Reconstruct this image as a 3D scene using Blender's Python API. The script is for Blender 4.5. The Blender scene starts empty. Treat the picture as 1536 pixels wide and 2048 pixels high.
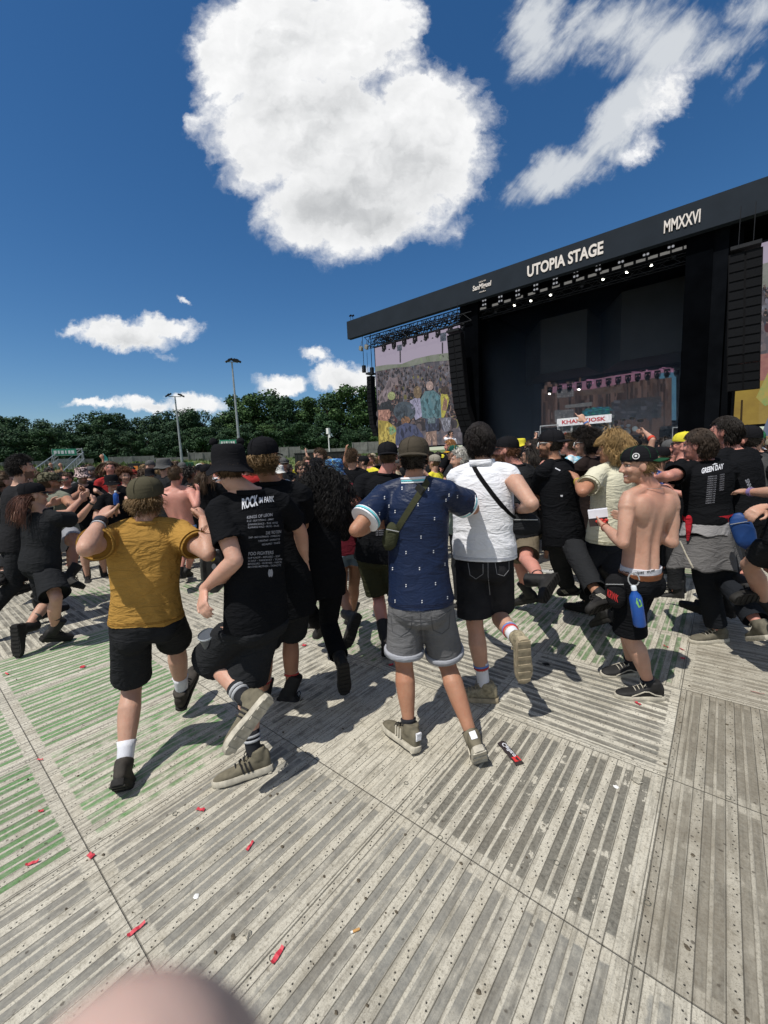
import bpy, bmesh, math, random
import numpy as np
from mathutils import Vector, Matrix, noise as mnoise
from mathutils.bvhtree import BVHTree
random.seed(7); RNG = np.random.RandomState(11)
S = bpy.context.scene
COL = S.collection
R_ = math.radians

# ------------------------------------------------------------------ camera calibration
F, CX, CY, H = 818.0, 768.0, 1024.0, 1.70
def camdir(px, py):
    return Vector((px-CX, -(py-CY), -F)).normalized()
_nX = camdir(-230, 962); _Y = camdir(1449, 885)
_X = -_nX; _X = (_X - _Y*_X.dot(_Y)).normalized(); _Z = _X.cross(_Y)
RM = Matrix((_X, _Y, _Z))              # world = RM @ cam
CAM = Vector((0, 0, H))
def ray(px, py):
    return (RM @ camdir(px, py)).normalized()
def ground(px, py, z=0.0):
    r = ray(px, py); return CAM + r*((z-H)/r.z)
def at(px, py, d):                     # the point seen at a pixel, d metres away horizontally
    r = ray(px, py); return CAM + r*(d/math.hypot(r.x, r.y))
def aty(px, py, y):                    # the point seen at a pixel on the plane y
    r = ray(px, py); return CAM + r*(y/r.y)
def hdir(px, py=905):
    r = ray(px, py); return Vector((r.x, r.y, 0)).normalized()

cd = bpy.data.cameras.new('camera'); cam = bpy.data.objects.new('camera', cd); COL.objects.link(cam)
cam.matrix_world = Matrix.Translation(CAM) @ RM.to_4x4()
cd.sensor_fit = 'VERTICAL'; cd.sensor_height = 24; cd.sensor_width = 18; cd.lens = F/2048*24
cd.clip_start = 0.004; cd.clip_end = 5000
cd.dof.use_dof = True; cd.dof.focus_distance = 4.0; cd.dof.aperture_fstop = 4.0
S.camera = cam
S.view_settings.view_transform = 'Standard'; S.view_settings.look = 'None'
S.view_settings.exposure = 0.0; S.view_settings.gamma = 1.0
S.render.engine = 'CYCLES'
S.cycles.max_bounces = 6; S.cycles.transparent_max_bounces = 16

# ------------------------------------------------------------------ object helpers
def tag(o, label=None, cat=None, group=None, kind=None):
    if label: o['label'] = label
    if cat: o['category'] = cat
    if group: o['group'] = group
    if kind: o['kind'] = kind
    return o
def empty(name, loc, label, cat, group=None):
    o = bpy.data.objects.new(name, None); COL.objects.link(o); o.location = loc; o.empty_display_size = .2
    return tag(o, label, cat, group)
def copy_tree(o, parent=None):
    c = o.copy(); COL.objects.link(c)
    if parent is not None: c.parent = parent
    for ch in [k for k in o.children]:
        copy_tree(ch, c)
    return c

class MB:
    """collects shapes, becomes ONE mesh object"""
    def __init__(s): s.v = []; s.f = []
    def add(s, vs, fs):
        b = len(s.v); s.v.extend([tuple(v) for v in vs]); s.f.extend([tuple(i+b for i in f) for f in fs]); return s
    def box(s, c, size, M=None, taper=1.0):
        x, y, z = size[0]/2, size[1]/2, size[2]/2
        vs = [Vector((sx*x*(taper if sz > 0 else 1), sy*y*(taper if sz > 0 else 1), sz*z)) for sz in (-1, 1) for sy in (-1, 1) for sx in (-1, 1)]
        c = Vector(c)
        vs = [(M @ v if M is not None else v) + c for v in vs]
        return s.add(vs, [(0,2,3,1),(4,5,7,6),(0,1,5,4),(2,6,7,3),(0,4,6,2),(1,3,7,5)])
    def loft(s, rings, cap=True):
        n = len(rings[0]); vs = [p for r in rings for p in r]; fs = []
        for i in range(len(rings)-1):
            for j in range(n):
                a = i*n+j; b = i*n+(j+1) % n
                fs.append((a, b, b+n, a+n))
        if cap:
            fs.append(tuple(range(n-1, -1, -1))); k = (len(rings)-1)*n; fs.append(tuple(range(k, k+n)))
        return s.add(vs, fs)
    def tube(s, path, rad, n=10, cap=True, ref=None, round_ends=False):
        path = [Vector(p) for p in path]
        if not hasattr(rad, '__len__'): rad = [rad]*len(path)
        rad = list(rad)
        if round_ends:
            a = (path[0]-path[1]).normalized(); b = (path[-1]-path[-2]).normalized(); r0, r1 = rad[0], rad[-1]
            ra = r0 if not hasattr(r0, '__len__') else min(r0); rb = r1 if not hasattr(r1, '__len__') else min(r1)
            sc = lambda r, k: r*k if not hasattr(r, '__len__') else (r[0]*k, r[1]*k)
            path = [path[0]+a*ra*.98, path[0]+a*ra*.7] + path + [path[-1]+b*rb*.7, path[-1]+b*rb*.98]
            rad = [sc(r0, .25), sc(r0, .72)] + rad + [sc(r1, .72), sc(r1, .25)]
        rings = []; u = None
        for i, p in enumerate(path):
            t = (path[min(i+1, len(path)-1)] - path[max(i-1, 0)])
            t = t.normalized() if t.length > 1e-9 else Vector((0, 0, 1))
            if u is None:
                r = Vector(ref) if ref is not None else (Vector((1, 0, 0)) if abs(t.x) < .8 else Vector((0, 1, 0)))
                u = r
            u = (u - t*u.dot(t))
            if u.length < 1e-6: u = t.orthogonal()
            u.normalize(); w = t.cross(u)
            ra, rb = (rad[i], rad[i]) if not hasattr(rad[i], '__len__') else rad[i]
            rings.append([p + u*(ra*math.cos(2*math.pi*k/n)) + w*(rb*math.sin(2*math.pi*k/n)) for k in range(n)])
        return s.loft(rings, cap)
    def ell(s, c, r, M=None, nu=16, nv=10, z0=-1.0):
        c = Vector(c); rings = []
        a0 = math.asin(max(-1, min(1, z0)))
        for i in range(nv+1):
            a = a0 + (math.pi/2-a0)*i/nv
            a = max(-math.pi/2+.04, min(math.pi/2-.04, a))
            ring = []
            for k in range(nu):
                t = 2*math.pi*k/nu
                v = Vector((r[0]*math.cos(a)*math.cos(t), r[1]*math.cos(a)*math.sin(t), r[2]*math.sin(a)))
                ring.append((M @ v if M is not None else v) + c)
            rings.append(ring)
        return s.loft(rings)
    def xform(s, M):
        s.v = [tuple(M @ Vector(v)) for v in s.v]; return s
    def mesh(s, name, org=(0, 0, 0)):
        me = bpy.data.meshes.new(name)
        ox, oy, oz = org
        me.from_pydata([(x-ox, y-oy, z-oz) for x, y, z in s.v], [], s.f); me.update(); return me
    def build(s, name, mat, parent=None, smooth=False, org=None, angle=None):
        if org is None: org = parent_origin(parent)
        me = s.mesh(name, org)
        return link(name, me, mat, parent, smooth, None if parent is not None else org, angle)
def parent_origin(p):
    o = Vector((0, 0, 0))
    while p is not None: o += p.location; p = p.parent
    return o
def link(name, me, mat, parent=None, smooth=False, loc=None, angle=None):
    o = bpy.data.objects.new(name, me); COL.objects.link(o)
    if mat is not None: me.materials.append(mat)
    if smooth:
        me.polygons.foreach_set('use_smooth', [True]*len(me.polygons))
        if angle:
            try: me.set_sharp_from_angle(angle=R_(angle))
            except Exception: pass
    if parent is not None: o.parent = parent
    elif loc is not None: o.location = loc
    return o
def prism(pts, thick_vec):
    """outline polygon pushed along thick_vec"""
    n = len(pts); t = Vector(thick_vec); pts = [Vector(p) for p in pts]
    vs = pts + [p+t for p in pts]
    fs = [tuple(range(n-1, -1, -1)), tuple(range(n, 2*n))] + [(i, (i+1) % n, (i+1) % n+n, i+n) for i in range(n)]
    return vs, fs

# ------------------------------------------------------------------ materials
MATS = {}
class NT:
    def __init__(s, name, world=None):
        if world is None:
            s.m = bpy.data.materials.new(name); s.m.use_nodes = True; s.t = s.m.node_tree
            s.bsdf = s.t.nodes['Principled BSDF']
        else:
            s.m = world; s.t = world.node_tree
    def n(s, typ, **kw):
        nd = s.t.nodes.new(typ)
        for k, v in kw.items():
            if k == 'ins':
                for kk, vv in v.items(): s.set(nd, kk, vv)
            else: setattr(nd, k, v)
        return nd
    def set(s, nd, k, v):
        sock = nd.inputs[k]
        if isinstance(v, bpy.types.NodeSocket): s.t.links.new(v, sock)
        elif isinstance(v, bpy.types.Node): s.t.links.new(v.outputs[0], sock)
        else: sock.default_value = v
    def math(s, op, a, b=None, c=None, clamp=False):
        nd = s.t.nodes.new('ShaderNodeMath'); nd.operation = op; nd.use_clamp = clamp
        s.set(nd, 0, a)
        if b is not None: s.set(nd, 1, b)
        if c is not None: s.set(nd, 2, c)
        return nd.outputs[0]
    def vmath(s, op, a, b=None, out=0):
        nd = s.t.nodes.new('ShaderNodeVectorMath'); nd.operation = op
        s.set(nd, 0, a)
        if b is not None: s.set(nd, 1, b)
        return nd.outputs[out]
    def mix(s, fac, a, b, typ='MIX'):
        nd = s.t.nodes.new('ShaderNodeMix'); nd.data_type = 'RGBA'; nd.blend_type = typ
        s.set(nd, 0, fac); s.set(nd, 6, a); s.set(nd, 7, b)
        return nd.outputs[2]
    def ramp(s, fac, stops, interp='LINEAR'):
        nd = s.t.nodes.new('ShaderNodeValToRGB'); cr = nd.color_ramp; cr.interpolation = interp
        while len(cr.elements) < len(stops): cr.elements.new(.5)
        for e, (p, c) in zip(cr.elements, stops):
            e.position = p; e.color = (c, c, c, 1) if not hasattr(c, '__len__') else (tuple(c)+(1,))[:4]
        s.set(nd, 0, fac); return nd.outputs[0]
    def mapr(s, v, a, b, c=0., d=1., smooth=False):
        nd = s.t.nodes.new('ShaderNodeMapRange'); nd.clamp = True
        if smooth: nd.interpolation_type = 'SMOOTHSTEP'
        s.set(nd, 0, v)
        for i, x in zip((1, 2, 3, 4), (a, b, c, d)): s.set(nd, i, x)
        return nd.outputs[0]
    def noise(s, vec, scale, detail=4, rough=.55, dist=0., out=0):
        nd = s.t.nodes.new('ShaderNodeTexNoise')
        if vec is not None: s.set(nd, 'Vector', vec)
        nd.inputs['Scale'].default_value = scale; nd.inputs['Detail'].default_value = detail
        nd.inputs['Roughness'].default_value = rough; nd.inputs['Distortion'].default_value = dist
        return nd.outputs[out]
    def coord(s, which='Object'):
        return s.t.nodes.new('ShaderNodeTexCoord').outputs[which]
    def bump(s, h, strength=.5, dist=.01):
        nd = s.t.nodes.new('ShaderNodeBump'); nd.inputs['Strength'].default_value = strength; nd.inputs['Distance'].default_value = dist
        s.set(nd, 'Height', h); return nd.outputs[0]
    def out(s, **kw):
        for k, v in kw.items(): s.set(s.bsdf, k.replace('_', ' '), v)
        return s.m
def col(c): return (c[0], c[1], c[2], 1.)

def m_plain(name, c, rough=.6, var=.15, scale=6., metal=0., bump=0., bscale=40., spec=.3, coat=0.):
    if name in MATS: return MATS[name]
    t = NT(name); p = t.coord()
    nz = t.noise(p, scale, 5)
    c2 = tuple(x*(1-var) for x in c); c3 = tuple(min(1, x*(1+var)) for x in c)
    kw = dict(Base_Color=t.ramp(nz, [(.3, c2), (.7, c3)]), Roughness=rough, Metallic=metal)
    t.bsdf.inputs['Specular IOR Level'].default_value = spec
    if bump: kw['Normal'] = t.bump(t.noise(p, bscale, 5), bump, .004)
    MATS[name] = t.out(**kw); return MATS[name]
def m_cloth(name, c, rough=.92, var=.12, wr=.35, weave=True, spec=.03, sheen=0.0, pattern=None):
    if name in MATS: return MATS[name]
    t = NT(name); p = t.coord()
    nz = t.noise(p, 5., 5); fine = t.noise(p, 260., 2)
    c2 = tuple(x*(1-var) for x in c); c3 = tuple(min(1, x*(1+var)) for x in c)
    base = t.ramp(nz, [(.3, c2), (.7, c3)])
    if weave: base = t.mix(t.mapr(fine, .3, .7, 0, .25), base, tuple(x*.72 for x in c)+(1,))
    if pattern: base = pattern(t, p, base)
    # creases: stretched, warped noise at two scales
    mp = t.n('ShaderNodeMapping'); t.set(mp, 'Vector', p); mp.inputs['Rotation'].default_value = (.5, .6, .4); mp.inputs['Scale'].default_value = (1, 1, 2.6)
    w1 = t.noise(mp.outputs[0], 6., 2, .45, 1.3); w2 = t.noise(mp.outputs[0], 17., 3, .5, 1.0)
    h = t.math('ADD', t.math('ABSOLUTE', t.math('SUBTRACT', w1, .5)), t.math('MULTIPLY', t.math('ABSOLUTE', t.math('SUBTRACT', w2, .5)), .35))
    t.bsdf.inputs['Specular IOR Level'].default_value = spec
    if sheen: t.bsdf.inputs['Sheen Weight'].default_value = sheen
    MATS[name] = t.out(Base_Color=base, Roughness=rough, Normal=t.bump(h, wr, .05)); return MATS[name]
def m_skin(name, c, red=(.0, .0, .0)):
    if name in MATS: return MATS[name]
    t = NT(name); p = t.coord()
    n1 = t.noise(p, 9., 4); n2 = t.noise(p, 60., 3)
    b = t.ramp(n1, [(.3, tuple(x*.86 for x in c)), (.7, tuple(min(1, x*1.1) for x in c))])
    b = t.mix(t.mapr(n2, .45, .75, 0, .35), b, (c[0]*.95, c[1]*.72, c[2]*.66, 1))
    n3 = t.noise(p, 3.2, 4, .6); n4 = t.noise(p, 170., 3, .7)
    b = t.mix(t.mapr(n3, .45, .62, 0, .30), b, (min(1, c[0]*1.02), c[1]*.74, c[2]*.66, 1))
    b = t.mix(t.mapr(n4, .62, .72, 0, .28), b, (c[0]*.45, c[1]*.36, c[2]*.32, 1))
    at_ = t.n('ShaderNodeAttribute', attribute_name='paint')     # lips, brows, stubble, sunburn: colours of the skin itself
    b = t.mix(at_.outputs['Alpha'], b, at_.outputs['Color'])
    t.bsdf.inputs['Subsurface Weight'].default_value = .12
    t.bsdf.inputs['Subsurface Radius'].default_value = (.02, .008, .004)
    t.bsdf.inputs['Subsurface Scale'].default_value = .25
    t.bsdf.inputs['Specular IOR Level'].default_value = .35
    MATS[name] = t.out(Base_Color=b, Roughness=.52, Normal=t.bump(t.math('ADD', n2, t.math('MULTIPLY', n1, 1.5)), .25, .006)); return MATS[name]
def m_hair(name, c, scale=60.):
    if name in MATS: return MATS[name]
    t = NT(name); p = t.coord()
    n1 = t.noise(p, 18., 3); n2 = t.noise(p, scale*3, 2)
    b = t.ramp(n1, [(.3, tuple(x*.55 for x in c)), (.72, tuple(min(1, x*1.35) for x in c))])
    t.bsdf.inputs['Specular IOR Level'].default_value = .3
    MATS[name] = t.out(Base_Color=b, Roughness=.55, Normal=t.bump(n2, .5, .004)); return MATS[name]
def m_emit(name, c, strength, mixc=None, scale=20.):
    if name in MATS: return MATS[name]
    t = NT(name)
    base = col(c)
    if mixc is not None:
        base = t.ramp(t.noise(t.coord(), scale, 5, .7), [(.35, c), (.65, mixc)])
    t.set(t.bsdf, 'Base Color', (.02, .02, .02, 1)); t.set(t.bsdf, 'Emission Color', base)
    t.bsdf.inputs['Emission Strength'].default_value = strength
    t.bsdf.inputs['Roughness'].default_value = .6; t.bsdf.inputs['Specular IOR Level'].default_value = .05
    MATS[name] = t.m; return t.m

def text_mesh(txt, size=1.0, offset=0.0, align='LEFT', extrude=0.0, shear=0.0, space=1.0):
    cu = bpy.data.curves.new('lettering', 'FONT'); cu.body = txt; cu.size = size; cu.offset = offset
    cu.align_x = align; cu.extrude = extrude; cu.shear = shear; cu.space_character = space; cu.resolution_u = 3
    o = bpy.data.objects.new('lettering_tmp', cu); COL.objects.link(o)
    dg = bpy.context.evaluated_depsgraph_get(); dg.update()
    me = bpy.data.meshes.new_from_object(o.evaluated_get(dg))
    bpy.data.objects.remove(o); bpy.data.curves.remove(cu)
    return me
# ------------------------------------------------------------------ sun and sky
SH = hdir(1620, 878)                       # shadows fall this way on the floor
SUN_EL = 63.0
sd = bpy.data.lights.new('sun', 'SUN'); sun = bpy.data.objects.new('sun', sd); COL.objects.link(sun)
to_sun = Vector((-SH.x*math.cos(R_(SUN_EL)), -SH.y*math.cos(R_(SUN_EL)), math.sin(R_(SUN_EL))))
sun.rotation_euler = to_sun.to_track_quat('Z', 'Y').to_euler()
sd.energy = 4.6; sd.angle = R_(.53); sd.color = (1, .955, .88)
W = bpy.data.worlds.new('World'); S.world = W; W.use_nodes = True
t = NT('w', W)
bg = W.node_tree.nodes['Background']; bg.inputs['Strength'].default_value = .115
sky = t.n('ShaderNodeTexSky', sky_type='NISHITA'); sky.sun_disc = False
sky.sun_elevation = R_(SUN_EL); sky.sun_rotation = math.atan2(to_sun.x, to_sun.y)
sky.altitude = 0; sky.air_density = 1.0; sky.dust_density = .3; sky.ozone_density = 4.0
D = t.coord('Generated')
# clouds stand in fixed directions of the sky: project the direction on a tangent plane of the sky dome
ax, ay, az = RM.col[0], RM.col[1], RM.col[2]
dx = t.vmath('DOT_PRODUCT', D, tuple(ax), out=1); dy = t.vmath('DOT_PRODUCT', D, tuple(ay), out=1); dz = t.vmath('DOT_PRODUCT', D, tuple(-az), out=1)
dzc = t.math('MAXIMUM', dz, .05)
cmb = t.n('ShaderNodeCombineXYZ'); t.set(cmb, 0, t.math('DIVIDE', dx, dzc)); t.set(cmb, 1, t.math('DIVIDE', dy, dzc))
P = cmb.outputs[0]
# domain warp for torn edges
wn = t.noise(P, 9., 8, .66, out=1)
wv = t.vmath('SUBTRACT', wn, (.5, .5, .5))
Pw = t.vmath('ADD', P, t.vmath('MULTIPLY', wv, (.12, .12, 0)))
blobs = [  # px, py, rx, ry, rot(deg, image clockwise), weight
    (560, 90, 190, 150, 0, 1.), (700, 60, 170, 130, 0, .9), (610, 260, 215, 150, 0, 1.), (760, 330, 230, 170, 0, 1.05), (660, 420, 170, 110, 0, 1.),
    (880, 250, 130, 120, 0, .9), (835, 200, 95, 85, 0, .85), (800, 120, 70, 70, 0, .5), (520, 330, 100, 95, 0, .7), (740, 440, 160, 80, 0, .9), (935, 290, 80, 80, 0, .6), (900, 455, 55, 60, 0, .35), (400, 240, 50, 36, -60, .42), (440, 130, 75, 130, 0, .75),
    (1075, 60, 80, 120, 15, .8), (1200, 50, 190, 75, -25, .72), (1320, 90, 140, 110, -20, .8), (1240, 240, 190, 64, -48, .92), (1130, 340, 130, 60, -25, .88), (1035, 385, 55, 35, -40, .5),
    (1420, 110, 150, 55, -20, .62), (1500, 30, 110, 60, -30, .55), (1500, 150, 90, 30, -50, .45), (1280, 300, 70, 34, -40, .5), (1330, 190, 130, 60, -50, .62),
    (255, 668, 125, 34, 2, .85), (330, 650, 80, 28, 5, .8), (150, 660, 60, 20, 0, .5), (330, 705, 60, 20, 0, .3), (372, 601, 26, 10, 15, .55),
    (200, 808, 80, 14, 0, .7), (290, 802, 75, 20, 0, .8), (385, 808, 78, 24, 0, .75), (370, 795, 50, 20, 0, .7), (170, 805, 55, 10, 0, .5),
    (565, 765, 62, 32, -5, .9), (690, 752, 75, 36, 0, .95), (640, 705, 40, 22, 25, .55), (570, 745, 22, 20, 0, .5), (720, 760, 60, 40, 0, .9), (460, 830, 50, 8, 0, .5), (290, 840, 12, 14, 0, .4)]
def field(bl, PP, k=.1):
    acc = None
    for (px, py, rx, ry, rot, w) in bl:
        c = ((px-CX)/F, -(py-CY)/F, 0); a = R_(-rot)
        v = t.vmath('SUBTRACT', PP, c)
        mp = t.n('ShaderNodeMapping', vector_type='TEXTURE'); t.set(mp, 'Vector', v)
        mp.inputs['Rotation'].default_value = (0, 0, a); mp.inputs['Scale'].default_value = (rx/F, ry/F, 1)
        ln = t.vmath('LENGTH', mp.outputs[0], out=1)
        g = t.math('MULTIPLY', t.math('SUBTRACT', 1.25, ln, clamp=True), w)
        acc = g if acc is None else t.math('SMOOTH_MAX', acc, g, k)
    return acc
puffs = [b_ for q, b_ in enumerate(blobs) if not 14 <= q <= 22]; wisps = blobs[14:23]
acc = field(puffs, Pw); accw = field(wisps, Pw, .07)
n1 = t.noise(Pw, 6.5, 12, .62, .15); n2 = t.noise(P, 24., 9, .64, .5)
near = t.mapr(dz, .12, .2)
den = t.math('ADD', acc, t.math('ADD', t.math('MULTIPLY', t.math('SUBTRACT', n1, .5), .95), t.math('MULTIPLY', t.math('SUBTRACT', n2, .5), .3)))
mask = t.math('POWER', t.math('MULTIPLY', t.math('MULTIPLY', t.mapr(den, .22, .56), t.mapr(acc, .1, .28)), near), 1.4)
# combed, translucent cloud: noise stretched along its drift
mw = t.n('ShaderNodeMapping'); t.set(mw, 'Vector', P); mw.inputs['Rotation'].default_value = (0, 0, R_(-52)); 
mw2 = t.n('ShaderNodeMapping'); t.set(mw2, 'Vector', mw.outputs[0]); mw2.inputs['Scale'].default_value = (.38, 1.25, 1)
w1 = t.noise(mw2.outputs[0], 14., 10, .62, .5); w2 = t.noise(mw2.outputs[0], 42., 7, .6, .4)
denw = t.math('ADD', accw, t.math('ADD', t.math('MULTIPLY', t.math('SUBTRACT', w1, .5), 1.1), t.math('MULTIPLY', t.math('SUBTRACT', w2, .5), .35)))
maskw = t.math('MULTIPLY', t.mapr(accw, .12, .34), t.math('MULTIPLY', t.math('POWER', t.mapr(denw, .16, .85, smooth=True), 1.1), t.math('MULTIPLY', near, .9)))
body = t.mapr(den, .45, 1.1, smooth=True)
lowf = t.noise(P, 4.2, 5, .5, .3); bil = t.noise(Pw, 9., 5, .5, .2)
base_f = field([(700, 420, 210, 95, 8, 1.), (690, 190, 130, 70, 0, .8), (520, 190, 70, 95, 0, .75), (860, 360, 130, 110, 0, .8), (600, 330, 110, 60, 0, .5), (255, 690, 120, 22, 4, .8), (300, 815, 90, 12, 0, .6), (690, 775, 60, 18, 0, .6)], P, .3)
shade = t.math('ADD', t.math('MULTIPLY', base_f, .95), t.math('ADD', t.math('MULTIPLY', t.math('SUBTRACT', lowf, .5), 1.2), t.math('MULTIPLY', t.math('SUBTRACT', bil, .5), .9)))
off_ = t.vmath('ADD', Pw, (-.018, .026, 0)); off2 = t.vmath('ADD', Pw, (-.008, .011, 0))
rel = t.math('SUBTRACT', t.noise(off_, 6.5, 6, .55, .15), t.noise(Pw, 6.5, 6, .55, .15)); rel2 = t.math('SUBTRACT', t.noise(off2, 15., 6, .55, .2), t.noise(Pw, 15., 6, .55, .2))
shade = t.math('ADD', shade, t.math('ADD', t.math('MULTIPLY', rel, 2.0), t.math('MULTIPLY', rel2, .8)))  # cloud shade and sun-side relief painted into the sky colour
body = t.math('MAXIMUM', body, t.mapr(den, .3, .7, 0., .55))
grey = t.math('MULTIPLY', body, t.mapr(shade, -.2, 1.0), clamp=True)
ccol = t.ramp(grey, [(0, (8.5, 8.52, 8.55)), (.3, (7.3, 7.36, 7.42)), (.65, (5.7, 5.8, 5.9)), (1., (4.5, 4.62, 4.75))])
hs_ = t.n('ShaderNodeHueSaturation'); t.set(hs_, 'Color', sky.outputs[0]); hs_.inputs['Hue'].default_value = .501; hs_.inputs['Saturation'].default_value = 1.26; hs_.inputs['Value'].default_value = .82
skyc = hs_.outputs[0]
# unseen broken cloud added behind and above the camera to whiten the fill light
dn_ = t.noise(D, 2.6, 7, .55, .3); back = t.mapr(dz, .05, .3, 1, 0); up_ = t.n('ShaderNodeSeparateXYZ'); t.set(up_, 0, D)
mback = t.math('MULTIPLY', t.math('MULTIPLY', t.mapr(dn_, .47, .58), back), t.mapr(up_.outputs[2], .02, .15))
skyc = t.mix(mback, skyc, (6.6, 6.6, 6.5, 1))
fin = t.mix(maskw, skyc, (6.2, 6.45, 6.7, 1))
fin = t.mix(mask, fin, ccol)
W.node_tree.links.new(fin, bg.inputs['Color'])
W.cycles.sampling_method = 'MANUAL'; W.cycles.sample_map_resolution = 512
# ------------------------------------------------------------------ floor of interlocking ribbed panels
def floor_material():
    t = NT('ribbed_plastic_flooring')
    uv = t.n('ShaderNodeUVMap', uv_map='UVMap').outputs[0]
    sp = t.n('ShaderNodeSeparateXYZ'); t.set(sp, 0, uv); u, v = sp.outputs[0], sp.outputs[1]
    ob = t.coord()
    coat_a = t.n('ShaderNodeAttribute', attribute_name='coat')      # tint (rgb) and amount of the worn anti-slip coat per panel
    misc = t.n('ShaderNodeAttribute', attribute_name='misc')
    ms = t.n('ShaderNodeSeparateColor'); t.set(ms, 0, misc.outputs['Color'])
    dirt, crisp, bright = ms.outputs[0], ms.outputs[1], ms.outputs[2]
    amount = coat_a.outputs['Alpha']
    un = t.math('MULTIPLY', u, 8.0); p = t.math('FRACT', un)
    # profile
    bar = t.ramp(p, [(0, 0), (.255, 0), (.275, 1), (.50, 1), (.52, 0), (.615, 0), (.635, 1), (.86, 1), (.88, 0)])
    line = t.ramp(p, [(0, 0), (.235, 0), (.247, 1), (.262, 1), (.274, 0), (.497, 0), (.505, .55), (.515, .55), (.523, 0), (.882, 0), (.892, .95), (.907, .95), (.917, 0)])
    height = t.ramp(p, [(0, .72), (.12, .75), (.235, .7), (.25, 0), (.27, .45), (.49, .45), (.53, 1.), (.61, 1.), (.645, .45), (.87, .45), (.9, 0.), (.92, .72)])
    # holes in the light strip
    vv = t.math('FRACT', t.math('MULTIPLY', v, 13.0)); vh = t.math('FRACT', t.math('ADD', t.math('MULTIPLY', v, 13.0), .22))
    def dot(pc, vf):
        a = t.math('MULTIPLY', t.math('SUBTRACT', p, pc), 1/8); b = t.math('MULTIPLY', t.math('SUBTRACT', vf, .5), 1/13)
        d = t.math('SQRT', t.math('ADD', t.math('MULTIPLY', a, a), t.math('MULTIPLY', b, b)))
        return t.mapr(d, .0022, .0034, 1, 0)
    hole = t.math('MAXIMUM', dot(.085, vv), dot(.16, vh))
    # wear: the coat is scuffed off in blotches, the plastic is stained and speckled with mould
    nA = t.noise(ob, 8.5, 6, .62); nB = t.noise(ob, 60., 5, .7); nC = t.noise(ob, 2.3, 5, .6); nD = t.noise(ob, 210., 3, .6); nE = t.noise(ob, 33., 5, .75); nF = t.noise(ob, 95., 6, .8)
    streak = t.n('ShaderNodeCombineXYZ'); t.set(streak, 0, t.math('MULTIPLY', u, 46.)); t.set(streak, 1, t.math('MULTIPLY', v, 3.4)); t.set(streak, 2, t.math('MULTIPLY', misc.outputs['Alpha'], 31.))
    st = t.noise(t.vmath('ADD', streak.outputs[0], t.vmath('MULTIPLY', ob, (.9, .9, 0))), 1.0, 6, .68)
    wear = t.math('ADD', t.math('ADD', t.math('MULTIPLY', nA, .6), t.math('MULTIPLY', nE, .22)), t.math('MULTIPLY', st, .18))
    th = t.math('SUBTRACT', .66, t.math('MULTIPLY', amount, .34))
    dl = t.math('SUBTRACT', .085, t.math('MULTIPLY', crisp, .078))
    cm = t.math('DIVIDE', t.math('SUBTRACT', wear, t.math('SUBTRACT', th, dl)), t.math('MULTIPLY', dl, 2.), clamp=True)
    edge = t.mapr(t.math('ADD', t.math('MINIMUM', t.math('MINIMUM', v, t.math('SUBTRACT', 1, v)), t.math('MINIMUM', u, t.math('SUBTRACT', 1, u))), t.math('MULTIPLY', t.math('SUBTRACT', nE, .5), .03)), .048, .056)
    coat = t.math('MULTIPLY', t.math('MULTIPLY', bar, cm), edge)
    base = t.ramp(nC, [(.3, (.43, .40, .325)), (.7, (.63, .60, .51))])
    base = t.mix(t.mapr(nA, .5, .72, 0, .5), base, (.30, .265, .195, 1))
    base = t.mix(t.mapr(st, .46, .66, 0, .75), base, (.20, .188, .155, 1))
    base = t.mix(t.mapr(nB, .53, .66, 0, .7), base, (.17, .155, .12, 1))
    base = t.mix(t.mapr(nF, .55, .64, 0, .6), base, (.10, .092, .072, 1))
    base = t.mix(t.mapr(nD, .56, .66, 0, .6), base, (.14, .13, .105, 1))
    base = t.mix(t.math('MULTIPLY', dirt, t.mapr(nC, .32, .62)), base, (.17, .145, .105, 1))
    cc = t.mix(t.mapr(t.math('ADD', t.math('MULTIPLY', nE, .5), t.math('MULTIPLY', nF, .5)), .44, .60, 0, .65), coat_a.outputs['Color'], t.mix(.45, coat_a.outputs['Color'], (.36, .35, .30, 1)))
    cc = t.mix(t.mapr(st, .5, .68, 0, .55), cc, (.07, .066, .055, 1))
    cc = t.mix(t.mapr(nB, .42, .6, 0, .5), cc, t.mix(.5, cc, (.40, .38, .32, 1)))
    cc = t.mix(t.mapr(nC, .4, .65, 0, .35), cc, (.14, .12, .09, 1))
    c = t.mix(t.math('MULTIPLY', coat, .9), base, cc)
    bl = t.math('ADD', .8, t.math('MULTIPLY', bright, .4))
    c = t.mix(1.0, c, t.n('ShaderNodeCombineColor', ins={0: bl, 1: bl, 2: bl}).outputs[0], 'MULTIPLY')
    c = t.mix(t.math('MULTIPLY', line, .68), c, (.045, .04, .032, 1))
    c = t.mix(t.math('MULTIPLY', hole, .92), c, (.02, .018, .015, 1))
    # specks of mulch and mud trodden into the panels
    vo = t.n('ShaderNodeTexVoronoi'); t.set(vo, 'Vector', ob); vo.inputs['Scale'].default_value = 26.
    wn_ = t.n('ShaderNodeTexWhiteNoise'); t.set(wn_, 'Vector', vo.outputs['Position'])
    sk = t.math('MULTIPLY', t.mapr(t.math('ADD', vo.outputs['Distance'], t.math('MULTIPLY', t.math('SUBTRACT', nB, .5), .5)), .12, .2, 1, 0), t.math('GREATER_THAN', wn_.outputs[0], .86))
    c = t.mix(t.math('MULTIPLY', sk, .75), c, (.06, .05, .038, 1))
    # joints between the panels
    je = t.math('MINIMUM', t.math('MINIMUM', v, t.math('SUBTRACT', 1, v)), t.math('MINIMUM', u, t.math('SUBTRACT', 1, u)))
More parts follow.
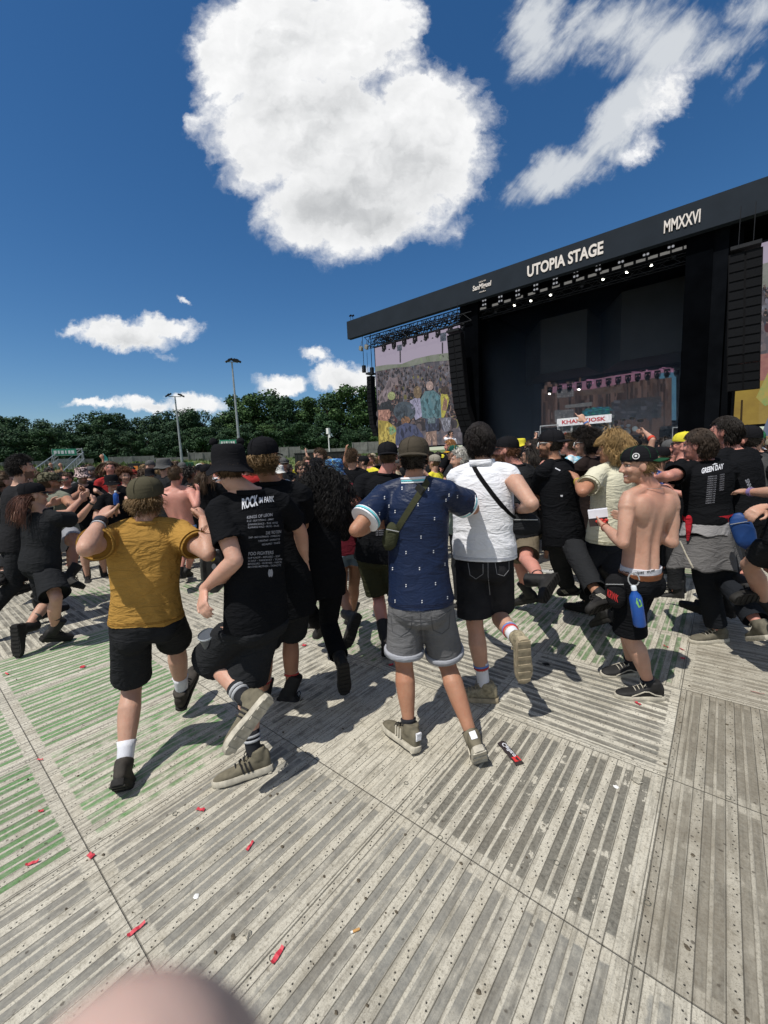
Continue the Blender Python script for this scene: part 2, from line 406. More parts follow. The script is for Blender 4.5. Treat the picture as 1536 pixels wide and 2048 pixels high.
    jm = t.mapr(je, .0012, .0032, 1, 0)
    c = t.mix(t.math('MULTIPLY', jm, .65), c, (.05, .045, .035, 1))
    hh = t.math('ADD', t.math('MULTIPLY', height, .6), t.math('ADD', t.math('MULTIPLY', nB, .25), t.math('MULTIPLY', nD, .12)))
    hh = t.math('SUBTRACT', hh, t.math('ADD', jm, hole))
    t.bsdf.inputs['Specular IOR Level'].default_value = .28
    return t.out(Base_Color=c, Roughness=t.mapr(coat, 0, 1, .62, .75), Normal=t.bump(hh, .9, .0085))
TX0, TY0, TP = -.15, .366, .996            # panel grid: one joint corner and the pitch
ii = range(-34, 14); jj = range(-8, 33)
vs, fs, info = [], [], []
GREEN = (.012, .17, .008); GREY = (.075, .074, .064); BLUE = (.145, .145, .135); WARM = (.16, .14, .105)
rnd = random.Random(5)
for i in ii:
    for j in jj:
        b = len(vs); x0, y0 = TX0+i*TP, TY0+j*TP
        vs += [(x0, y0, 0), (x0+TP, y0, 0), (x0+TP, y0+TP, 0), (x0, y0+TP, 0)]; fs.append((b, b+1, b+2, b+3))
        dirx = ((i//2 + j//2*3 + (i*7+j*13) % 5) % 3 == 0)
        tint, am, dirt, cr, br = GREY, rnd.uniform(.35, .75), rnd.uniform(.0, .35), .2, rnd.uniform(.3, .7)
        if rnd.random() < .16: tint, am = GREEN, .55
        # the panels one can tell apart near the camera
        if j <= 1 and i > -4: dirx = False
        if j < 0: dirx = False; tint, am = BLUE, .6
        if j == 0: dirx = False; tint, am, cr = BLUE, .68, .1
        if j == 0 and i in (-4, -3, -2): tint, am = BLUE if i > -3 else GREY, .7
        if j == 0 and i in (-5, -4): tint, am, br = GREEN, .82, .7
        if j == 0 and i == -3: tint, am, br = GREEN, .55, .8
        if j == 0 and i <= -6: dirx = True; tint, am = GREY, .6
        if j == -1 and i <= -2: tint, am = (GREEN, 1.) if i <= -3 else (BLUE, .75)
        if j == 1 and i == -1: tint, am, cr, br = (.05, .049, .042), .68, 1., .6
        if j == 1 and i == -2: tint, am, br, dirt = GREY, .22, .75, .25
        if j == 1 and i in (-3, -4): tint, am, br = GREY, .5, .6
        if j in (1, 2) and i >= 0: dirx = False; tint, am, dirt, br = WARM, .75, .75, .35
        if j == 0 and i >= 0: tint, am, dirt = BLUE, .7, .35
        if j == 2 and i in (-1, -2): dirx = True; tint, am, br = GREY, .72, .62
        if j in (3, 4) and i in (-1, -2): dirx = False; tint, am, br = (.02, .14, .012), .6, .55
        if j in (3, 4) and i >= 0: dirx = True; tint, am, dirt = WARM, .6, .5
        if i <= -5 and j >= 1: dirx = True
        if j == 2 and i in (-3, -4): dirx = False
        info.append((dirx, tint, am, dirt, cr, br))
me = bpy.data.meshes.new('event_flooring'); me.from_pydata(vs, [], fs); me.update()
uvl = me.uv_layers.new(name='UVMap'); uvs = []
for d_ in info:
    uvs += [0, 0, 0, 1, 1, 1, 1, 0] if d_[0] else [0, 0, 1, 0, 1, 1, 0, 1]
uvl.data.foreach_set('uv', uvs)
a = me.attributes.new('coat', 'FLOAT_COLOR', 'FACE'); a.data.foreach_set('color', [x for d_ in info for x in (*d_[1], d_[2])])
a = me.attributes.new('misc', 'FLOAT_COLOR', 'FACE'); a.data.foreach_set('color', [x for d_ in info for x in (d_[3], d_[4], d_[5], rnd.random())])
FLOOR = link('event_flooring', me, floor_material()); tag(FLOOR, kind='structure')
# field beyond the flooring
t = NT('field_grass'); p = t.coord(); n1 = t.noise(p, .25, 6); n2 = t.noise(p, 3., 6, .7)
g = t.ramp(n1, [(.35, (.075, .1, .028)), (.65, (.13, .125, .05))]); g = t.mix(t.mapr(n2, .5, .7, 0, .5), g, (.05, .075, .018, 1))
grass_m = t.out(Base_Color=g, Roughness=.95, Normal=t.bump(n2, .6, .08))
mb = MB(); mb.add([(-1500, -1500, -.05), (1500, -1500, -.05), (1500, 1500, -.05), (-1500, 1500, -.05)], [(0, 1, 2, 3)])
tag(mb.build('ground', grass_m), kind='structure')
# ------------------------------------------------------------------ the stage
YS = 32.0
black = m_plain('stage_black', (.010, .011, .014), .8, .25, 2., spec=.05)
black2 = m_plain('stage_drape', (.005, .0058, .0075), .95, .3, 1., spec=.0)
steel_d = m_plain('dark_truss_steel', (.016, .017, .02), .6, .2, 4., spec=.15)
fascia = m_plain('fascia_mesh', (.019, .025, .034), .8, .12, .7, bump=.2, bscale=9., spec=.1)
letter = m_plain('pale_lettering', (.72, .66, .62), .7, .05)
stage = empty('festival_stage', (-9.1, YS, 0), 'huge black festival stage with a dark fascia board lettered UTOPIA STAGE', 'stage')
def sx(px, y=YS, py=700): return aty(px, py, y).x
def slab(name, x0, x1, y0, y1, z0, z1, m, parent=stage):
    mb = MB(); mb.box(((x0+x1)/2, (y0+y1)/2, (z0+z1)/2), (x1-x0, y1-y0, z1-z0)); return mb.build(name, m, parent)
ZB0, ZB1 = 1.70+.384*YS, 1.70+.4375*YS
XL, XR = -30.45, 12.4
fb = slab('fascia', XL, XR, YS, YS+.5, ZB0, ZB1, fascia)
def stage_text(txt, px0, px1, zc, capH, bold=.018, name='lettering', shear=0.0):
    me = text_mesh(txt, 1.0, bold, extrude=.02, shear=shear)
    xs = [v.co.x for v in me.vertices]; ys = [v.co.y for v in me.vertices]
    x0, x1, y0, y1 = min(xs), max(xs), min(ys), max(ys)
    X0, X1 = sx(px0, YS, 530), sx(px1, YS, 490)
    for v in me.vertices:
        c = v.co.copy()
        v.co = Vector((X0+(c.x-x0)/(x1-x0)*(X1-X0), YS-.03-c.z, zc+((c.y-y0)/(y1-y0)-.5)*capH)) - parent_origin(fb)
    return link(name, me, letter, fb)
zc = (ZB0+ZB1)/2
stage_text('UTOPIA STAGE', 1055, 1207, zc-.03, .80, .03)
stage_text('MMXXVI', 1325, 1398, zc-.03, .72, .02)
stage_text('SanMiguel', 945, 982, zc-.02, .50, .02, shear=.1)
stage_text('DESDE 1890', 958, 971, zc+.36, .09, .0); stage_text('MANILA', 958, 971, zc-.40, .09, .0)
XOL, XOR = -16.6, -1.75
slab('roof', XOL-.6, XOR+.6, YS+.5, YS+15, ZB0+.15, ZB1-.25, black2)
slab('roof_wing', XOR+.6, XR, YS+.5, YS+5, ZB0+.15, ZB1-.25, black2)
slab('deck', XOL-12, XR, YS-.6, YS+15, 1.55, 1.95, black)
slab('deck_skirt', XOL-12, XR, YS-.5, YS-.45, 0, 1.55, black2)
slab('back_drape', XOL-.6, XOR+.6, YS+14.6, YS+14.8, 1.95, ZB0+.15, black2)
slab('side_drape', XOL-1.2, XOL-.2, YS+.6, YS+14.6, 1.95, ZB0+.15, black2)
slab('side_drape', XOR+.2, XOR+1.4, YS+.6, YS+14.6, 1.95, ZB0+.15, black2)
slab('tower', XOL-.7, XOL+.5, YS+.51, YS+1.2, 0, ZB0, m_plain('tower_scrim', (.0022, .0026, .0034), .95, .3, 1., spec=.0))
slab('tower', XOR-.6, XOR+.7, YS+.51, YS+1.2, 0, ZB0, m_plain('tower_scrim', (.0022, .0026, .0034), .95, .3, 1., spec=.0))
slab('wing_drape', XOR+.3, .30, YS+1.25, YS+1.4, 0, ZB0, black2)
# the hanging black scenic blocks
def block(px0, px1, py0, py1, y, dy, skew):
    a = aty(px0, py1, y); b = aty(px1, py1, y); top = aty(px0, py0, y).z
    mb = MB(); pts = [(a.x, y, a.z), (b.x, y, a.z), (b.x+.2, y+dy, a.z), (a.x-skew, y+dy, a.z)]
    mb.add(*prism(pts, (0, 0, top-a.z))); return mb.build('scenic_block', m_plain('scenic_grey', (.02, .021, .023), .75, .2, .8), stage)
block(1081, 1172, 640, 748, YS+6, 5, 3.2)
block(1240, 1420, 585, 722, YS+6, 5, 2.6)
# side screens ------------------------------------------------------
def emis_poly(pts_px, c, parent, y, off, name, strength=1., mixc=None, scale=3.):
    if mixc is None: mixc, scale = tuple(x*.55 for x in c), 1.6
    mb = MB(); pts = [aty(px, py, y-off) for px, py in pts_px]
    mb.add(*prism(pts, (0, .012, 0)))
    return mb.build(name, m_emit('screen_%s' % '_'.join('%.3f' % x for x in (*c, *(mixc or ()), strength, scale)), c, strength, mixc, scale), parent)
def q2(pts): return [(690+x/4.955, 600+y/4.955) for x, y in pts]
def oval(cx, cy, rx, ry, n=18): return [(cx+rx*math.cos(2*math.pi*k/n), cy+ry*math.sin(2*math.pi*k/n)) for k in range(n)]
YV = YS+.8
scr = empty('video_screen', (aty(830, 800, YV).x, YV, 0), 'left video screen showing a crowd with a denim jacket and mustard shirt', 'screen', 'video screens beside the stage')
xl, xr = aty(750, 700, YV).x, -16.9
zt, zb = 1.7+.334*YV, 1.7+.03*YV
mb = MB(); mb.box(((xl+xr)/2, YV+.2, (zt+zb)/2), (xr-xl+.3, .3, zt-zb+.3)); mb.build('frame', black, scr)
LIL = (.40, .345, .44)
def rect(x0, x1, z0, z1, y, c, parent, name, **k):
    mb = MB(); mb.box(((x0+x1)/2, y, (z0+z1)/2), (x1-x0, .02, z1-z0)); return mb.build(name, m_emit('screenr_%s_%s' % (name, '%.2f%.2f%.2f' % c), c, k.get('s', .8), k.get('mixc'), k.get('scale', 2.)), parent)
rect(xl, xr, zb, zt, YV, LIL, scr, 'picture_sky')
crowd_em = NT('screen_crowd'); p = crowd_em.coord()
vo = crowd_em.n('ShaderNodeTexVoronoi'); crowd_em.set(vo, 'Vector', p); vo.inputs['Scale'].default_value = 3.6
wn = crowd_em.n('ShaderNodeTexWhiteNoise'); crowd_em.set(wn, 'Vector', vo.outputs['Position'])
cc = crowd_em.ramp(wn.outputs[0], [(0, (.035, .03, .045)), (.4, (.09, .08, .10)), (.62, (.16, .12, .13)), (.8, (.24, .17, .16)), (.92, (.30, .28, .33)), (1, (.1, .14, .2))])
cc = crowd_em.mix(crowd_em.mapr(vo.outputs['Distance'], .12, .28, 0, .6), cc, (.05, .045, .06, 1))
crowd_em.set(crowd_em.bsdf, 'Emission Color', cc); crowd_em.bsdf.inputs['Emission Strength'].default_value = .85; crowd_em.bsdf.inputs['Base Color'].default_value = (.02, .02, .02, 1)
mb = MB(); mb.add(*prism([aty(x, y, YV-.012) for x, y in [(752, 733), (800, 729), (850, 724), (898, 720), (926, 718), (926, 889), (759, 892)]], (0, .012, 0)))
cs = mb.build('picture_crowd', crowd_em.m, scr)
def video_crowd(parent, xy, n, seed, szr, off=.014):
    """the filmed crowd on the screen: many small heads and shoulders, one flat picture part"""
    rg = np.random.RandomState(seed); vs = []; fs = []; cs_ = []
    pal = [(.02, .018, .026), (.03, .027, .036), (.045, .04, .05), (.07, .06, .07), (.11, .09, .1), (.16, .13, .14), (.05, .06, .1), (.2, .19, .24), (.1, .03, .04), (.22, .2, .08)]
    skin_ = [(.26, .16, .13), (.2, .12, .1), (.32, .21, .18)]
    for q in range(n):
        f_ = (q/n)**1.35; px, py = xy(rg, f_); s_ = szr[0]+(szr[1]-szr[0])*f_; o_ = off+.00002*q
        tc = pal[rg.choice(len(pal), p=[.2, .18, .14, .12, .1, .08, .06, .05, .03, .04])]; hc = skin_[rg.randint(3)] if rg.rand() < .55 else pal[rg.randint(4)]
        for kind, (cx, cy, rx, ry), cc in (('b', (0, 1.9, .95, 1.45), tc), ('h', (0, 0, .42, .55), hc), ('c', (0, -.22, .45, .36), pal[rg.randint(5)])) + ((('a', (rg.choice([-1, 1])*.9, -.2, .2, 1.2), skin_[rg.randint(3)]),) if rg.rand() < .25 else ()):
            b = len(vs); m_ = 9
            for w in range(m_): vs.append(aty(px+s_*(cx+rx*math.cos(6.283*w/m_)), py+s_*(cy+ry*math.sin(6.283*w/m_)), YV-o_-.000006*len(fs)))
            fs.append(tuple(range(b, b+m_))); v_ = rg.uniform(.7, 1.3); cs_.append([min(1, x*v_*.72) for x in cc]+[1])
    me = bpy.data.meshes.new('picture_people'); og = parent_origin(parent); me.from_pydata([v-og for v in vs], [], fs); me.update()
    a_ = me.attributes.new('tone', 'FLOAT_COLOR', 'FACE'); a_.data.foreach_set('color', [x for c in cs_ for x in c]); return link('picture_people', me, tone_m, parent)
tt_ = NT('screen_people'); at__ = tt_.n('ShaderNodeAttribute', attribute_name='tone'); tt_.set(tt_.bsdf, 'Emission Color', at__.outputs['Color']); tt_.bsdf.inputs['Emission Strength'].default_value = .85; tt_.bsdf.inputs['Base Color'].default_value = (.02, .02, .02, 1); tt_.bsdf.inputs['Specular IOR Level'].default_value = .05; tone_m = tt_.m
def scr_xy(rg, f_):
    px = rg.uniform(756, 924); top = 735-(px-756)*.085
    return px, top+4+(870-top)*f_*.8
pc_ = video_crowd(scr, scr_xy, 520, 5, (1.2, 6.5))
rg_e = np.random.RandomState(12); FV, FF, FT = [], [], []
def inside(x, y, P):
    r = False; q = len(P)-1
    for i in range(len(P)):
        if (P[i][1] > y) != (P[q][1] > y) and x < (P[q][0]-P[i][0])*(y-P[i][1])/(P[q][1]-P[i][1])+P[i][0]: r = not r
        q = i
    return r
def E_(pts, c, k, n, **kw):
    """one figure of the filmed picture, broken up by folds, shade and highlights of the video image"""
    o = emis_poly(q2(pts), c, scr, YV, .05+.004*k, n, .75, **kw)
    xs = [p[0] for p in pts]; ys = [p[1] for p in pts]; sz = min(max(xs)-min(xs), max(ys)-min(ys)); vs = []; fs = []; tn = []
    if sz < 25: return o
    for q in range(int(30+sz*.35)):
        x, y = rg_e.uniform(min(xs), max(xs)), rg_e.uniform(min(ys), max(ys)); a = rg_e.normal()*.35; rx, ry = sz*rg_e.uniform(.02, .07), sz*rg_e.uniform(.06, .2)
        P_ = [(x+rx*math.cos(w*.785)*math.cos(a)-ry*math.sin(w*.785)*math.sin(a), y+rx*math.cos(w*.785)*math.sin(a)+ry*math.sin(w*.785)*math.cos(a)) for w in range(8)]
        if not all(inside(u, v, pts) for u, v in P_): continue
        b = len(vs); vs.extend([aty(px, py, YV-.052-.004*k-.00003*q) for px, py in q2(P_)]); fs.append(tuple(range(b, b+8))); m = rg_e.choice([.45, .65, .8, 1.25, 1.5])*.9; tn.extend([min(1, c[0]*m), min(1, c[1]*m), min(1, c[2]*m), 1])
    b = len(FV); FV.extend(vs); FF.extend([tuple(x+b for x in f) for f in fs]); FT.extend(tn)
    return o
E_([(300, 660), (420, 640), (560, 635), (700, 580), (860, 545), (1010, 525), (1140, 520), (1140, 590), (1010, 600), (820, 615), (640, 660), (500, 672), (300, 710)], (.16, .19, .13), 0, 'picture_hill', mixc=(.26, .27, .24), scale=.8)
E_([(540, 500), (552, 500), (554, 620), (542, 620)], (.05, .045, .06), 1, 'picture_pole')
E_([(515, 450), (562, 440), (564, 498), (518, 506)], (.10, .12, .16), 2, 'picture_speaker')
E_([(958, 420), (972, 420), (972, 530), (960, 532)], (.05, .045, .06), 1, 'picture_pole')
E_([(944, 330), (1002, 318), (1002, 402), (944, 415)], (.10, .12, .16), 2, 'picture_speaker')
E_([(345, 1060), (330, 960), (400, 860), (440, 760), (480, 775), (520, 760), (530, 850), (480, 840), (430, 960), (390, 1060)], (.20, .16, .18), 1, 'picture_arm', mixc=(.28, .22, .22), scale=2.)
E_(oval(460, 950, 38, 42), (.38, .42, .2), 2, 'picture_hat')
E_([(330, 1090), (360, 1020), (430, 1000), (480, 1050), (478, 1100), (340, 1095)], (.03, .035, .045), 3, 'picture_cap')
E_([(328, 1090), (440, 1085), (452, 1150), (410, 1205), (330, 1200)], (.42, .22, .17), 4, 'picture_face', mixc=(.3, .15, .12), scale=4.)
E_([(328, 1190), (420, 1200), (500, 1260), (520, 1440), (335, 1450)], (.42, .33, .08), 5, 'picture_shirt', mixc=(.34, .25, .05), scale=2.)
E_([(420, 1270), (470, 1240), (510, 1300), (450, 1350)], (.12, .3, .14), 6, 'picture_print', mixc=(.4, .35, .2), scale=5.)
E_(oval(590, 1105, 110, 100), (.055, .075, .10), 4, 'picture_hat', mixc=(.09, .11, .13), scale=1.)
E_(oval(600, 1190, 45, 40), (.3, .16, .09), 5, 'picture_hair', mixc=(.15, .08, .05), scale=6.)
E_([(640, 1000), (720, 960), (760, 990), (770, 1150), (700, 1190), (660, 1080)], (.30, .29, .42), 3, 'picture_top', mixc=(.38, .36, .48), scale=3.)
E_(oval(718, 915, 40, 62), (.26, .19, .12), 4, 'picture_hair', mixc=(.12, .08, .05), scale=6.)
E_([(800, 1290), (905, 1280), (910, 1440), (870, 1440), (860, 1330), (850, 1440), (800, 1440)], (.34, .23, .19), 4, 'picture_legs')
E_([(790, 1160), (930, 1150), (930, 1290), (800, 1310)], (.05, .06, .10), 5, 'picture_shorts')
E_([(790, 905), (880, 895), (945, 950), (955, 1165), (850, 1185), (765, 1165), (745, 990)], (.08, .17, .20), 6, 'picture_jacket', mixc=(.16, .26, .29), scale=5.)
E_([(820, 1170), (895, 1165), (895, 1220), (822, 1225)], (.16, .22, .25), 7, 'picture_pocket')
E_(oval(840, 850, 36, 46), (.42, .3, .27), 7, 'picture_head', mixc=(.34, .26, .25), scale=5.)
E_([(955, 930), (1010, 930), (1032, 980), (1010, 1080), (980, 1165), (925, 1165), (940, 1000)], (.5, .46, .1), 5, 'picture_shirt', mixc=(.42, .36, .07), scale=3.)
E_([(985, 960), (1015, 1000), (1005, 1100), (960, 1090)], (.34, .2, .14), 6, 'picture_arm')
E_(oval(990, 895, 40, 42), (.07, .05, .045), 6, 'picture_head')
E_([(940, 1170), (1050, 1160), (1040, 1290), (985, 1310)], (.25, .25, .3), 4, 'picture_legs', mixc=(.1, .1, .12), scale=3.)
E_([(500, 1360), (520, 1260), (600, 1215), (700, 1240), (780, 1350), (770, 1380), (640, 1440), (500, 1440)], (.055, .065, .13), 7, 'picture_hat', mixc=(.10, .11, .19), scale=1.)
me = bpy.data.meshes.new('picture_folds'); og = parent_origin(scr); me.from_pydata([v-og for v in FV], [], FF); me.update(); a_ = me.attributes.new('tone', 'FLOAT_COLOR', 'FACE'); a_.data.foreach_set('color', FT); link('picture_folds', me, tone_m, scr)
# right-hand screen
scr2 = empty('video_screen', (aty(1530, 700, YV).x, YV, 0), 'video screen cut by the right picture edge behind the right speaker array, lilac above mustard', 'screen', 'video screens beside the stage')
x0, x1 = .35, XOR+11
mb = MB(); mb.box(((x0+x1)/2, YV+.2, (zt+zb)/2), (x1-x0+.3, .3, zt-zb+.3)); mb.build('frame', black, scr2)
rect(x0, x1, 1.7+.30*YV, zt, YV, LIL, scr2, 'picture_sky')
rect(x0, x1, 1.7+.26*YV, 1.7+.30*YV, YV, (.15, .17, .13), scr2, 'picture_hill', mixc=(.25, .25, .24))
mb = MB(); mb.box(((x0+x1)/2, YV, 1.7+.205*YV), (x1-x0, .02, .11*YV)); mb.build('picture_crowd', crowd_em.m, scr2)
rect(x0, x1, 1.7+.105*YV, 1.7+.15*YV, YV, (.26, .10, .10), scr2, 'picture_face', mixc=(.36, .17, .14))
rect(x0, x1, zb, 1.7+.105*YV, YV, (.36, .25, .05), scr2, 'picture_shirt', mixc=(.26, .17, .04), scale=.6)
video_crowd(scr2, lambda rg, f_: (rg.uniform(1500, 1640), 560+90*f_), 120, 9, (2., 7.))
E2 = lambda pts, c, k, n, **kw: emis_poly(pts, c, scr2, YV, .016+.004*k, n, .85, **kw)
E2([(1512, 795), (1536, 745), (1560, 745), (1560, 800), (1530, 812)], (.2, .3, .1), 1, 'picture_print', mixc=(.4, .3, .08), scale=2.)
E2([(1478, 880), (1482, 800), (1486, 800), (1483, 880)], (.05, .03, .01), 1, 'picture_fold')
E2([(1518, 880), (1536, 835), (1580, 830), (1580, 880)], (.08, .12, .24), 2, 'picture_hat', mixc=(.16, .18, .22), scale=1.)
# truss and hanging rigging ----------------------------------------
rg_t = random.Random(8)
def truss(mb, a, b, s=.55, step=.55, r=.045):
    a, b = Vector(a), Vector(b); L = (b-a).length; t = (b-a)/L; up = Vector((0, 0, 1)); sd_ = t.cross(up).normalized(); up = sd_.cross(t)
    cs_ = [sd_*s/2*i + up*s/2*j for i, j in ((-1, -1), (1, -1), (1, 1), (-1, 1))]
    for c in cs_: mb.tube([a+c, b+c], r, 5)
    n = max(2, int(L/step))
    for i in range(n):
        for k in range(4):
            p0 = a+t*L*i/n+cs_[k if i % 2 else (k+1) % 4]; p1 = a+t*L*(i+1)/n+cs_[(k+1) % 4 if i % 2 else k]
            mb.tube([p0, p1], r*.6, 4)
mb = MB(); truss(mb, (XL+1.3, YS+1.6, ZB0-.35), (XOL, YS+1.6, ZB0-.35), .9, .9); truss(mb, (XL+3.4, YS+.7, ZB0-1.0), (XOL, YS+.7, ZB0-1.0), .7, .8)
truss(mb, (XL+2.2, YS+3.4, ZB0-.1), (XOL, YS+3.4, ZB0-.1), 1.0, 1.0)
for k in range(9):
    x = XL+3.+k*1.35
    mb.tube([(x, YS+.7, ZB0-.7), (x, YS+1.6, ZB0+.2)], .03, 4); mb.tube([(x, YS+1.6, ZB0-.2), (x+.5, YS+3.4, ZB0-.1)], .03, 4)
for k in range(60):
    x = XL+1.6+rg_t.uniform(0, 12.2); y0, y1 = YS+rg_t.uniform(.6, 1.8), YS+rg_t.uniform(2.0, 3.6)
    mb.tube([(x, y0, ZB0-rg_t.uniform(.1, 1.3)), (x+rg_t.uniform(-.9, .9), y1, ZB0+rg_t.uniform(-.5, .2))], .04, 4)
for k in range(26): x = XL+1.9+k*.46; mb.tube([(x, YS+.7, ZB0-1.3), (x+.1, YS+1.2, ZB0+.1)], .045, 4); mb.tube([(x, YS+1.6, ZB0-.75), (x+.45, YS+1.6, ZB0+.05)], .04, 4)
lt = mb.build('roof_truss', steel_d, None); tag(lt, 'dark roof truss left of the stage opening, open to the sky above the left screen', 'truss')
mb = MB(); truss(mb, (XOL, YS+1.0, ZB0-.95), (XOR+1, YS+1.0, ZB0-.95), .5, .6, .022)
ft = mb.build('roof_truss', steel_d, None); tag(ft, 'front lighting truss hung under the lettered fascia across the stage opening', 'truss')
def moving_head(x, y, z, label, n=None, ang=0., lit=False, r=.17):
    e = empty('stage_light', (x, y, z), label, 'stage light', 'lights hung from the stage roof')
    mb = MB(); mb.box((x, y, z), (r*2., r*1.4, r*.7)); mb.box((x-r*.95, y, z-r*1.1), (r*.22, r*.8, r*1.9)); mb.box((x+r*.95, y, z-r*1.1), (r*.22, r*.8, r*1.9)); mb.build('yoke', steel_d, e)
    d = Vector((math.sin(ang)*.6, -.55, -1)).normalized(); c = Vector((x, y, z-r*1.6))
    mb = MB(); mb.tube([c-d*r*1.1, c-d*r*.5, c+d*r*.6, c+d*r*1.3], [r*.45, r*.75, r*.8, r*.72], 12); mb.build('head', steel_d, e)
    mb = MB(); mb.tube([c+d*r*1.302, c+d*r*1.36], [r*.6, r*.5], 12)
    mb.build('lens', m_emit('lamp_lit', (1, .97, .85), 6.) if lit else m_plain('lens_glass', (.05, .055, .07), .1, spec=.8), e)
    return e
for k in range(16):
    moving_head(XL+4.2+k*.62, YS+.7+.3*(k % 2), ZB0-1.35, 'dark moving head light on the open truss over the left screen', ang=random.uniform(-1, 1), r=.2)
src = lambda x, y: (680+x/1.794, 340+y/1.794)
lamp_em = m_emit('blinder_cell', (.55, .56, .6), .55)
bl = [(462, 497), (517, 475), (575, 462), (637, 440), (702, 420), (772, 397), (846, 372), (926, 348), (1008, 320), (1098, 293), (1188, 265), (1293, 232)]
for (x, y) in bl:
    p = aty(*src(x, y), YS+.7); e = empty('blinder_light', p, 'four cell blinder lamp in the row beneath the lettered fascia', 'stage light', 'blinder lamps beneath the fascia')
    mb = MB(); mb.box((p.x, p.y+.1, p.z), (.42, .16, .62)); mb.build('housing', black, e)
    for i in (-1, 1):
        for j in (-1, 1):
            mb = MB(); mb.tube([(p.x+i*.1, p.y+.02, p.z+j*.16), (p.x+i*.1, p.y-.01, p.z+j*.16)], [.075, .06], 10); mb.build('cell', lamp_em, e)
for k in range(21):
    fx = 470+k*43.5; yy = 500-(fx-470)*.302+9
    p = aty(*src(fx, yy), YS+.9); e = empty('strip_light', p, 'pale strip light in the lower row beneath the fascia', 'stage light', 'strip lights beneath the fascia')
    mb = MB(); mb.box((p.x, p.y+.08, p.z), (.7, .14, .3)); mb.build('housing', black, e)
    mb = MB(); mb.box((p.x, p.y, p.z), (.52, .02, .17)); mb.build('lens', m_emit('strip_cell', (.33, .32, .3), .5), e)
for k, (x, y) in enumerate([(627, 481), (686, 464), (757, 443), (945, 386), (1030, 361), (1118, 336), (560, 505), (870, 412), (1200, 305)]):
    p = aty(*src(x, y), YS+1.4); lit = k < 6
    moving_head(p.x, p.y, p.z+.3, 'small spotlight shining beneath the fascia truss' if lit else 'unlit moving head light beneath the fascia truss', lit=lit, r=.16)
# line arrays -------------------------------------------------------
grille = m_plain('speaker_grille', (.009, .0095, .011), .8, .2, 30., bump=.3, bscale=120., spec=.05)
cab_m = m_plain('speaker_cabinet_paint', (.005, .005, .006), .7, .2, 6., spec=.08)
def line_array(pts, w, n, label, frame_w=None):
    top = pts[0]; e = empty('line_array', (top[0], top[1], 0), label, 'speakers', 'hanging speaker arrays')
    P = [Vector(p) for p in pts]; L = [0]
    for i in range(1, len(P)): L.append(L[-1]+(P[i]-P[i-1]).length)
    def pos(s):
        for i in range(1, len(P)):
            if s <= L[i] or i == len(P)-1:
                k = (s-L[i-1])/(L[i]-L[i-1]); return P[i-1].lerp(P[i], k), (P[i]-P[i-1]).normalized()
    mb = MB(); mb.box(Vector(top)+Vector((0, .25, .25)), (w*.9, .9, .18)); mb.tube([Vector(top)+Vector((-.3, .2, .3)), Vector(top)+Vector((-.3, .2, 2.4))], .02, 5); mb.tube([Vector(top)+Vector((.3, .2, .3)), Vector(top)+Vector((.3, .2, 2.4))], .02, 5); mb.build('rigging_frame', steel_d, e)
    for k in range(n):
        c, d = pos(L[-1]*(k+.5)/n); h = L[-1]/n
        zax = -d; xax = Vector((1, 0, 0)); yax = zax.cross(xax).normalized(); M = Matrix((xax, yax, zax)).transposed()
        mb = MB(); mb.box(c+M @ Vector((0, .3, 0)), (w, .62, h*.995), M); cb = mb.build('speaker_cabinet', cab_m, e)
        mb = MB(); mb.box(c+M @ Vector((-w*.25, -.03, 0)), (w*.44, .04, h*.82), M); mb.box(c+M @ Vector((w*.25, -.03, 0)), (w*.44, .04, h*.82), M); mb.build('grille', grille, cb)
YP = 30.8
line_array([aty(907, 668, YP), aty(913, 740, YP), aty(921, 815, YP), aty(936, 864, YP+.6)], 1.25, 16, 'curved black line array hanging between the left screen and the stage opening')
line_array([aty(1491, 502, YP), aty(1489, 600, YP), aty(1487, 700, YP), aty(1486, 781, YP+.3)], 1.4, 15, 'tall black line array hanging right of the stage opening over the right screen edge')
line_array([aty(738, 752, YS+1), aty(739, 800, YS+1), aty(744, 850, YS+1), aty(752, 872, YS+1)], .6, 14, 'slim black outer line array hanging left of the left screen')
mb = MB()
for x, y in ((728, 738), (744, 742)): p = aty(x, y, YS+1); mb.box(p, (.3, .3, .7)); mb.tube([p, p+Vector((0, 0, 5.2))], .03, 5)
tag(mb.build('chain_hoist', steel_d, None), 'pair of dark chain hoists above the slim outer line array', 'hoist')
for x, y in ((722, 697), (733, 694)):
    p = aty(x, y, YS+.5); e = empty('floodlight', p, 'square floodlight hung under the left end of the fascia, %s' % ('nearer the screen' if x > 725 else 'farther from the screen'), 'stage light')
    M = Matrix.Rotation(.5, 3, 'Y') @ Matrix.Rotation(.3, 3, 'X'); mb = MB(); mb.box(p, (.42, .2, .42), M); mb.tube([p+Vector((0, 0, .2)), p+Vector((.05, .1, .75))], .03, 6); mb.build('housing', m_plain('flood_grey', (.2, .2, .19), .5), e)
    mb = MB(); mb.box(p+M @ Vector((0, -.11, 0)), (.34, .02, .34), M); mb.build('glass', m_plain('flood_glass', (.35, .35, .33), .2), e)
for x in (701, 706):
    p = aty(x, 640, YS+.3); e = empty('rooftop_sensor', p, 'small fitting on a post on the left end of the fascia, %s' % ('inner one' if x > 703 else 'outer one'), 'rooftop fitting')
    mb = MB(); mb.tube([p-Vector((0, 0, .2)), p+Vector((0, 0, .35))], .02, 5); mb.build('post', steel_d, e); mb = MB(); mb.tube([p+Vector((-.12, 0, .4)), p+Vector((.12, 0, .42))], [.07, .1], 8); mb.build('sensor', black, e)
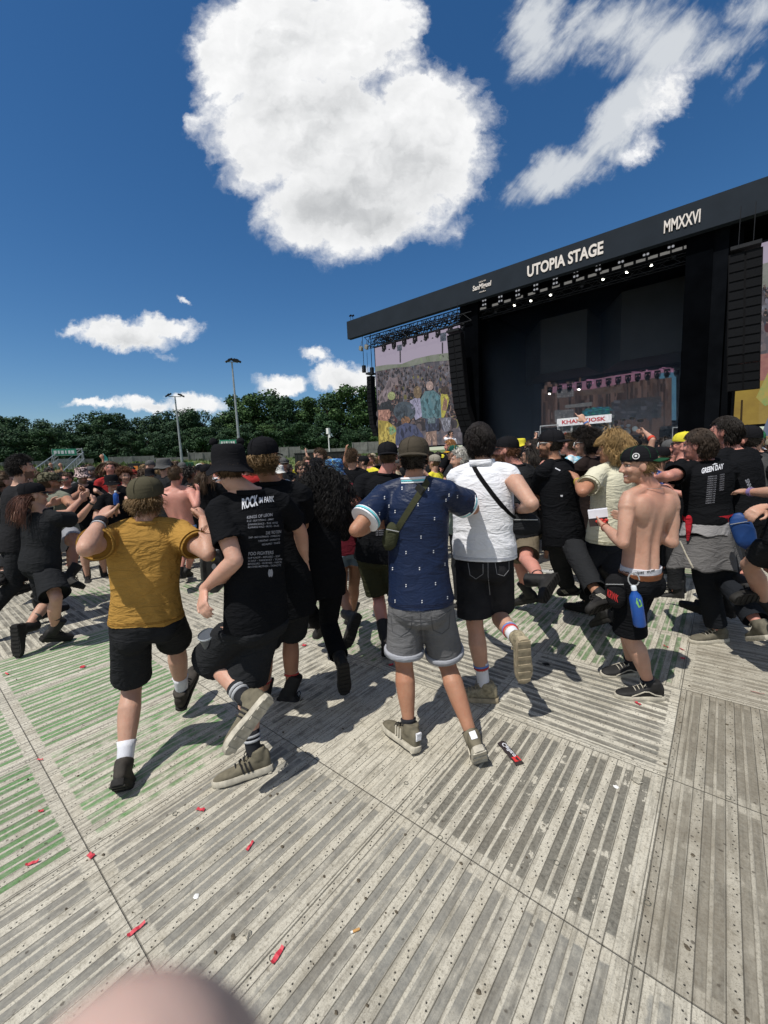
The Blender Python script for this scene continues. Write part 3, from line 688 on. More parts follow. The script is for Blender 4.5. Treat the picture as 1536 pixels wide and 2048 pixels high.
# inside the stage ---------------------------------------------------
YD = YS+11
bd = empty('backdrop_screen', (aty(1217, 830, YD).x, YD, 1.95), 'wide backdrop screen at the rear of the stage showing a brown graffitied wall', 'screen')
src3 = lambda x, y: (1040+x/3.84, 700+y/3.84)
def B(pts, c, k, n, **kw): return emis_poly([src3(x, y) for x, y in pts], c, bd, YD, .02+.01*k, n, .42, **kw)
B([(165, 300), (1165, 200), (1165, 760), (165, 760)], (.10, .062, .05), 0, 'picture_wall', mixc=(.15, .095, .075), scale=.5)
B([(240, 285), (760, 190), (1060, 150), (1190, 140), (1190, 185), (900, 235), (550, 300), (250, 330)], (.32, .18, .26), 1, 'picture_sky', mixc=(.42, .2, .28), scale=.4)
B([(1070, 180), (1200, 160), (1200, 540), (1165, 540), (1165, 210), (1070, 222)], (.09, .22, .36), 2, 'picture_edge', mixc=(.12, .3, .42), scale=.6)
B([(470, 310), (790, 275), (800, 325), (475, 352)], (.17, .115, .09), 3, 'picture_panel')
B([(345, 425), (550, 398), (552, 428), (350, 448)], (.27, .27, .27), 4, 'picture_board', mixc=(.16, .16, .16), scale=3.)
B([(265, 465), (412, 455), (414, 545), (268, 555)], (.2, .2, .21), 4, 'picture_tiles', mixc=(.1, .1, .1), scale=2.)
B([(475, 470), (560, 440), (690, 435), (690, 495), (480, 510)], (.03, .10, .12), 5, 'picture_graffiti', mixc=(.04, .18, .21), scale=1.6)
B([(280, 305), (412, 295), (414, 360), (284, 372)], (.17, .15, .15), 5, 'picture_tiles', mixc=(.08, .07, .07), scale=3.)
B([(700, 400), (880, 370), (1085, 355), (1085, 520), (700, 540)], (.035, .045, .055), 6, 'picture_shade', mixc=(.07, .06, .06), scale=.7)
rgs = np.random.RandomState(6); vs = []; fs = []; tn = []
def bq(x0, y0, x1, y1, c, o_):
    b = len(vs); vs.extend([aty(*src3(x, y), YD-o_) for x, y in ((x0, y0), (x1, y0), (x1, y1), (x0, y1))]); fs.append((b, b+1, b+2, b+3)); tn.extend([*c, 1])
for q in range(150):
    x = rgs.uniform(170, 1150); w = rgs.uniform(3, 26); y0 = rgs.uniform(230, 480)-(x-170)*.08; v_ = rgs.choice([.35, .5, .7, 1.35, 1.7]); bq(x, y0, x+w, y0+rgs.uniform(40, 260), (.055*v_, .034*v_, .028*v_), .021+.00002*q)
for gx, gy, nx, ny in ((268, 466, 9, 6), (285, 306, 8, 4)):
    for i in range(nx):
        for j in range(ny): v_ = rgs.uniform(.5, 1.2); bq(gx+i*16, gy+j*15-i*1.2, gx+i*16+13, gy+j*15+12-i*1.2, (.13*v_, .13*v_, .135*v_), .085)
for q in range(60): x = rgs.uniform(480, 690); y = rgs.uniform(436, 500); bq(x, y, x+rgs.uniform(4, 30), y+rgs.uniform(3, 10), (.02, .16*rgs.uniform(.4, 1.3), .18*rgs.uniform(.4, 1.3)), .09+.0001*q)
for q in range(46): x = rgs.uniform(705, 1080); y = rgs.uniform(380, 520); v_ = rgs.uniform(.3, 1.4); bq(x, y, x+rgs.uniform(6, 50), y+rgs.uniform(4, 30), (.05*v_, .05*v_, .06*v_), .1+.0001*q)
for q in range(40): x = rgs.uniform(260, 1180); y = 330-(x-165)*.155-rgs.uniform(20, 60); v_ = rgs.uniform(.5, 1.5); bq(x, y, x+rgs.uniform(10, 60), y+rgs.uniform(4, 14), (.22*v_, .10*v_, .17*v_), .06+.0001*q)
me = bpy.data.meshes.new('picture_detail'); og = parent_origin(bd); me.from_pydata([v-og for v in vs], [], fs); me.update(); a_ = me.attributes.new('tone', 'FLOAT_COLOR', 'FACE'); a_.data.foreach_set('color', tn); link('picture_detail', me, tone_m, bd)
for k in range(14):
    x = 230+k*75; y = 330-k*11.2
    p = aty(*src3(x, y-22), YD-1.5); moving_head(p.x, p.y, p.z+.2, 'round moving head light in the row over the backdrop screen', ang=0, lit=k in (0, 3), r=.2)
YK = YS+4.2
ks = empty('kiosk', (aty(1170, 860, YK).x, YK, 1.95), 'pale stage kiosk with a white sign reading KHAN KIOSK in red', 'kiosk')
kx0, kx1 = aty(1117, 840, YK).x, aty(1223, 840, YK).x; kz = aty(1170, 833, YK).z
kg = m_plain('kiosk_grey', (.35, .36, .34), .7); kw = m_plain('kiosk_white', (.78, .78, .8), .5)
mb = MB()
for xa, xb in ((kx0, kx0+.18), (kx0+1.0, kx0+1.15), (kx0+1.95, kx0+2.1), (kx1-.15, kx1)): mb.box(((xa+xb)/2, YK, (1.95+kz-.5)/2), (xb-xa, .3, kz-.5-1.95))
mb.box(((kx0+kx1)/2, YK+1.0, (1.95+kz)/2), (kx1-kx0, .1, kz-1.95)); mb.box(((kx0+kx1)/2, YK+.5, kz-.3), (kx1-kx0-.02, .95, .1)); mb.box((kx0+.6, YK, 2.15), (.8, .1, .4)); mb.build('body', kg, ks)
mb = MB(); mb.box(((kx0+kx1)/2, YK-.2, kz-.32), (kx1-kx0+.1, .12, .62)); sg = mb.build('sign', kw, ks)
me = text_mesh('KHAN KIOSK', 1., .03); xs = [v.co.x for v in me.vertices]; x0_, x1_ = min(xs), max(xs)
for v in me.vertices: v.co = Vector((kx0+.35+(v.co.x-x0_)/(x1_-x0_)*(kx1-kx0-.7), YK-.27, kz-.46+v.co.y*.42))-parent_origin(sg)
link('lettering', me, m_plain('kiosk_red', (.5, .03, .04), .6), sg)
mb = MB(); mb.box((kx0+.6, YK-.02, 2.9), (.8, .04, .9)); mb.build('poster', m_plain('poster_grey', (.2, .2, .2), .6, .6, 3.), ks)
mb = MB(); mb.add(*prism([(kx0+.32, YK-.06, 2.6), (kx0+.9, YK-.06, 2.6), (kx0+.8, YK-.06, 3.0), (kx0+.6, YK-.06, 3.15), (kx0+.4, YK-.06, 3.0)], (0, .03, 0))); mb.build('poster_picture', m_plain('poster_red', (.4, .05, .04), .6), ks)
for x in (kx0+2.5, kx0+3.25):
    mb = MB()
    for z in (2.5, 2.85, 3.2, 3.55): mb.box((x, YK, z), (.62, .3, .05)); [mb.box((x-.25+.125*q, YK, z+.12), (.07, .1, .18)) for q in range(5)]
    mb.build('magazine_rack', m_plain('rack_dark', (.09, .09, .09), .6, .5, 9.), ks)
# drums, amps, tv stand, wedges
def amp(x, y, z, label):
    e = empty('guitar_amp', (x, y, z), label, 'amplifier'); mb = MB(); mb.box((x, y, z+.5), (.75, .4, 1.0)); mb.build('cabinet', cab_m, e); mb = MB(); mb.box((x, y-.21, z+.45), (.65, .02, .75)); mb.build('grille', grille, e)
    mb = MB(); mb.box((x, y, z+1.13), (.7, .3, .25)); mb.build('amp_head', m_plain('amp_panel', (.12, .12, .12), .5), e)
ddk = Vector((aty(1254, 865, YS+9).x, YS+9, 1.95))
mb = MB(); mb.box(ddk+Vector((0, 0, .35)), (3.4, 2.2, .7)); dr_ = mb.build('drum_riser', m_plain('riser_black', (.03, .03, .035), .6), None); tag(dr_, 'low black riser under the drum kit', 'riser')
ddk.z += .7
dk = empty('drum_kit', ddk, 'drum kit with chrome stands and cymbals on the riser right of the kiosk', 'drum kit'); chrome = m_plain('drum_chrome', (.6, .6, .62), .25, metal=.9); shell = m_plain('drum_shell', (.12, .12, .13), .3)
for dx_, dz_, r, l, nm in ((0, .35, .3, .4, 'bass_drum'), (-.4, .8, .16, .22, 'tom'), (.1, .85, .15, .2, 'tom'), (.6, .55, .2, .35, 'floor_tom'), (-.75, .65, .18, .15, 'snare')):
    mb = MB(); a = ddk+Vector((dx_, 0, dz_)); mb.tube([a+Vector((0, -l/2, 0)), a+Vector((0, l/2, 0))], r, 18); mb.build(nm, shell, dk); 
    mb = MB(); mb.tube([a+Vector((0, -l/2-.03, 0)), a+Vector((0, -l/2+.02, 0))], r+.012, 18); mb.build('hoop', chrome, dk)
for dx_, dz_, r in ((-.9, 1.25, .22), (-.3, 1.4, .2), (.35, 1.45, .22), (.95, 1.2, .26)):
    mb = MB(); a = ddk+Vector((dx_, .1, dz_)); mb.tube([a-Vector((0, .01, .02)), a, a+Vector((0, .01, .02))], [r*.9, r, .05], 16); mb.build('cymbal', m_plain('brass', (.55, .42, .15), .3, metal=.9), dk)
    mb = MB(); mb.tube([a, Vector((a.x, a.y, ddk.z))], .015, 5); mb.tube([Vector((a.x, a.y, ddk.z+.3)), Vector((a.x+.25, a.y-.2, ddk.z))], .012, 4); mb.tube([Vector((a.x, a.y, ddk.z+.3)), Vector((a.x-.25, a.y-.2, ddk.z))], .012, 4); mb.build('stand', chrome, dk)
for px, lab in ((1330, 'left of the two black amplifiers at the right of the stage'), (1345, 'right of the two black amplifiers at the right of the stage')):
    amp(aty(px, 870, YS+8).x, YS+8, 1.95, lab)
tvp = aty(1098, 860, YS+3); e = empty('flight_case', (tvp.x, tvp.y, 1.95), 'silver edged frame with a tilted black screen left of the kiosk', 'monitor stand')
mb = MB(); w_ = .7; z0, z1 = 1.95, aty(1098, 851, YS+3).z
for s_ in (-1, 1): mb.box((tvp.x+s_*w_, tvp.y, (z0+z1)/2), (.06, .06, z1-z0))
mb.box((tvp.x, tvp.y, z1), (2*w_+.06, .08, .08)); mb.build('frame', m_plain('alu', (.45, .46, .47), .4, metal=.6), e)
mb = MB(); mb.box((tvp.x, tvp.y+.1, (z0+z1)/2+.1), (2*w_-.15, .08, z1-z0-.5), Matrix.Rotation(.25, 3, 'X')); mb.build('screen', m_plain('tv_glass', (.02, .022, .025), .1, spec=.7), e)
tvp = aty(1365, 860, YS+3); e = empty('flight_case', (tvp.x, tvp.y, 1.95), 'silver edged rack frame at the right of the stage front', 'rack')
mb = MB(); z1 = aty(1365, 854, YS+3).z
for s_ in (-1, 1): mb.box((tvp.x+s_*.55, tvp.y, (1.95+z1)/2), (.05, .06, z1-1.95))
mb.box((tvp.x, tvp.y, z1), (1.15, .08, .06)); mb.build('frame', MATS['alu'], e)
mb = MB(); mb.box((tvp.x, tvp.y+.2, 2.4), (1., .4, .9)); mb.build('case', black, e)
for px in (1421, 1443):
    p0 = aty(px, 860, YS+2.2); z1 = aty(px, 822, YS+2.2).z
    mb = MB(); mb.box((p0.x, p0.y, (1.95+z1)/2), (.09, .09, z1-1.95)); mb.box((p0.x, p0.y, 2.0), (.5, .5, .06)); mb.box((p0.x+.15, p0.y, z1-.2), (.3, .2, .14)); tag(mb.build('lamp_stand', MATS['alu'], None), 'upright silver lamp stand at the right of the stage, %s one' % ('left' if px < 1430 else 'right'), 'lamp stand')
for k in range(5):
    x = -13.5+k*2.1; mb = MB(); mb.add(*prism([(x, YS-.3, 1.953), (x, YS+.35, 1.953), (x, YS+.35, 2.33), (x, YS+.12, 2.33)], (.55, 0, 0))); tag(mb.build('floor_monitor', cab_m, None), 'black wedge monitor along the front edge of the stage', 'speaker', 'wedge monitors on the stage edge')
# stage smoke: real air lit by the sky and the lamps
t = NT('stage_smoke'); t.t.nodes.remove(t.bsdf)
pv = t.n('ShaderNodeVolumePrincipled'); pv.inputs['Color'].default_value = (.75, .82, .92, 1)
pp = t.coord('Generated'); sp_ = t.n('ShaderNodeSeparateXYZ'); t.set(sp_, 0, pp)
nz = t.noise(t.coord(), .45, 4, .6)
dn = t.math('MULTIPLY', t.mapr(nz, .45, .75, 0., .07), t.mapr(sp_.outputs[2], .25, .9, 1., 0.))
t.set(pv, 'Density', dn); t.t.links.new(pv.outputs[0], t.t.nodes['Material Output'].inputs['Volume'])
smk_m = t.m
mb = MB(); mb.box((-4.6, YS+7.2, 3.6), (6.4, 6.0, 3.2)); o = mb.build('stage_smoke', smk_m); tag(o, 'thin bluish smoke drifting over the stage floor', 'smoke', kind='stuff')

t = NT('stage_haze'); t.t.nodes.remove(t.bsdf); pv = t.n('ShaderNodeVolumePrincipled'); pv.inputs['Color'].default_value = (.5, .68, .95, 1); pv.inputs['Density'].default_value = .013
t.t.links.new(pv.outputs[0], t.t.nodes['Material Output'].inputs['Volume'])
mb = MB(); mb.box(((XOL+XOR)/2, YS+7.8, 7.6), (XOR-XOL-.6, 12.6, 11.2)); o = mb.build('stage_haze', t.m); tag(o, 'faint blue haze hanging in the dark stage opening', 'smoke', kind='stuff')
# ------------------------------------------------------------------ bank, walls, trees, poles behind the crowd on the left
leafm = []
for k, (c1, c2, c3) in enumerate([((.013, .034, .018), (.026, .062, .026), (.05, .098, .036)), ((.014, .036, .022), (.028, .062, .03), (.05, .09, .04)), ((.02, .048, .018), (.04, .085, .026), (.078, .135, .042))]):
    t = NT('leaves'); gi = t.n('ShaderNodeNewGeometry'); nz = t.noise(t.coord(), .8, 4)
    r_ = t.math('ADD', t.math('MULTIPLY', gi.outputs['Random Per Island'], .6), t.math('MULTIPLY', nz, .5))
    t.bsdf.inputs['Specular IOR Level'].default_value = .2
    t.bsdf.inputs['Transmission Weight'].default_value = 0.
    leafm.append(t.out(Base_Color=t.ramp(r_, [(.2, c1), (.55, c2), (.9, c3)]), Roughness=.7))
bark = m_plain('bark', (.06, .05, .038), .9, .3, 3., bump=.4, bscale=8.)
def crown_mesh(seed, h, rad, base, n=2600, leaf=.42):
    rg = np.random.RandomState(seed); lobes = []
    for k in range(15):
        a = rg.uniform(0, 6.28); z = base+(h-base)*rg.uniform(.05, .95); rr = rad*(1-.75*abs((z-base)/(h-base)-.4)**1.5)*rg.uniform(.25, .75)
        lobes.append((rr*math.cos(a), rr*math.sin(a), z, rg.uniform(.3, .5)*rad*(1.15-.5*(z-base)/(h-base))))
    lobes.append((0, 0, h-rad*.38, rad*.42)); lobes.append((0, 0, base+(h-base)*.45, rad*.6))
    mb = MB()
    lob = np.array(lobes)
    for i in range(n):
        L = lob[rg.randint(len(lob))]
        d = rg.normal(size=3); d /= np.linalg.norm(d); r = L[3]*rg.uniform(.55, 1.08)**.7
        if rg.rand() < .12: r *= 1.12
        c = Vector((L[0]+d[0]*r, L[1]+d[1]*r, L[2]+d[2]*r*.85))
        nrm = Vector(d+rg.normal(size=3)*.55).normalized(); u = nrm.orthogonal().normalized(); w = nrm.cross(u); a = rg.uniform(0, 6.28); u, w = u*math.cos(a)+w*math.sin(a), w*math.cos(a)-u*math.sin(a)
        s = leaf*rg.uniform(.55, 1.25)
        k = 5; pts = []
        for q in range(k):
            an = 2*math.pi*q/k+rg.uniform(-.4, .4); rr = s*rg.uniform(.55, 1.1); pts.append(c+u*rr*math.cos(an)+w*rr*.75*math.sin(an)+nrm*rg.uniform(-.12, .12)*s)
        b = len(mb.v); mb.v += [tuple(p) for p in pts]; mb.f.append(tuple(range(b, b+k)))
    return mb.mesh('crown')
def trunk_mb(seed, h, rad, base):
    rg = random.Random(seed); mb = MB()
    mb.tube([(0, 0, -.5), (.05, 0, base*.5), (rg.uniform(-.2, .2), .1, base+1), (rg.uniform(-.4, .4), .2, h*.75)], [.42, .32, .26, .07], 9)
    for k in range(6):
        a = rg.uniform(0, 6.28); z = base*.8+k*.12*h; L = rad*rg.uniform(.5, .8)
        mb.tube([(0, 0, z), (L*.5*math.cos(a), L*.5*math.sin(a), z+L*.35), (L*math.cos(a), L*math.sin(a), z+L*.75)], [.15, .09, .03], 6)
    return mb
protos = []
for k in range(6):
    h = 14.+k % 3; rd = 5.+.5*(k % 2); cm = crown_mesh(40+k, h, rd, 1.4, 6000, .30)
    tm = trunk_mb(k, h, rd, 2.4).mesh('trunk'); protos.append((cm, tm, h))
def tree(px, py_top, d, k, mat, label, group, wide=1.):
    g = hdir(px, 900)*d; zt = at(px, py_top, d).z; base = 2.2
    cm, tm, h = protos[k % 6]; s_ = (zt-base)/h
    e = empty('tree', (g.x, g.y, base), label, 'tree', group); e.rotation_euler.z = random.uniform(0, 6.28); e.scale = (s_*wide, s_*wide, s_)
    c = bpy.data.objects.new('crown', cm); COL.objects.link(c); c.parent = e
    if not cm.materials: cm.materials.append(None)
    c.material_slots[0].link = 'OBJECT'; c.material_slots[0].material = mat
    tr = bpy.data.objects.new('trunk', tm); COL.objects.link(tr); tr.parent = e
    if not tm.materials: tm.materials.append(bark)
outline = [(-60, 850), (-30, 838), (5, 830), (30, 838), (60, 845), (92, 838), (120, 845), (150, 838), (178, 825), (205, 822), (232, 826), (262, 836), (300, 838), (330, 822), (358, 818), (385, 815), (412, 820), (440, 832), (468, 828), (500, 795), (525, 783), (548, 778), (572, 790), (602, 800), (630, 795), (660, 785), (688, 778), (715, 772), (745, 775), (775, 780)]
rg = random.Random(3)
for i, (px, py) in enumerate(outline):
    d = 118-18*(px/760.) + rg.uniform(-5, 5)
    right = px > 480
    tree(px, py, d, rg.randrange(6), leafm[2 if right and rg.random() < .7 else rg.randrange(2)],  # mostly the lightest leaf green to the right
         'taller leafy tree in the wood right of the tall floodlight pole' if right else 'dark leafy tree in the wood beyond the grass bank',
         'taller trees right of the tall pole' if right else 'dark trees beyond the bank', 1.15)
for i in range(26):
    px = -60+i*33+rg.uniform(-8, 8); d = 108-16*(px/760.); right = px > 480
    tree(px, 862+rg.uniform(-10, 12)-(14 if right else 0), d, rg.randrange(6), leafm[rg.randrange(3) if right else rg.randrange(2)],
         'lower tree at the foot of the wood right of the tall pole' if right else 'lower dark tree at the foot of the wood behind the bank walls', 'lower trees at the foot of the wood', 1.35)
# grass bank: a real slope that climbs away from the arena
t = NT('bank_grass'); p = t.coord(); n1 = t.noise(p, .18, 5); n2 = t.noise(p, 1.6, 6, .7)
g_ = t.ramp(n1, [(.35, (.06, .105, .022)), (.65, (.12, .15, .045))]); g_ = t.mix(t.mapr(n2, .5, .72, 0, .6), g_, (.035, .06, .014, 1))
bank_m = t.out(Base_Color=g_, Roughness=.95, Normal=t.bump(n2, .7, .15))
mb = MB(); pr = []
N = 40
prof = [(40, -.1), (52, -.02), (58, 0.7), (66, 1.7), (78, 2.6), (92, 3.0), (130, 3.2), (200, 3.4)]
for i in range(N+1):
    px = -260+i*30; h_ = hdir(px, 900)
    pr.append([(h_.x*d, h_.y*d, z+.12*math.sin(i*1.7+d)) for d, z in prof])
for i in range(N):
    for j in range(len(prof)-1):
        mb.add([pr[i][j], pr[i+1][j], pr[i+1][j+1], pr[i][j+1]], [(0, 1, 2, 3)])
tag(mb.build('grass_bank', bank_m, smooth=True), kind='structure')
# rough grass growing on the bank
mb = MB(); rg2 = np.random.RandomState(3)
for i in range(5000):
    px = rg2.uniform(-100, 780); d = rg2.uniform(56, 90); h_ = hdir(px, 900); z = np.interp(d, [q[0] for q in prof], [q[1] for q in prof])
    x, y = h_.x*d, h_.y*d; s_ = rg2.uniform(.1, .35); a = rg2.uniform(0, 6.28)
    mb.add([(x-s_*math.cos(a), y-s_*math.sin(a), z-.1), (x+s_*math.cos(a), y+s_*math.sin(a), z-.1), (x+rg2.normal()*.1, y, z+s_*1.6)], [(0, 1, 2)])
tag(mb.build('rough_grass', bank_m), 'rough long grass growing on the bank', 'grass', kind='stuff')
# concrete block walls along the bank
t = NT('concrete_blocks'); p = t.coord(); br = t.n('ShaderNodeTexBrick'); mp_ = t.n('ShaderNodeMapping'); t.set(mp_, 'Vector', p); mp_.inputs['Rotation'].default_value = (R_(90), 0, 0); t.set(br, 'Vector', mp_.outputs[0])
br.inputs['Color1'].default_value = (.18, .18, .168, 1); br.inputs['Color2'].default_value = (.25, .25, .235, 1); br.inputs['Mortar'].default_value = (.09, .09, .085, 1)
br.inputs['Scale'].default_value = 1.; br.inputs['Brick Width'].default_value = 1.3; br.inputs['Row Height'].default_value = 1.5; br.inputs['Mortar Size'].default_value = .03
n1 = t.noise(p, 1.2, 6, .7); cw = t.mix(t.mapr(n1, .42, .66, 0, .75), br.outputs[0], (.10, .10, .09, 1))
conc = t.out(Base_Color=cw, Roughness=.9, Normal=t.bump(n1, .3, .05))
def wall(px0, px1, py0, py1, d, label, th=.4):
    a, b = hdir(px0, 905)*d, hdir(px1, 905)*d; zt = at((px0+px1)/2, py0, d).z; zb_ = at((px0+px1)/2, py1, d).z
    L = (b-a).length; e = empty('block_wall', (a+(b-a)*.5+Vector((0, 0, zb_))), label, 'wall'); ang = math.atan2(b.y-a.y, b.x-a.x)
    e.rotation_euler.z = ang
    mb = MB(); mb.box((0, 0, (zt-zb_)/2-.3), (L, th, zt-zb_+.6)); w = mb.build('wall', conc, None); w.parent = e; w.location = (0, 0, 0)
    mb = MB(); nn = max(2, int(L/2.6))
    for k in range(nn+1): mb.box((-L/2+L*k/nn, -th/2-.06, (zt-zb_)/2), (.16, .12, zt-zb_+.1))
    pl = mb.build('pier', conc, None); pl.parent = e; pl.location = (0, 0, 0); pl['kind'] = 'stuff' if nn > 100 else ''
    del pl['kind']
wall(62, 112, 922, 938, 84, 'grey block wall left of the metal stairs'); wall(150, 184, 918, 936, 84, 'short grey block wall just right of the metal stairs')
wall(217, 306, 913, 928, 82, 'long grey block wall with stained panels behind the teal flag'); wall(376, 432, 905, 918, 80, 'grey block wall right of the shorter floodlight pole'); wall(306, 376, 915, 926, 86, 'low grey wall between the two longer block walls')
wall(552, 600, 894, 911, 78, 'weedy grey block wall behind the open-mouthed man'); wall(600, 690, 898, 909, 79, 'low dark block wall running behind the white mast'); wall(706, 764, 884, 900, 76, 'pale block wall beside the left video screen')
wall(-40, 40, 925, 940, 90, 'dark block wall at the far left of the bank')
# metal stair with a green sign gantry
galv = m_plain('galvanised_steel', (.34, .36, .37), .45, .2, 3., metal=.5); green_s = m_plain('sign_green', (.05, .28, .17), .6, .15, 2.); white_p = m_plain('white_paint', (.75, .75, .73), .6)
def gantry(px, py_sign, py_base, w_px, d, label, stairs):
    c = at(px, py_base, d); r = Vector((hdir(px+40, 905)-hdir(px-40, 905))).normalized(); fw = hdir(px, 905); sc = d/F*1.05
    zt = at(px, py_sign, d).z; w = w_px*sc
    e = empty('sign_gantry', (c.x, c.y, c.z), label, 'gantry'); mb = MB()
    for s_ in (-.5, .5):
        for q in (0, 1.8): mb.tube([c+r*w*s_+fw*q-Vector((0, 0, .5)), Vector((*(c+r*w*s_+fw*q).xy, zt))], .07, 6)
    for z in (c.z+.6, (c.z+zt)/2, zt-.1):
        mb.tube([Vector((*(c-r*w*.5).xy, z)), Vector((*(c+r*w*.5).xy, z))], .05, 5); mb.tube([Vector((*(c-r*w*.5+fw*1.8).xy, z)), Vector((*(c+r*w*.5+fw*1.8).xy, z))], .05, 5)
    mb.tube([Vector((*(c-r*w*.5).xy, c.z)), Vector((*c.xy, zt))], .05, 5); mb.tube([Vector((*c.xy, c.z)), Vector((*(c+r*w*.5).xy, zt))], .05, 5)
    mb.tube([Vector((*(c-r*w*.5).xy, c.z+.8)), Vector((*(c+r*w*.5+fw*1.8).xy, zt))], .05, 5); mb.build('scaffold', galv, e)
    cs_ = Vector((*(c-r*w*.1-fw*.15).xy, zt-.55)); Mz = Matrix.Rotation(math.atan2(r.y, r.x), 3, 'Z')
    mb = MB(); mb.box(cs_, (w*.8, .08, 1.0), Mz); sg_ = mb.build('sign_board', green_s, e)
    mb = MB()
    for k, ww in enumerate((.12, .08, .12, .05, .1, .12)): mb.box(cs_+r*w*(-.3+.115*k)-fw*.06, (w*ww*.8, .02, .5), Mz)
    mb.build('lettering', white_p, sg_)
    if stairs:
        mb = MB(); a = c+r*w*.1; b = at(70, 952, d-20)
        for off in (-1.6, 1.6):
            for hgt in (0, 1.0):
                mb.tube([a+r*off+Vector((0, 0, hgt)), Vector((b.x, b.y, 0))+r*off+Vector((0, 0, hgt))], .06, 5)
        st = mb.build('handrail', galv, e); mb = MB(); n = 30
        for k in range(n):
            q = (a.lerp(Vector((b.x, b.y, 0)), k/n)); mb.box(q, (3.2, .35, .06), Mz)
        for k in range(0, n, 3):
            q = (a.lerp(Vector((b.x, b.y, 0)), k/n))
            for off in (-1.6, 1.6): mb.tube([q+r*off, q+r*off+Vector((0, 0, 1.0))], .03, 4)
        mb.build('steps', galv, e)
gantry(137, 897, 918, 36, 80, 'sign gantry with long metal stairs down the bank at the left', True)
gantry(461, 879, 892, 34, 76, 'green sign gantry at the foot of the tall floodlight pole', False)
# floodlight masts
def mast(px_t, py_t, px_b, py_b, d, label, heads):
    top = at(px_t, py_t, d); b = hdir(px_b, 905)*d; zb_ = 1.5
    top = Vector((b.x, b.y, top.z)); e = empty('floodlight_mast', (b.x, b.y, zb_), label, 'light mast')
    r = (hdir(px_t+40)-hdir(px_t-40)).normalized(); fw = hdir(px_t)
    mb = MB(); mb.tube([(b.x, b.y, zb_-1), top], [.22, .10], 12); mb.tube([top-r*.9, top+r*.9], .06, 8); mb.build('pole', galv, e)
    for s_ in heads:
        c = top+r*s_+Vector((0, 0, .2)); M = Matrix.Rotation(math.atan2(r.y, r.x), 3, 'Z') @ Matrix.Rotation(-.5 if s_ < 0 else .4, 3, 'Y')
        mb = MB(); mb.box(c, (1.0, .6, .16), M); mb.box(c+Vector((0, 0, .12)), (.3, .3, .14), M); mb.build('lamp_head', steel_d, e)
    return e
mast(345, 793, 362, 905, 74, 'shorter floodlight pole with two flat lamp heads in front of the dark trees', (-.9, .9)); mast(466, 724, 480, 895, 62, 'taller floodlight pole with a cluster of lamps on top', (-.35, .3, .75))
b = hdir(659, 905)*66; e = empty('camera_mast', (b.x, b.y, 1.2), 'thin white mast with a boxy head in front of the wood', 'mast'); zt_ = at(659, 862, 66).z
mb = MB(); mb.tube([(b.x, b.y, .5), (b.x, b.y, zt_)], [.12, .07], 8); mb.build('pole', white_p, e)
mb = MB(); mb.box((b.x, b.y, zt_), (.5, .4, .9)); mb.box((b.x+.3, b.y, zt_-.8), (.25, .25, .5)); mb.build('head', white_p, e)
# teal feather flag, containers, low barrier, bins
b = hdir(206, 905)*60; zt_ = at(206, 907, 60).z; e = empty('feather_flag', (b.x, b.y, 1.2), 'tall teal feather flag on the grass bank', 'flag'); r = (hdir(246)-hdir(166)).normalized()
mb = MB(); mb.tube([(b.x, b.y, .6), (b.x, b.y, zt_)], .04, 6); mb.build('pole', white_p, e)
o_ = Vector((b.x, b.y, 0)); mb = MB(); mb.add(*prism([o_+r*.05+Vector((0, 0, zt_)), o_+r*.35+Vector((0, 0, zt_-.5)), o_+r*.75+Vector((0, 0, 1.4)), o_-r*.35+Vector((0, 0, 1.4))], hdir(206)*.04)); mb.build('banner', m_plain('flag_teal', (.06, .33, .29), .7, .1), e)
mb = MB(); [mb.box(o_+r*.15+Vector((0, 0, zt_-1.-k*.42))-hdir(206)*.05, (.26, .03, .25), Matrix.Rotation(math.atan2(r.y, r.x), 3, 'Z')) for k in range(4)]; mb.build('lettering', white_p, e)
def container(px0, px1, py0, d, m, label):
    a, b_ = hdir(px0)*d, hdir(px1)*d; c = (a+b_)/2; zt = at((px0+px1)/2, py0, d).z; M = Matrix.Rotation(math.atan2(b_.y-a.y, b_.x-a.x), 3, 'Z'); L = (b_-a).length
    e = empty('cabin', (c.x, c.y, 0), label, 'cabin'); mb = MB(); mb.box((c.x, c.y, zt/2), (L, 2.4, zt), M); mb.build('body', m, e)
    mb = MB(); n = int(L/.5)
    for k in range(n): mb.box(Vector((c.x, c.y, zt/2))+M @ Vector((-L/2+(k+.5)*L/n, -1.22, 0)), (.14, .06, zt*.9), M)
    mb.build('rib', m, e); mb = MB(); mb.box((c.x, c.y, zt+.05), (L+.1, 2.5, .1), M); mb.build('roof', m, e)
container(253, 320, 928, 52, m_plain('cabin_dark', (.05, .05, .05), .7), 'low dark cabin with orange notices behind the crowd'); container(356, 384, 927, 50, m_plain('cabin_green', (.03, .12, .07), .6), 'dark green cabin with pale signs at the back of the arena')
container(590, 700, 906, 54, m_plain('hoarding_black', (.02, .022, .022), .7), 'long low black hoarding at the back right of the crowd')
for px in (268, 348):
    p = hdir(px)*49.5; mb = MB(); mb.box((p.x, p.y, at(px, 932, 49.5).z-.3), (.45, .05, .6), Matrix.Rotation(.6, 3, 'Z')); mb.box((p.x, p.y, .8), (.08, .05, 1.6)); tag(mb.build('notice_board', m_plain('notice_orange', (.5, .16, .03), .7)), 'small orange notice at the back of the arena, %s of the two' % ('left' if px < 300 else 'right'), 'notice')
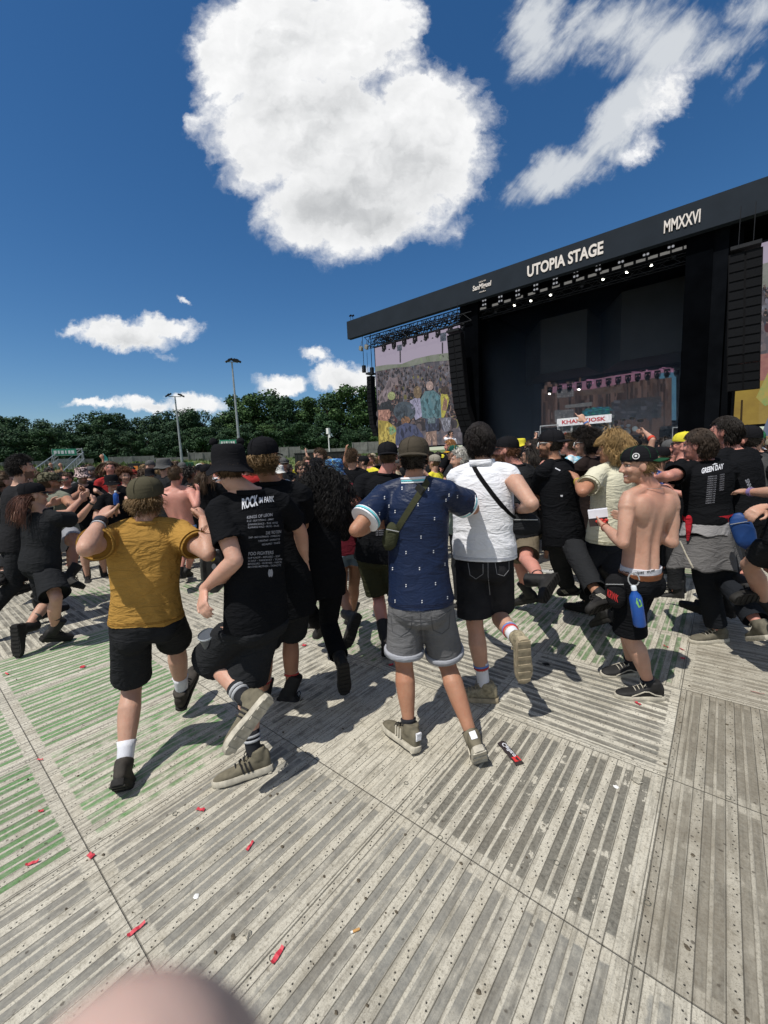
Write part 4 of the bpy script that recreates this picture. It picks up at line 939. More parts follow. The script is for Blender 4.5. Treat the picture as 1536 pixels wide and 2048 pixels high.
# ------------------------------------------------------------------ people
def V(*a): return Vector(a)
UPZ = Vector((0, 0, 1))
def remesh(mb, voxel, smooth=4, fac=.5, name='skin'):
    me = mb.mesh(name); o = bpy.data.objects.new('tmp', me); COL.objects.link(o)
    m = o.modifiers.new('r', 'REMESH'); m.mode = 'VOXEL'; m.voxel_size = voxel; m.adaptivity = 0
    if smooth: s_ = o.modifiers.new('s', 'SMOOTH'); s_.iterations = smooth; s_.factor = fac
    dg = bpy.context.evaluated_depsgraph_get(); dg.update()
    r = bpy.data.meshes.new_from_object(o.evaluated_get(dg)); r.name = name
    bpy.data.objects.remove(o); bpy.data.meshes.remove(me)
    return r
def get_co(me):
    a = np.empty(len(me.vertices)*3, 'f'); me.vertices.foreach_get('co', a); return a.reshape(-1, 3)
def get_no(me):
    a = np.empty(len(me.vertices)*3, 'f'); me.vertices.foreach_get('normal', a); return a.reshape(-1, 3)
def set_co(me, a): me.vertices.foreach_set('co', np.asarray(a, 'f').ravel()); me.update()
def folds(me, amp, seed, freq=16., mask=None, along=None):
    """cloth creases: warped ridges pushed along the normals"""
    co, no = get_co(me).astype('d'), get_no(me).astype('d'); rg = np.random.RandomState(seed)
    h = np.zeros(len(co))
    for k in range(6):
        d = rg.normal(size=3); d[2] *= .55 if k % 2 else 1.5; d /= np.linalg.norm(d); f_ = freq*rg.uniform(.6, 1.9)
        w = rg.normal(size=3); w /= np.linalg.norm(w); w2 = rg.normal(size=3); w2 /= np.linalg.norm(w2)
        ph = co@d*f_ + 1.6*np.sin(co@w*f_*.45+rg.uniform(0, 6)) + .8*np.sin(co@w2*f_*.9+rg.uniform(0, 6))
        gate = .5+.5*np.sin(co@w2*freq*.4+rg.uniform(0, 6))
        h += (1-np.abs(np.sin(ph)))**2.2*gate*(1.2/(.6+f_/freq))
    h = h/2.2-.45
    if mask is not None: h = h*mask
    set_co(me, co+no*(h*amp)[:, None])
def finish(me, name, mat, parent, smooth=True):
    o = parent_origin(parent); co = get_co(me); set_co(me, co-np.array(o, 'f'))
    me.materials.clear()
    return link(name, me, mat, parent, smooth)

def ringpts(c, lat, fw, rx, rf, rb, n=20, sq=2.15):
    pts = []
    for k in range(n):
        a = 2*math.pi*k/n; ca, sa = math.cos(a), math.sin(a)
        ux = math.copysign(abs(ca)**(2/sq), ca); uy = math.copysign(abs(sa)**(2/sq), sa)
        pts.append(c+lat*(rx*ux)+fw*((rf if uy > 0 else rb)*uy))
    return pts

class Joints: pass
def frame_yaw(f0, yaw):
    r0 = V(f0.y, -f0.x, 0); return (f0*math.cos(R_(yaw))+r0*math.sin(R_(yaw))).normalized()
def ik(parent, px, py, L, sgn=1):
    r = ray(px, py); oc = CAM-parent; b = oc.dot(r); c = oc.dot(oc)-L*L; D_ = b*b-c
    if D_ < 0:
        q = CAM+r*(-b); v = q-parent
        return parent+v*(min(v.length, L*1.1)/v.length)
    s_ = math.sqrt(D_); return CAM+r*((-b+s_) if sgn > 0 else (-b-s_))
def resolve(sp):
    """pixel joints of the photograph + known bone lengths -> joints in the world"""
    J = Joints(); d = sp['d']; k = sp.get('k', 1.); J.k = k; J.bow = sp.get('bow', .01)
    def P(t): return Vector(t) if isinstance(t, Vector) else at(t[0], t[1], d+(t[2] if len(t) > 2 else 0))
    J.pel, J.neck, J.head = P(sp['pel']), P(sp['neck']), P(sp['head'])
    v = J.head-J.neck                                   # keep the head on its neck
    L = .175*k
    if abs(v.length-L) > .03: J.head = J.neck+v*(L/v.length) if v.length > L else J.head
    f0 = sp.get('f0') or (J.pel-CAM); f0 = V(f0.x, f0.y, 0).normalized(); J.f0 = f0
    J.fp, J.fs, J.fh = frame_yaw(f0, sp['yaw']), frame_yaw(f0, sp.get('syaw', sp['yaw'])), frame_yaw(f0, sp.get('hyaw', sp.get('syaw', sp['yaw'])))
    J.lp = V(J.fp.y, -J.fp.x, 0); J.ls = V(J.fs.y, -J.fs.x, 0); J.lh = V(J.fh.y, -J.fh.x, 0)
    up = (J.neck-J.pel).normalized(); J.up = up
    ro = R_(sp.get('sroll', 0)); J.ls = (J.ls*math.cos(ro)+UPZ*math.sin(ro)).normalized(); J.ls = (J.ls-up*J.ls.dot(up)*.7).normalized()
    rp = R_(sp.get('proll', 0)); J.lp = (J.lp*math.cos(rp)+UPZ*math.sin(rp)).normalized()
    pw = sp.get('sw', 1.)
    J.sh = {s: J.neck-up*.072*k+J.ls*(.172*pw*k*s) for s in (-1, 1)}
    J.hip = {s: J.pel-UPZ*.03*k+J.lp*(.088*k*s) for s in (-1, 1)}
    hp, hr = R_(sp.get('hpitch', 0)), R_(sp.get('hroll', 0))
    fh = J.fh*math.cos(hp)+UPZ*math.sin(hp); uh = UPZ*math.cos(hp)-J.fh*math.sin(hp); lh = J.lh
    lh, uh = lh*math.cos(hr)+uh*math.sin(hr), uh*math.cos(hr)-lh*math.sin(hr)
    J.HM = Matrix.Translation(J.head) @ Matrix((lh, fh, uh)).transposed().to_4x4() @ Matrix.Scale(k*sp.get('hs', .96), 4)
    J.el, J.wr, J.hd, J.kn, J.an, J.toe = {}, {}, {}, {}, {}, {}
    for s, key in ((-1, 'armL'), (1, 'armR')):
        a = sp.get(key, 'down'); sh = J.sh[s]; ua, fa = .30*k, .255*k
        if isinstance(a, str):
            o = J.ls*s
            if a == 'down': e = sh+(-UPZ*.97+o*.22-J.fs*.06).normalized()*ua; w = e+(-UPZ*.9+J.fs*.4).normalized()*fa
            elif a == 'fwd': e = sh+(-UPZ*.75+o*.35+J.fs*.35).normalized()*ua; w = e+(J.fs*.85+UPZ*.3-o*.35).normalized()*fa
            elif a == 'push': e = sh+(-UPZ*.35+o*.2+J.fs*.8).normalized()*ua; w = e+(J.fs*.9+UPZ*.25-o*.2).normalized()*fa
            elif a == 'run': e = sh+(-UPZ*.7+o*.35-J.fs*.5).normalized()*ua; w = e+(J.fs*.8+UPZ*.35-o*.25).normalized()*fa
            elif a == 'runf': e = sh+(-UPZ*.8+o*.3+J.fs*.3).normalized()*ua; w = e+(J.fs*.6+UPZ*.75-o*.3).normalized()*fa
            elif a == 'up': e = sh+(UPZ*.6+o*.5+J.fs*.4).normalized()*ua; w = e+(UPZ*.95-o*.15+J.fs*.1).normalized()*fa
            elif a == 'clap': e = sh+(-UPZ*.6+o*.35+J.fs*.55).normalized()*ua; w = e+(J.fs*.5+UPZ*.6-o*.6).normalized()*fa
            elif a == 'fold': e = sh+(-UPZ*.8+o*.4+J.fs*.3).normalized()*ua; w = e+(J.fs*.45-o*.9+UPZ*.1).normalized()*fa
            J.el[s], J.wr[s] = e, w; J.hd[s] = (w-e).normalized()
        else:
            e = P(a[0][1:]) if a[0][0] == 'd' else ik(sh, a[0][0], a[0][1], ua, a[0][2])
            w = P(a[1][1:]) if a[1][0] == 'd' else ik(e, a[1][0], a[1][1], fa, a[1][2])
            J.el[s], J.wr[s] = e, w
            J.hd[s] = (ik(w, a[2][0], a[2][1], .17*k, a[2][2])-w).normalized() if len(a) > 2 and a[2] else (w-e).normalized()
    for s, key in ((-1, 'legL'), (1, 'legR')):
        a = sp.get(key, 'stand'); h = J.hip[s]; tl, sl = .43*k, .42*k; o = J.lp*s
        if isinstance(a, str):
            if a == 'stand': kn = h+(-UPZ+o*.06+J.fp*.04).normalized()*tl; an = kn+(-UPZ-J.fp*.05).normalized()*sl; ff = J.fp+o*.2
            elif a == 'fwd': kn = h+(-UPZ*.85+J.fp*.5).normalized()*tl; an = kn+(-UPZ*.95-J.fp*.15).normalized()*sl; ff = J.fp+UPZ*.1
            elif a == 'back': kn = h+(-UPZ*.97-J.fp*.2).normalized()*tl; an = kn+(-UPZ*.72-J.fp*.7).normalized()*sl; ff = J.fp*.6-UPZ*.8
            J.kn[s], J.an[s] = kn, an; J.toe[s] = an+(ff.normalized()*.19-UPZ*.06)*k
        else:
            kn = P(a[0][1:]) if a[0][0] == 'd' else ik(h, a[0][0], a[0][1], tl, a[0][2])
            an = P(a[1][1:]) if a[1][0] == 'd' else ik(kn, a[1][0], a[1][1], sl, a[1][2])
            J.kn[s], J.an[s] = kn, an
            if a[2][0] == 'g':                              # planted foot: ankle over the floor, knee between hip and ankle
                an = ground(a[1][0], a[1][1], .098*k+a[2][3] if len(a[2]) > 3 else .098*k); J.an[s] = an
                t_ = ground(a[2][1], a[2][2], .02); v_ = V(t_.x-an.x, t_.y-an.y, 0).normalized(); J.toe[s] = an+(v_*.193-UPZ*.070)*k
                dd = an-h; L_ = dd.length; r_ = ray(a[0][0], a[0][1]); m_ = h+dd*.5
                t0 = (m_-CAM).dot(r_); kn = CAM+r_*t0
                off = kn-m_; off = off-dd*(off.dot(dd)/dd.length_squared); lim = math.sqrt(max(.0004, ((tl+sl)/2)**2-(L_/2)**2))
                fwd_ = J.fp-dd*(J.fp.dot(dd)/dd.length_squared)
                kn = m_+off*min(1., lim/max(off.length, 1e-4))
                rest = math.sqrt(max(0, lim*lim-(kn-m_).length_squared)); kn = kn+fwd_.normalized()*min(rest*.25, .22)
                J.kn[s] = kn
            else: J.toe[s] = ik(an, a[2][0], a[2][1], .205*k, a[2][2])
    return J

def spine(J, t, bow=.0):
    c = J.pel.lerp(J.neck, t)
    lat = (J.lp.lerp(J.ls, max(0, min(1, t)))).normalized(); up = J.up
    lat = (lat-up*lat.dot(up)).normalized(); fw = up.cross(lat).normalized()
    return c-fw*bow*4*t*(1-t), lat, fw
def torso(mb, J, table, bow, build=1., n=22):
    k = J.k; rings = []
    for row in table:
        t, rx, rf, rb = row[:4]; c, lat, fw = spine(J, t, bow)
        rings.append(ringpts(c, lat, fw, rx*k*build, rf*k*build, rb*k*build, n))
    mb.loft(rings)
BODY_T = [(-.27, .05, .05, .05), (-.2, .125, .085, .10), (-.06, .162, .10, .125), (.10, .156, .10, .10), (.28, .142, .10, .085), (.5, .152, .112, .097), (.7, .165, .116, .108), (.82, .156, .10, .105), (.92, .108, .072, .082), (1.0, .062, .056, .06)]
FEM_T = [(-.27, .05, .05, .05), (-.2, .13, .085, .105), (-.06, .168, .10, .13), (.10, .15, .095, .10), (.28, .122, .088, .08), (.5, .132, .10, .088), (.68, .145, .125, .095), (.85, .14, .09, .095), (.95, .1, .068, .075), (1.03, .056, .052, .056)]
def lerpv(a, b, t): return a+(b-a)*t
def arm_path(J, s): return J.sh[s], J.el[s], J.wr[s]

HEAD_PARTS = None
def head_mb(mb, HM, fem=False, smile=False, beard=0.):
    h = MB()
    h.ell((0, -.012, .028), (.074, .094, .098), nu=22, nv=14)
    h.ell((0, .022, -.018), (.066, .070, .078), nu=20, nv=12)
    h.ell((0, .03, -.062), (.053, .056, .05), nu=18, nv=10)
    h.ell((0, .066, -.094), (.026, .026, .022), nu=12, nv=8)
    for s in (-1, 1):
        h.ell((s*.036, .062, -.022), (.026, .026, .024), nu=12, nv=8)
        M = Matrix.Rotation(s*.35, 3, 'Z') @ Matrix.Rotation(-.15, 3, 'X')
        h.ell((s*.079, -.004, -.004), (.009, .021, .034), M, nu=12, nv=8)
        h.tube([(s*.012, .086, .028), (s*.034, .082, .034), (s*.054, .066, .026)], [.009, .012, .008], 8, round_ends=True)
    h.tube([(0, .086, .022), (0, .097, .0), (0, .108, -.022)], [.009, .011, .014], 10, round_ends=True)
    for s in (-1, 1): h.ell((s*.012, .095, -.028), (.011, .012, .010), nu=10, nv=6)
    w = .031 if smile else .024
    h.tube([(-w, .068, -.056+(.007 if smile else 0)), (0, .086, -.057), (w, .068, -.056+(.007 if smile else 0))], [.005, .010, .005], 8, round_ends=True)
    h.tube([(-w*.8, .068, -.068+(.004 if smile else 0)), (0, .083, -.070), (w*.8, .068, -.068+(.004 if smile else 0))], [.005, .010, .005], 8, round_ends=True)
    h.xform(HM); mb.add(h.v, h.f)
def paint_body(me, J, sp):
    co = get_co(me).astype('d'); inv = np.array(J.HM.inverted()); q = co@inv[:3, :3].T+inv[:3, 3]
    n = len(co); c = np.zeros((n, 4), 'f'); x, y, z = q[:, 0], q[:, 1], q[:, 2]
    inhead = (np.abs(x) < .12) & (y > -.14) & (y < .15) & (z > -.14) & (z < .16)
    hc = sp.get('hairc', (.03, .022, .015)); ax_ = np.abs(x)
    def put(m, colr, a): c[m, :3] = colr; c[m, 3] = a
    if sp.get('hair') != 'bald':
        put(inhead & ((z > .062) | ((y < -.012) & (z > -.055+.3*np.maximum(0, y+.02))) | ((y < .03) & (z > .03) & (ax_ > .055))) & ~((ax_ > .07) & (z < .035) & (y > -.04)), hc, 1.)
    if sp.get('stubble'):
        put(inhead & (z < -.035) & (y > .0) & ~((ax_ < .03) & (z > -.05)), hc, sp['stubble'])
        put(inhead & (z < -.038) & (z > -.052) & (y > .06) & (ax_ < .035), hc, sp['stubble'])
    put(inhead & (y > .05) & (ax_ > .014) & (ax_ < .054) & (z > .030) & (z < .041), [a*.8 for a in hc], .8)
    put(inhead & (y > .05) & (ax_ > .021) & (ax_ < .047) & (z > .006) & (z < .020), (.62, .58, .55), .9)
    put(inhead & (y > .05) & (ax_ > .028) & (ax_ < .039) & (z > .005) & (z < .020), (.03, .022, .018), 1.)
    put(inhead & (y > .05) & (ax_ > .02) & (ax_ < .048) & (z > .019) & (z < .025), (.06, .035, .028), .8)
    lw = .032 if sp.get('smile') else .025
    lz = (.007*(ax_/.03)**2 if sp.get('smile') else 0)
    put(inhead & (y > .06) & (ax_ < lw) & (z-lz > -.076) & (z-lz < -.052), (.33, .11, .095), .75)
    put(inhead & (y > .06) & (ax_ < lw*.9) & (z-lz > -.066) & (z-lz < -.060), (.62, .57, .52) if sp.get('smile') else (.09, .025, .022), .95)
    for f in sp.get('paint', []): f(co, c, J)
    at_ = me.attributes.new('paint', 'FLOAT_COLOR', 'POINT'); at_.data.foreach_set('color', c.ravel())

def hand_mb(mb, W, h, back, s, k, curl=.5, spread=.0, thumb=.6, point=False):
    y = h.normalized(); z = (back-y*back.dot(y)); z = z.normalized() if z.length > .05 else y.orthogonal().normalized(); x = y.cross(z)
    M = Matrix.Translation(W) @ Matrix((x, y, z)).transposed().to_4x4() @ Matrix.Scale(k, 4); ts = -s
    m = MB()
    m.loft([[V(hw*math.cos(a), yy, hz*math.sin(a)) for a in [2*math.pi*q/14 for q in range(14)]] for yy, hw, hz in ((-.03, .026, .02), (.0, .027, .019), (.03, .036, .018), (.06, .041, .016), (.085, .040, .0135), (.097, .034, .010))])
    for i, (fx, L, r) in enumerate(((.031, .072, .0092), (.0105, .080, .0095), (-.0105, .074, .0092), (-.030, .058, .0082))):
        fx *= ts; c_ = curl if not (point and i == 0) else .06
        if point and i > 1: c_ = 1.0
        p = V(fx, .084, -.001); a = 0.; path = [p-V(0, .02, 0), p]; 
        for seg, q in ((.45, 1.05), (.31, 1.3), (.24, .8)):
            a += c_*q; dv = V((fx*spread*8), math.cos(a), -math.sin(a)).normalized(); p = p+dv*L*seg; path.append(p)
        m.tube(path, [r*.95, r, r*.95, r*.88, r*.72], 8, round_ends=True)
    b = V(ts*.024, .012, -.004); t1 = b+V(ts*.030*(1.2-thumb*.3), .028, -.012*thumb*1.4); t2 = t1+V(ts*.014*(1-thumb), .026, -.012*thumb); t3 = t2+V(-ts*.012*thumb, .022, -.008*thumb)
    m.tube([b, t1, t2, t3], [.014, .0125, .0105, .009], 8, round_ends=True)
    m.xform(M); mb.add(m.v, m.f); return M

def leg_tube(mb, J, s, build=1.):
    k = J.k*build; h, kn, an = J.hip[s], J.kn[s], J.an[s]
    bk = -(J.fp); sh = (an-kn).normalized(); cb = (bk-sh*bk.dot(sh)); cb = cb.normalized() if cb.length > .1 else V(0, 0, 0)
    mb.tube([h+UPZ*.02, lerpv(h, kn, .25), lerpv(h, kn, .6), lerpv(h, kn, .9), kn+(kn-an).normalized()*.0], [.088*k, .086*k, .071*k, .058*k, .056*k], 16, round_ends=True)
    mb.tube([kn, lerpv(kn, an, .12), lerpv(kn, an, .3)+cb*.012*k, lerpv(kn, an, .5)+cb*.009*k, lerpv(kn, an, .75), lerpv(kn, an, .93), an], [.055*k, .054*k, .060*k, .054*k, .041*k, .034*k, .032*k], 16, round_ends=True)
def along(d_):
    z = d_.normalized(); x = z.orthogonal().normalized(); return Matrix((x, z.cross(x), z)).transposed()
def limb_detail(mb, J, s, b):
    k = J.k*b; kn, an, h = J.kn[s], J.an[s], J.hip[s]; sh = (an-kn).normalized(); bk = -J.fp; cb = bk-sh*bk.dot(sh); cb = cb.normalized() if cb.length > .1 else sh.orthogonal()
    sd_ = sh.cross(cb).normalized(); M = along(sh)
    for q, L in ((-1, .30), (1, .26)): mb.ell(lerpv(kn, an, L)+cb*.024*k+sd_*(.019*k*q), (.031*k, .031*k, .082*k), M, nu=14, nv=10)
    mb.tube([lerpv(kn, an, .5)+cb*.022*k, lerpv(kn, an, .75)+cb*.026*k, lerpv(kn, an, .86)+cb*.024*k], [.022*k, .013*k, .010*k], 8, round_ends=True)
    for q in (-1, 1):
        mb.tube([lerpv(h, kn, .75)+cb*.035*k+sd_*(.034*k*q), kn+cb*.030*k+sd_*(.040*k*q), lerpv(kn, an, .1)+cb*.02*k+sd_*(.038*k*q)], [.02*k, .015*k, .014*k], 8, round_ends=True)
    mb.ell(kn-cb*.028*k, (.034*k, .034*k, .04*k), M, nu=12, nv=8)
    S_, E, W_ = J.sh[s], J.el[s], J.wr[s]; ua = (E-S_).normalized(); fa = (W_-E).normalized(); bend = (fa-ua*fa.dot(ua)); bend = bend.normalized() if bend.length > .15 else J.fs.copy(); k2 = J.k*b
    mb.ell(lerpv(S_, E, .55)+bend*.018*k2, (.034*k2, .034*k2, .085*k2), along(ua), nu=14, nv=10); mb.ell(lerpv(S_, E, .5)-bend*.018*k2, (.033*k2, .033*k2, .10*k2), along(ua), nu=14, nv=10)
    mb.ell(S_+ua*.045*k2, (.060*k2, .060*k2, .085*k2), along(ua), nu=16, nv=10); mb.ell(E-bend*.018*k2, (.024*k2, .024*k2, .026*k2), along(ua), nu=10, nv=6)
    sd2 = fa.cross(bend).normalized(); mb.ell(lerpv(E, W_, .2)+sd2*.014*k2, (.031*k2, .028*k2, .075*k2), along(fa), nu=12, nv=8); mb.ell(lerpv(E, W_, .22)-sd2*.014*k2, (.029*k2, .027*k2, .075*k2), along(fa), nu=12, nv=8)
def foot_frame(J, s):
    A, T, K = J.an[s], J.toe[s], J.kn[s]; v = (T-A).normalized(); up0 = (K-A).normalized()
    side = v.cross(up0)
    if side.length < .05: side = J.lp.copy()
    side.normalize(); f = Matrix.Rotation(R_(20), 3, side) @ v; up = side.cross(f).normalized()
    return Matrix.Translation(A) @ Matrix((side, f, up)).transposed().to_4x4() @ Matrix.Scale(J.k*1.04, 4)
SHOE = [(-.083, .016, -.012, -.070), (-.076, .028, .012, -.078), (-.055, .034, .022, -.08), (-.02, .036, .022, -.08), (.015, .037, .012, -.08), (.05, .040, -.008, -.08), (.09, .045, -.026, -.08), (.13, .047, -.036, -.08), (.17, .043, -.043, -.08), (.2, .031, -.052, -.08), (.214, .014, -.062, -.077)]
def shoe_parts(J, s, kind, sh_mat, sole_mat, parent, voxel, extras=None):
    M = foot_frame(J, s); m = MB(); rings = []
    for y, w, zt, zb in SHOE:
        ring = []
        for q in range(16):
            a = 2*math.pi*q/16; ca, sa = math.cos(a), math.sin(a)
            ring.append(V(w*math.copysign(abs(ca)**.72, ca), y, (zt+zb)/2+(zt-zb)/2*math.copysign(abs(sa)**.8, sa)))
        rings.append(ring)
    m.loft(rings)
    if kind == 'boot': m.tube([(0, -.022, -.02), (0, -.02, .04), (0, -.016, .10), (0, -.014, .135)], [.047, .050, .052, .054], 16)
    else: m.tube([(0, -.020, -.02), (0, -.016, .035)], [.045, .046], 16)
    m.xform(M); me = remesh(m, max(voxel, .006), 3); sh = finish(me, 'shoe', sh_mat, parent)
    so = MB(); out = [(-.092, .012), (-.086, .027), (-.06, .038), (-.02, .041), (.03, .042), (.08, .047), (.13, .051), (.17, .047), (.20, .035), (.218, .018), (.222, .0)]
    pts = [(w, y) for y, w in out]+[(-w, y) for y, w in reversed(out) if w > 0]
    th = .034 if kind == 'boot' else .026
    b = [V(x, y, -.092) for x, y in pts]; a = [V(x*.985, y, -.092+th*.8) for x, y in pts]; c = [V(x*.93, y*.99, -.092+th) for x, y in pts]; b2 = [V(x*.94, y*.98, -.097) for x, y in pts]
    so.loft([b2, b, a, c]); so.xform(M); so.build('sole', sole_mat, sh, smooth=True, angle=40)
    tr = MB()                                                       # tread blocks under the sole
    for q in range(8 if kind == 'boot' else 6):
        y = -.07+q*(.26/7 if kind == 'boot' else .26/5); tr.box((0, y, -.099), (.07, .018, .006))
    tr.xform(M); tr.build('tread', sole_mat, sh)
    la = MB()
    for q in range(4):
        y = .03+q*.022; zt = .004-.0105*q
        la.tube([(-.024, y, zt-.004), (-.01, y+.004, zt+.008), (.01, y+.004, zt+.008), (.024, y, zt-.004)], .0035, 5)
    for q in (-1, 1): la.tube([(0, .03, .014), (q*.025, .035, .026), (q*.036, .05, .008), (q*.015, .05, .0)], .003, 5)
    la.xform(M); la.build('lace', extras.get('lace', MATS['lace_dark']) if extras else MATS['lace_dark'], sh, smooth=True)
    if extras and extras.get('stripes'):
        st = MB()
        for sd_ in (-1, 1):
            for q in range(3): 
                y = .012+q*.021; st.add(*prism([V(sd_*.0405, y, -.062), V(sd_*.0405, y+.009, -.062), V(sd_*.034, y+.022, -.012), V(sd_*.034, y+.013, -.012)], V(sd_*.005, 0, 0)))
        st.xform(M); st.build('stripe', extras['stripes'], sh)
    if extras and extras.get('wave'):
        st = MB()
        for sd_ in (-1, 1):
            pth = [V(sd_*.0475, .13, -.062), V(sd_*.0455, .09, -.045), V(sd_*.042, .05, -.028), V(sd_*.039, .02, -.030), V(sd_*.0385, -.02, -.050), V(sd_*.034, -.06, -.058)]
            st.tube(pth, [(.003, .0045)]*6, 6)
        st.xform(M); st.build('stripe', extras['wave'], sh)
    if extras and extras.get('tab'):
        st = MB(); st.box((0, -.081, -.012), (.034, .012, .04)); st.xform(M); tb = st.build('heel_tab', extras['tab'], sh)
    return sh
def lip_tube(mb, path, rad, inner=.012, depth=.05, n=18):
    """sleeve or trouser leg whose far end is an open cuff"""
    path = [Vector(p) for p in path]; rad = list(rad); e = path[-1]; dv = (path[-1]-path[-2]).normalized()
    path += [e+dv*.002, e-dv*depth]; rad += [rad[-1]-inner, rad[-1]-inner-.004]
    rings = []; u = None
    for i, p in enumerate(path):
        if i < len(path)-2: t = (path[min(i+1, len(path)-3)]-path[max(i-1, 0)]).normalized()
        else: t = dv
        if u is None: u = t.orthogonal()
        u = (u-t*u.dot(t)).normalized(); w = t.cross(u)
        rings.append([p+u*rad[i]*math.cos(2*math.pi*q/n)+w*rad[i]*math.sin(2*math.pi*q/n) for q in range(n)])
    mb.loft(rings)
def shirt_mb(J, sp, g):
    k = J.k; mb = MB(); b = sp.get('build', 1.); L = g.get('loose', 1.); hem = g.get('hem', -.2); bow = sp.get('bow', .01)
    fem = sp.get('fem')
    base = [(-.3, .194, .13, .152), (-.14, .190, .128, .152), (.0, .183, .128, .140), (.28, .166, .122, .112), (.5, .168, .128, .114), (.7, .178, .13, .122), (.82, .172, .116, .12), (.92, .132, .088, .1), (1.0, .074, .066, .07)]
    if fem: base = [(t, rx*(.93 if t > .1 else 1), rf, rb*.96) for t, rx, rf, rb in base]
    def rad(t):
        ts = [r[0] for r in base]; return [float(np.interp(t, ts, [r[i] for r in base])) for i in (1, 2, 3)]
    tab = []; hx = rad(hem)
    fl = 1+(L-1)*.6
    tab.append((hem, hx[0]*fl, hx[1]*fl, hx[2]*fl))
    for t in (0., .14, .28, .5, .7, .82, .92, 1.0):
        if t > hem+.05:
            r = rad(t); f_ = L if t < .6 else 1+(L-1)*.4
            if t > .8: f_ = 1.
            tab.append((t, r[0]*f_, r[1]*f_, r[2]*f_))
    torso(mb, J, tab, bow, b)
    kind = g.get('sleeve', .62)
    for s in (-1, 1):
        sh, el, wr = arm_path(J, s); a = J.neck+J.ls*(.05*k*s)-J.up*.012*k
        mb.tube([a, lerpv(a, sh, .6)+J.up*.008*k, sh], [.046*k*b, .056*k*b, .066*k*b], 14, round_ends=True)
        if kind and kind > 0:
            r0 = .074*k*b; e_ = lerpv(sh, el, min(kind, 1.)); w_ = g.get('sw', 1.)
            if kind <= 1.: lip_tube(mb, [sh+(sh-el)*.05, lerpv(sh, e_, .35), lerpv(sh, e_, .7), e_], [r0*.98, r0*1.02, r0*1.05*w_, r0*1.10*w_])
            else: lip_tube(mb, [sh, lerpv(sh, el, .5), el, lerpv(el, wr, .5), lerpv(el, wr, .9)], [r0, r0*.95, r0*.85, r0*.75, r0*.62])
    return mb
def bottoms_mb(J, sp, g):
    k = J.k; mb = MB(); b = sp.get('build', 1.)*g.get('loose', 1.); top = g.get('top', .10)
    tab = [(-.27, .075, .07, .07), (-.2, .155, .112, .128), (-.06, .178, .12, .142), (.04, .172, .115, .122), (top, .166, .112, .112), (top+.002, .155, .1, .1), (top-.06, .15, .095, .095)]
    torso(mb, J, tab, .0, b)
    for s in (-1, 1):
        mb.ell(J.pel-J.fp*.045*k+J.lp*.072*k*s-UPZ*.07*k, (.094*k*b, .092*k*b, .1*k*b), nu=14, nv=8)
        h, kn, an = J.hip[s], J.kn[s], J.an[s]; f_ = g.get('len', .8); w = g.get('flare', 1.)
        if f_ <= 1.:
            e = lerpv(h, kn, f_); lip_tube(mb, [h+UPZ*.03*k, lerpv(h, e, .3), lerpv(h, e, .7), e], [.098*k*b, .102*k*b, .098*k*b*(.5+.5*w), .096*k*b*w], inner=.014)
        else:
            e = lerpv(kn, an, f_-1); kb = kn+(kn-lerpv(h, an, .5)).normalized()*.004
            lip_tube(mb, [h+UPZ*.03*k, lerpv(h, kn, .4), lerpv(h, kn, .85), kb, lerpv(kn, e, .25), lerpv(kn, e, .6), e], [.098*k*b, .098*k*b, .083*k*b*w, .080*k*b*w, .077*k*b*w, .073*k*b*w, .074*k*b*w], inner=.012)
    return mb

# hats and hair, made in the frame of the head (x right, y forward, z up)
def cap_mb(kind, back=False):
    m = MB(); rings = []
    n = 28
    for z, r in ((.030, 1.04), (.045, 1.055), (.07, 1.03), (.095, .94), (.115, .78), (.128, .55), (.135, .28), (.137, .06)):
        rings.append([V(.087*r*math.cos(2*math.pi*q/n), -.012+.107*r*math.sin(2*math.pi*q/n), z-(.012 if (z < .05) else 0)*math.sin(2*math.pi*q/n)*(-1)) for q in range(n)])
    inner = [[p*.955+V(0, -.0005, .002) for p in rings[0]]]
    m.loft(inner+rings)
    m.ell((0, -.012, .139), (.008, .008, .005), nu=8, nv=4)
    sg = -1 if back else 1
    br = MB(); top, bot = [], []
    P_ = []
    for i in range(9):
        a = R_(-62+i*15.5)
        x0, y0 = .0885*math.sin(a)*1.0, .108*math.cos(a); ex = .072*math.cos(a*1.05)**.8 if abs(a) < 1.45 else .0
        for j in range(4):
            f_ = j/3; x = x0*(1+.10*f_); y = y0+ex*f_; z = .036-.010*f_-.9*x*x*1.6+(.008 if back else 0)
            P_.append(V(x, y*sg-.012, z))
    vs = P_+[p-V(0, 0, .005) for p in P_]; fs = []
    for i in range(8):
        for j in range(3):
            a = i*4+j; q = [a, a+1, a+5, a+4]
            if sg < 0: q.reverse()
            fs.append(tuple(reversed(q))); fs.append(tuple(x+36 for x in q))
    edge = [0, 1, 2, 3]+[i*4+3 for i in range(1, 9)]+[34, 33, 32]+[i*4 for i in range(7, 0, -1)]
    for a, b in zip(edge, edge[1:]+edge[:1]): fs.append((a, b, b+36, a+36))
    br.add(vs, fs)
    return m, br
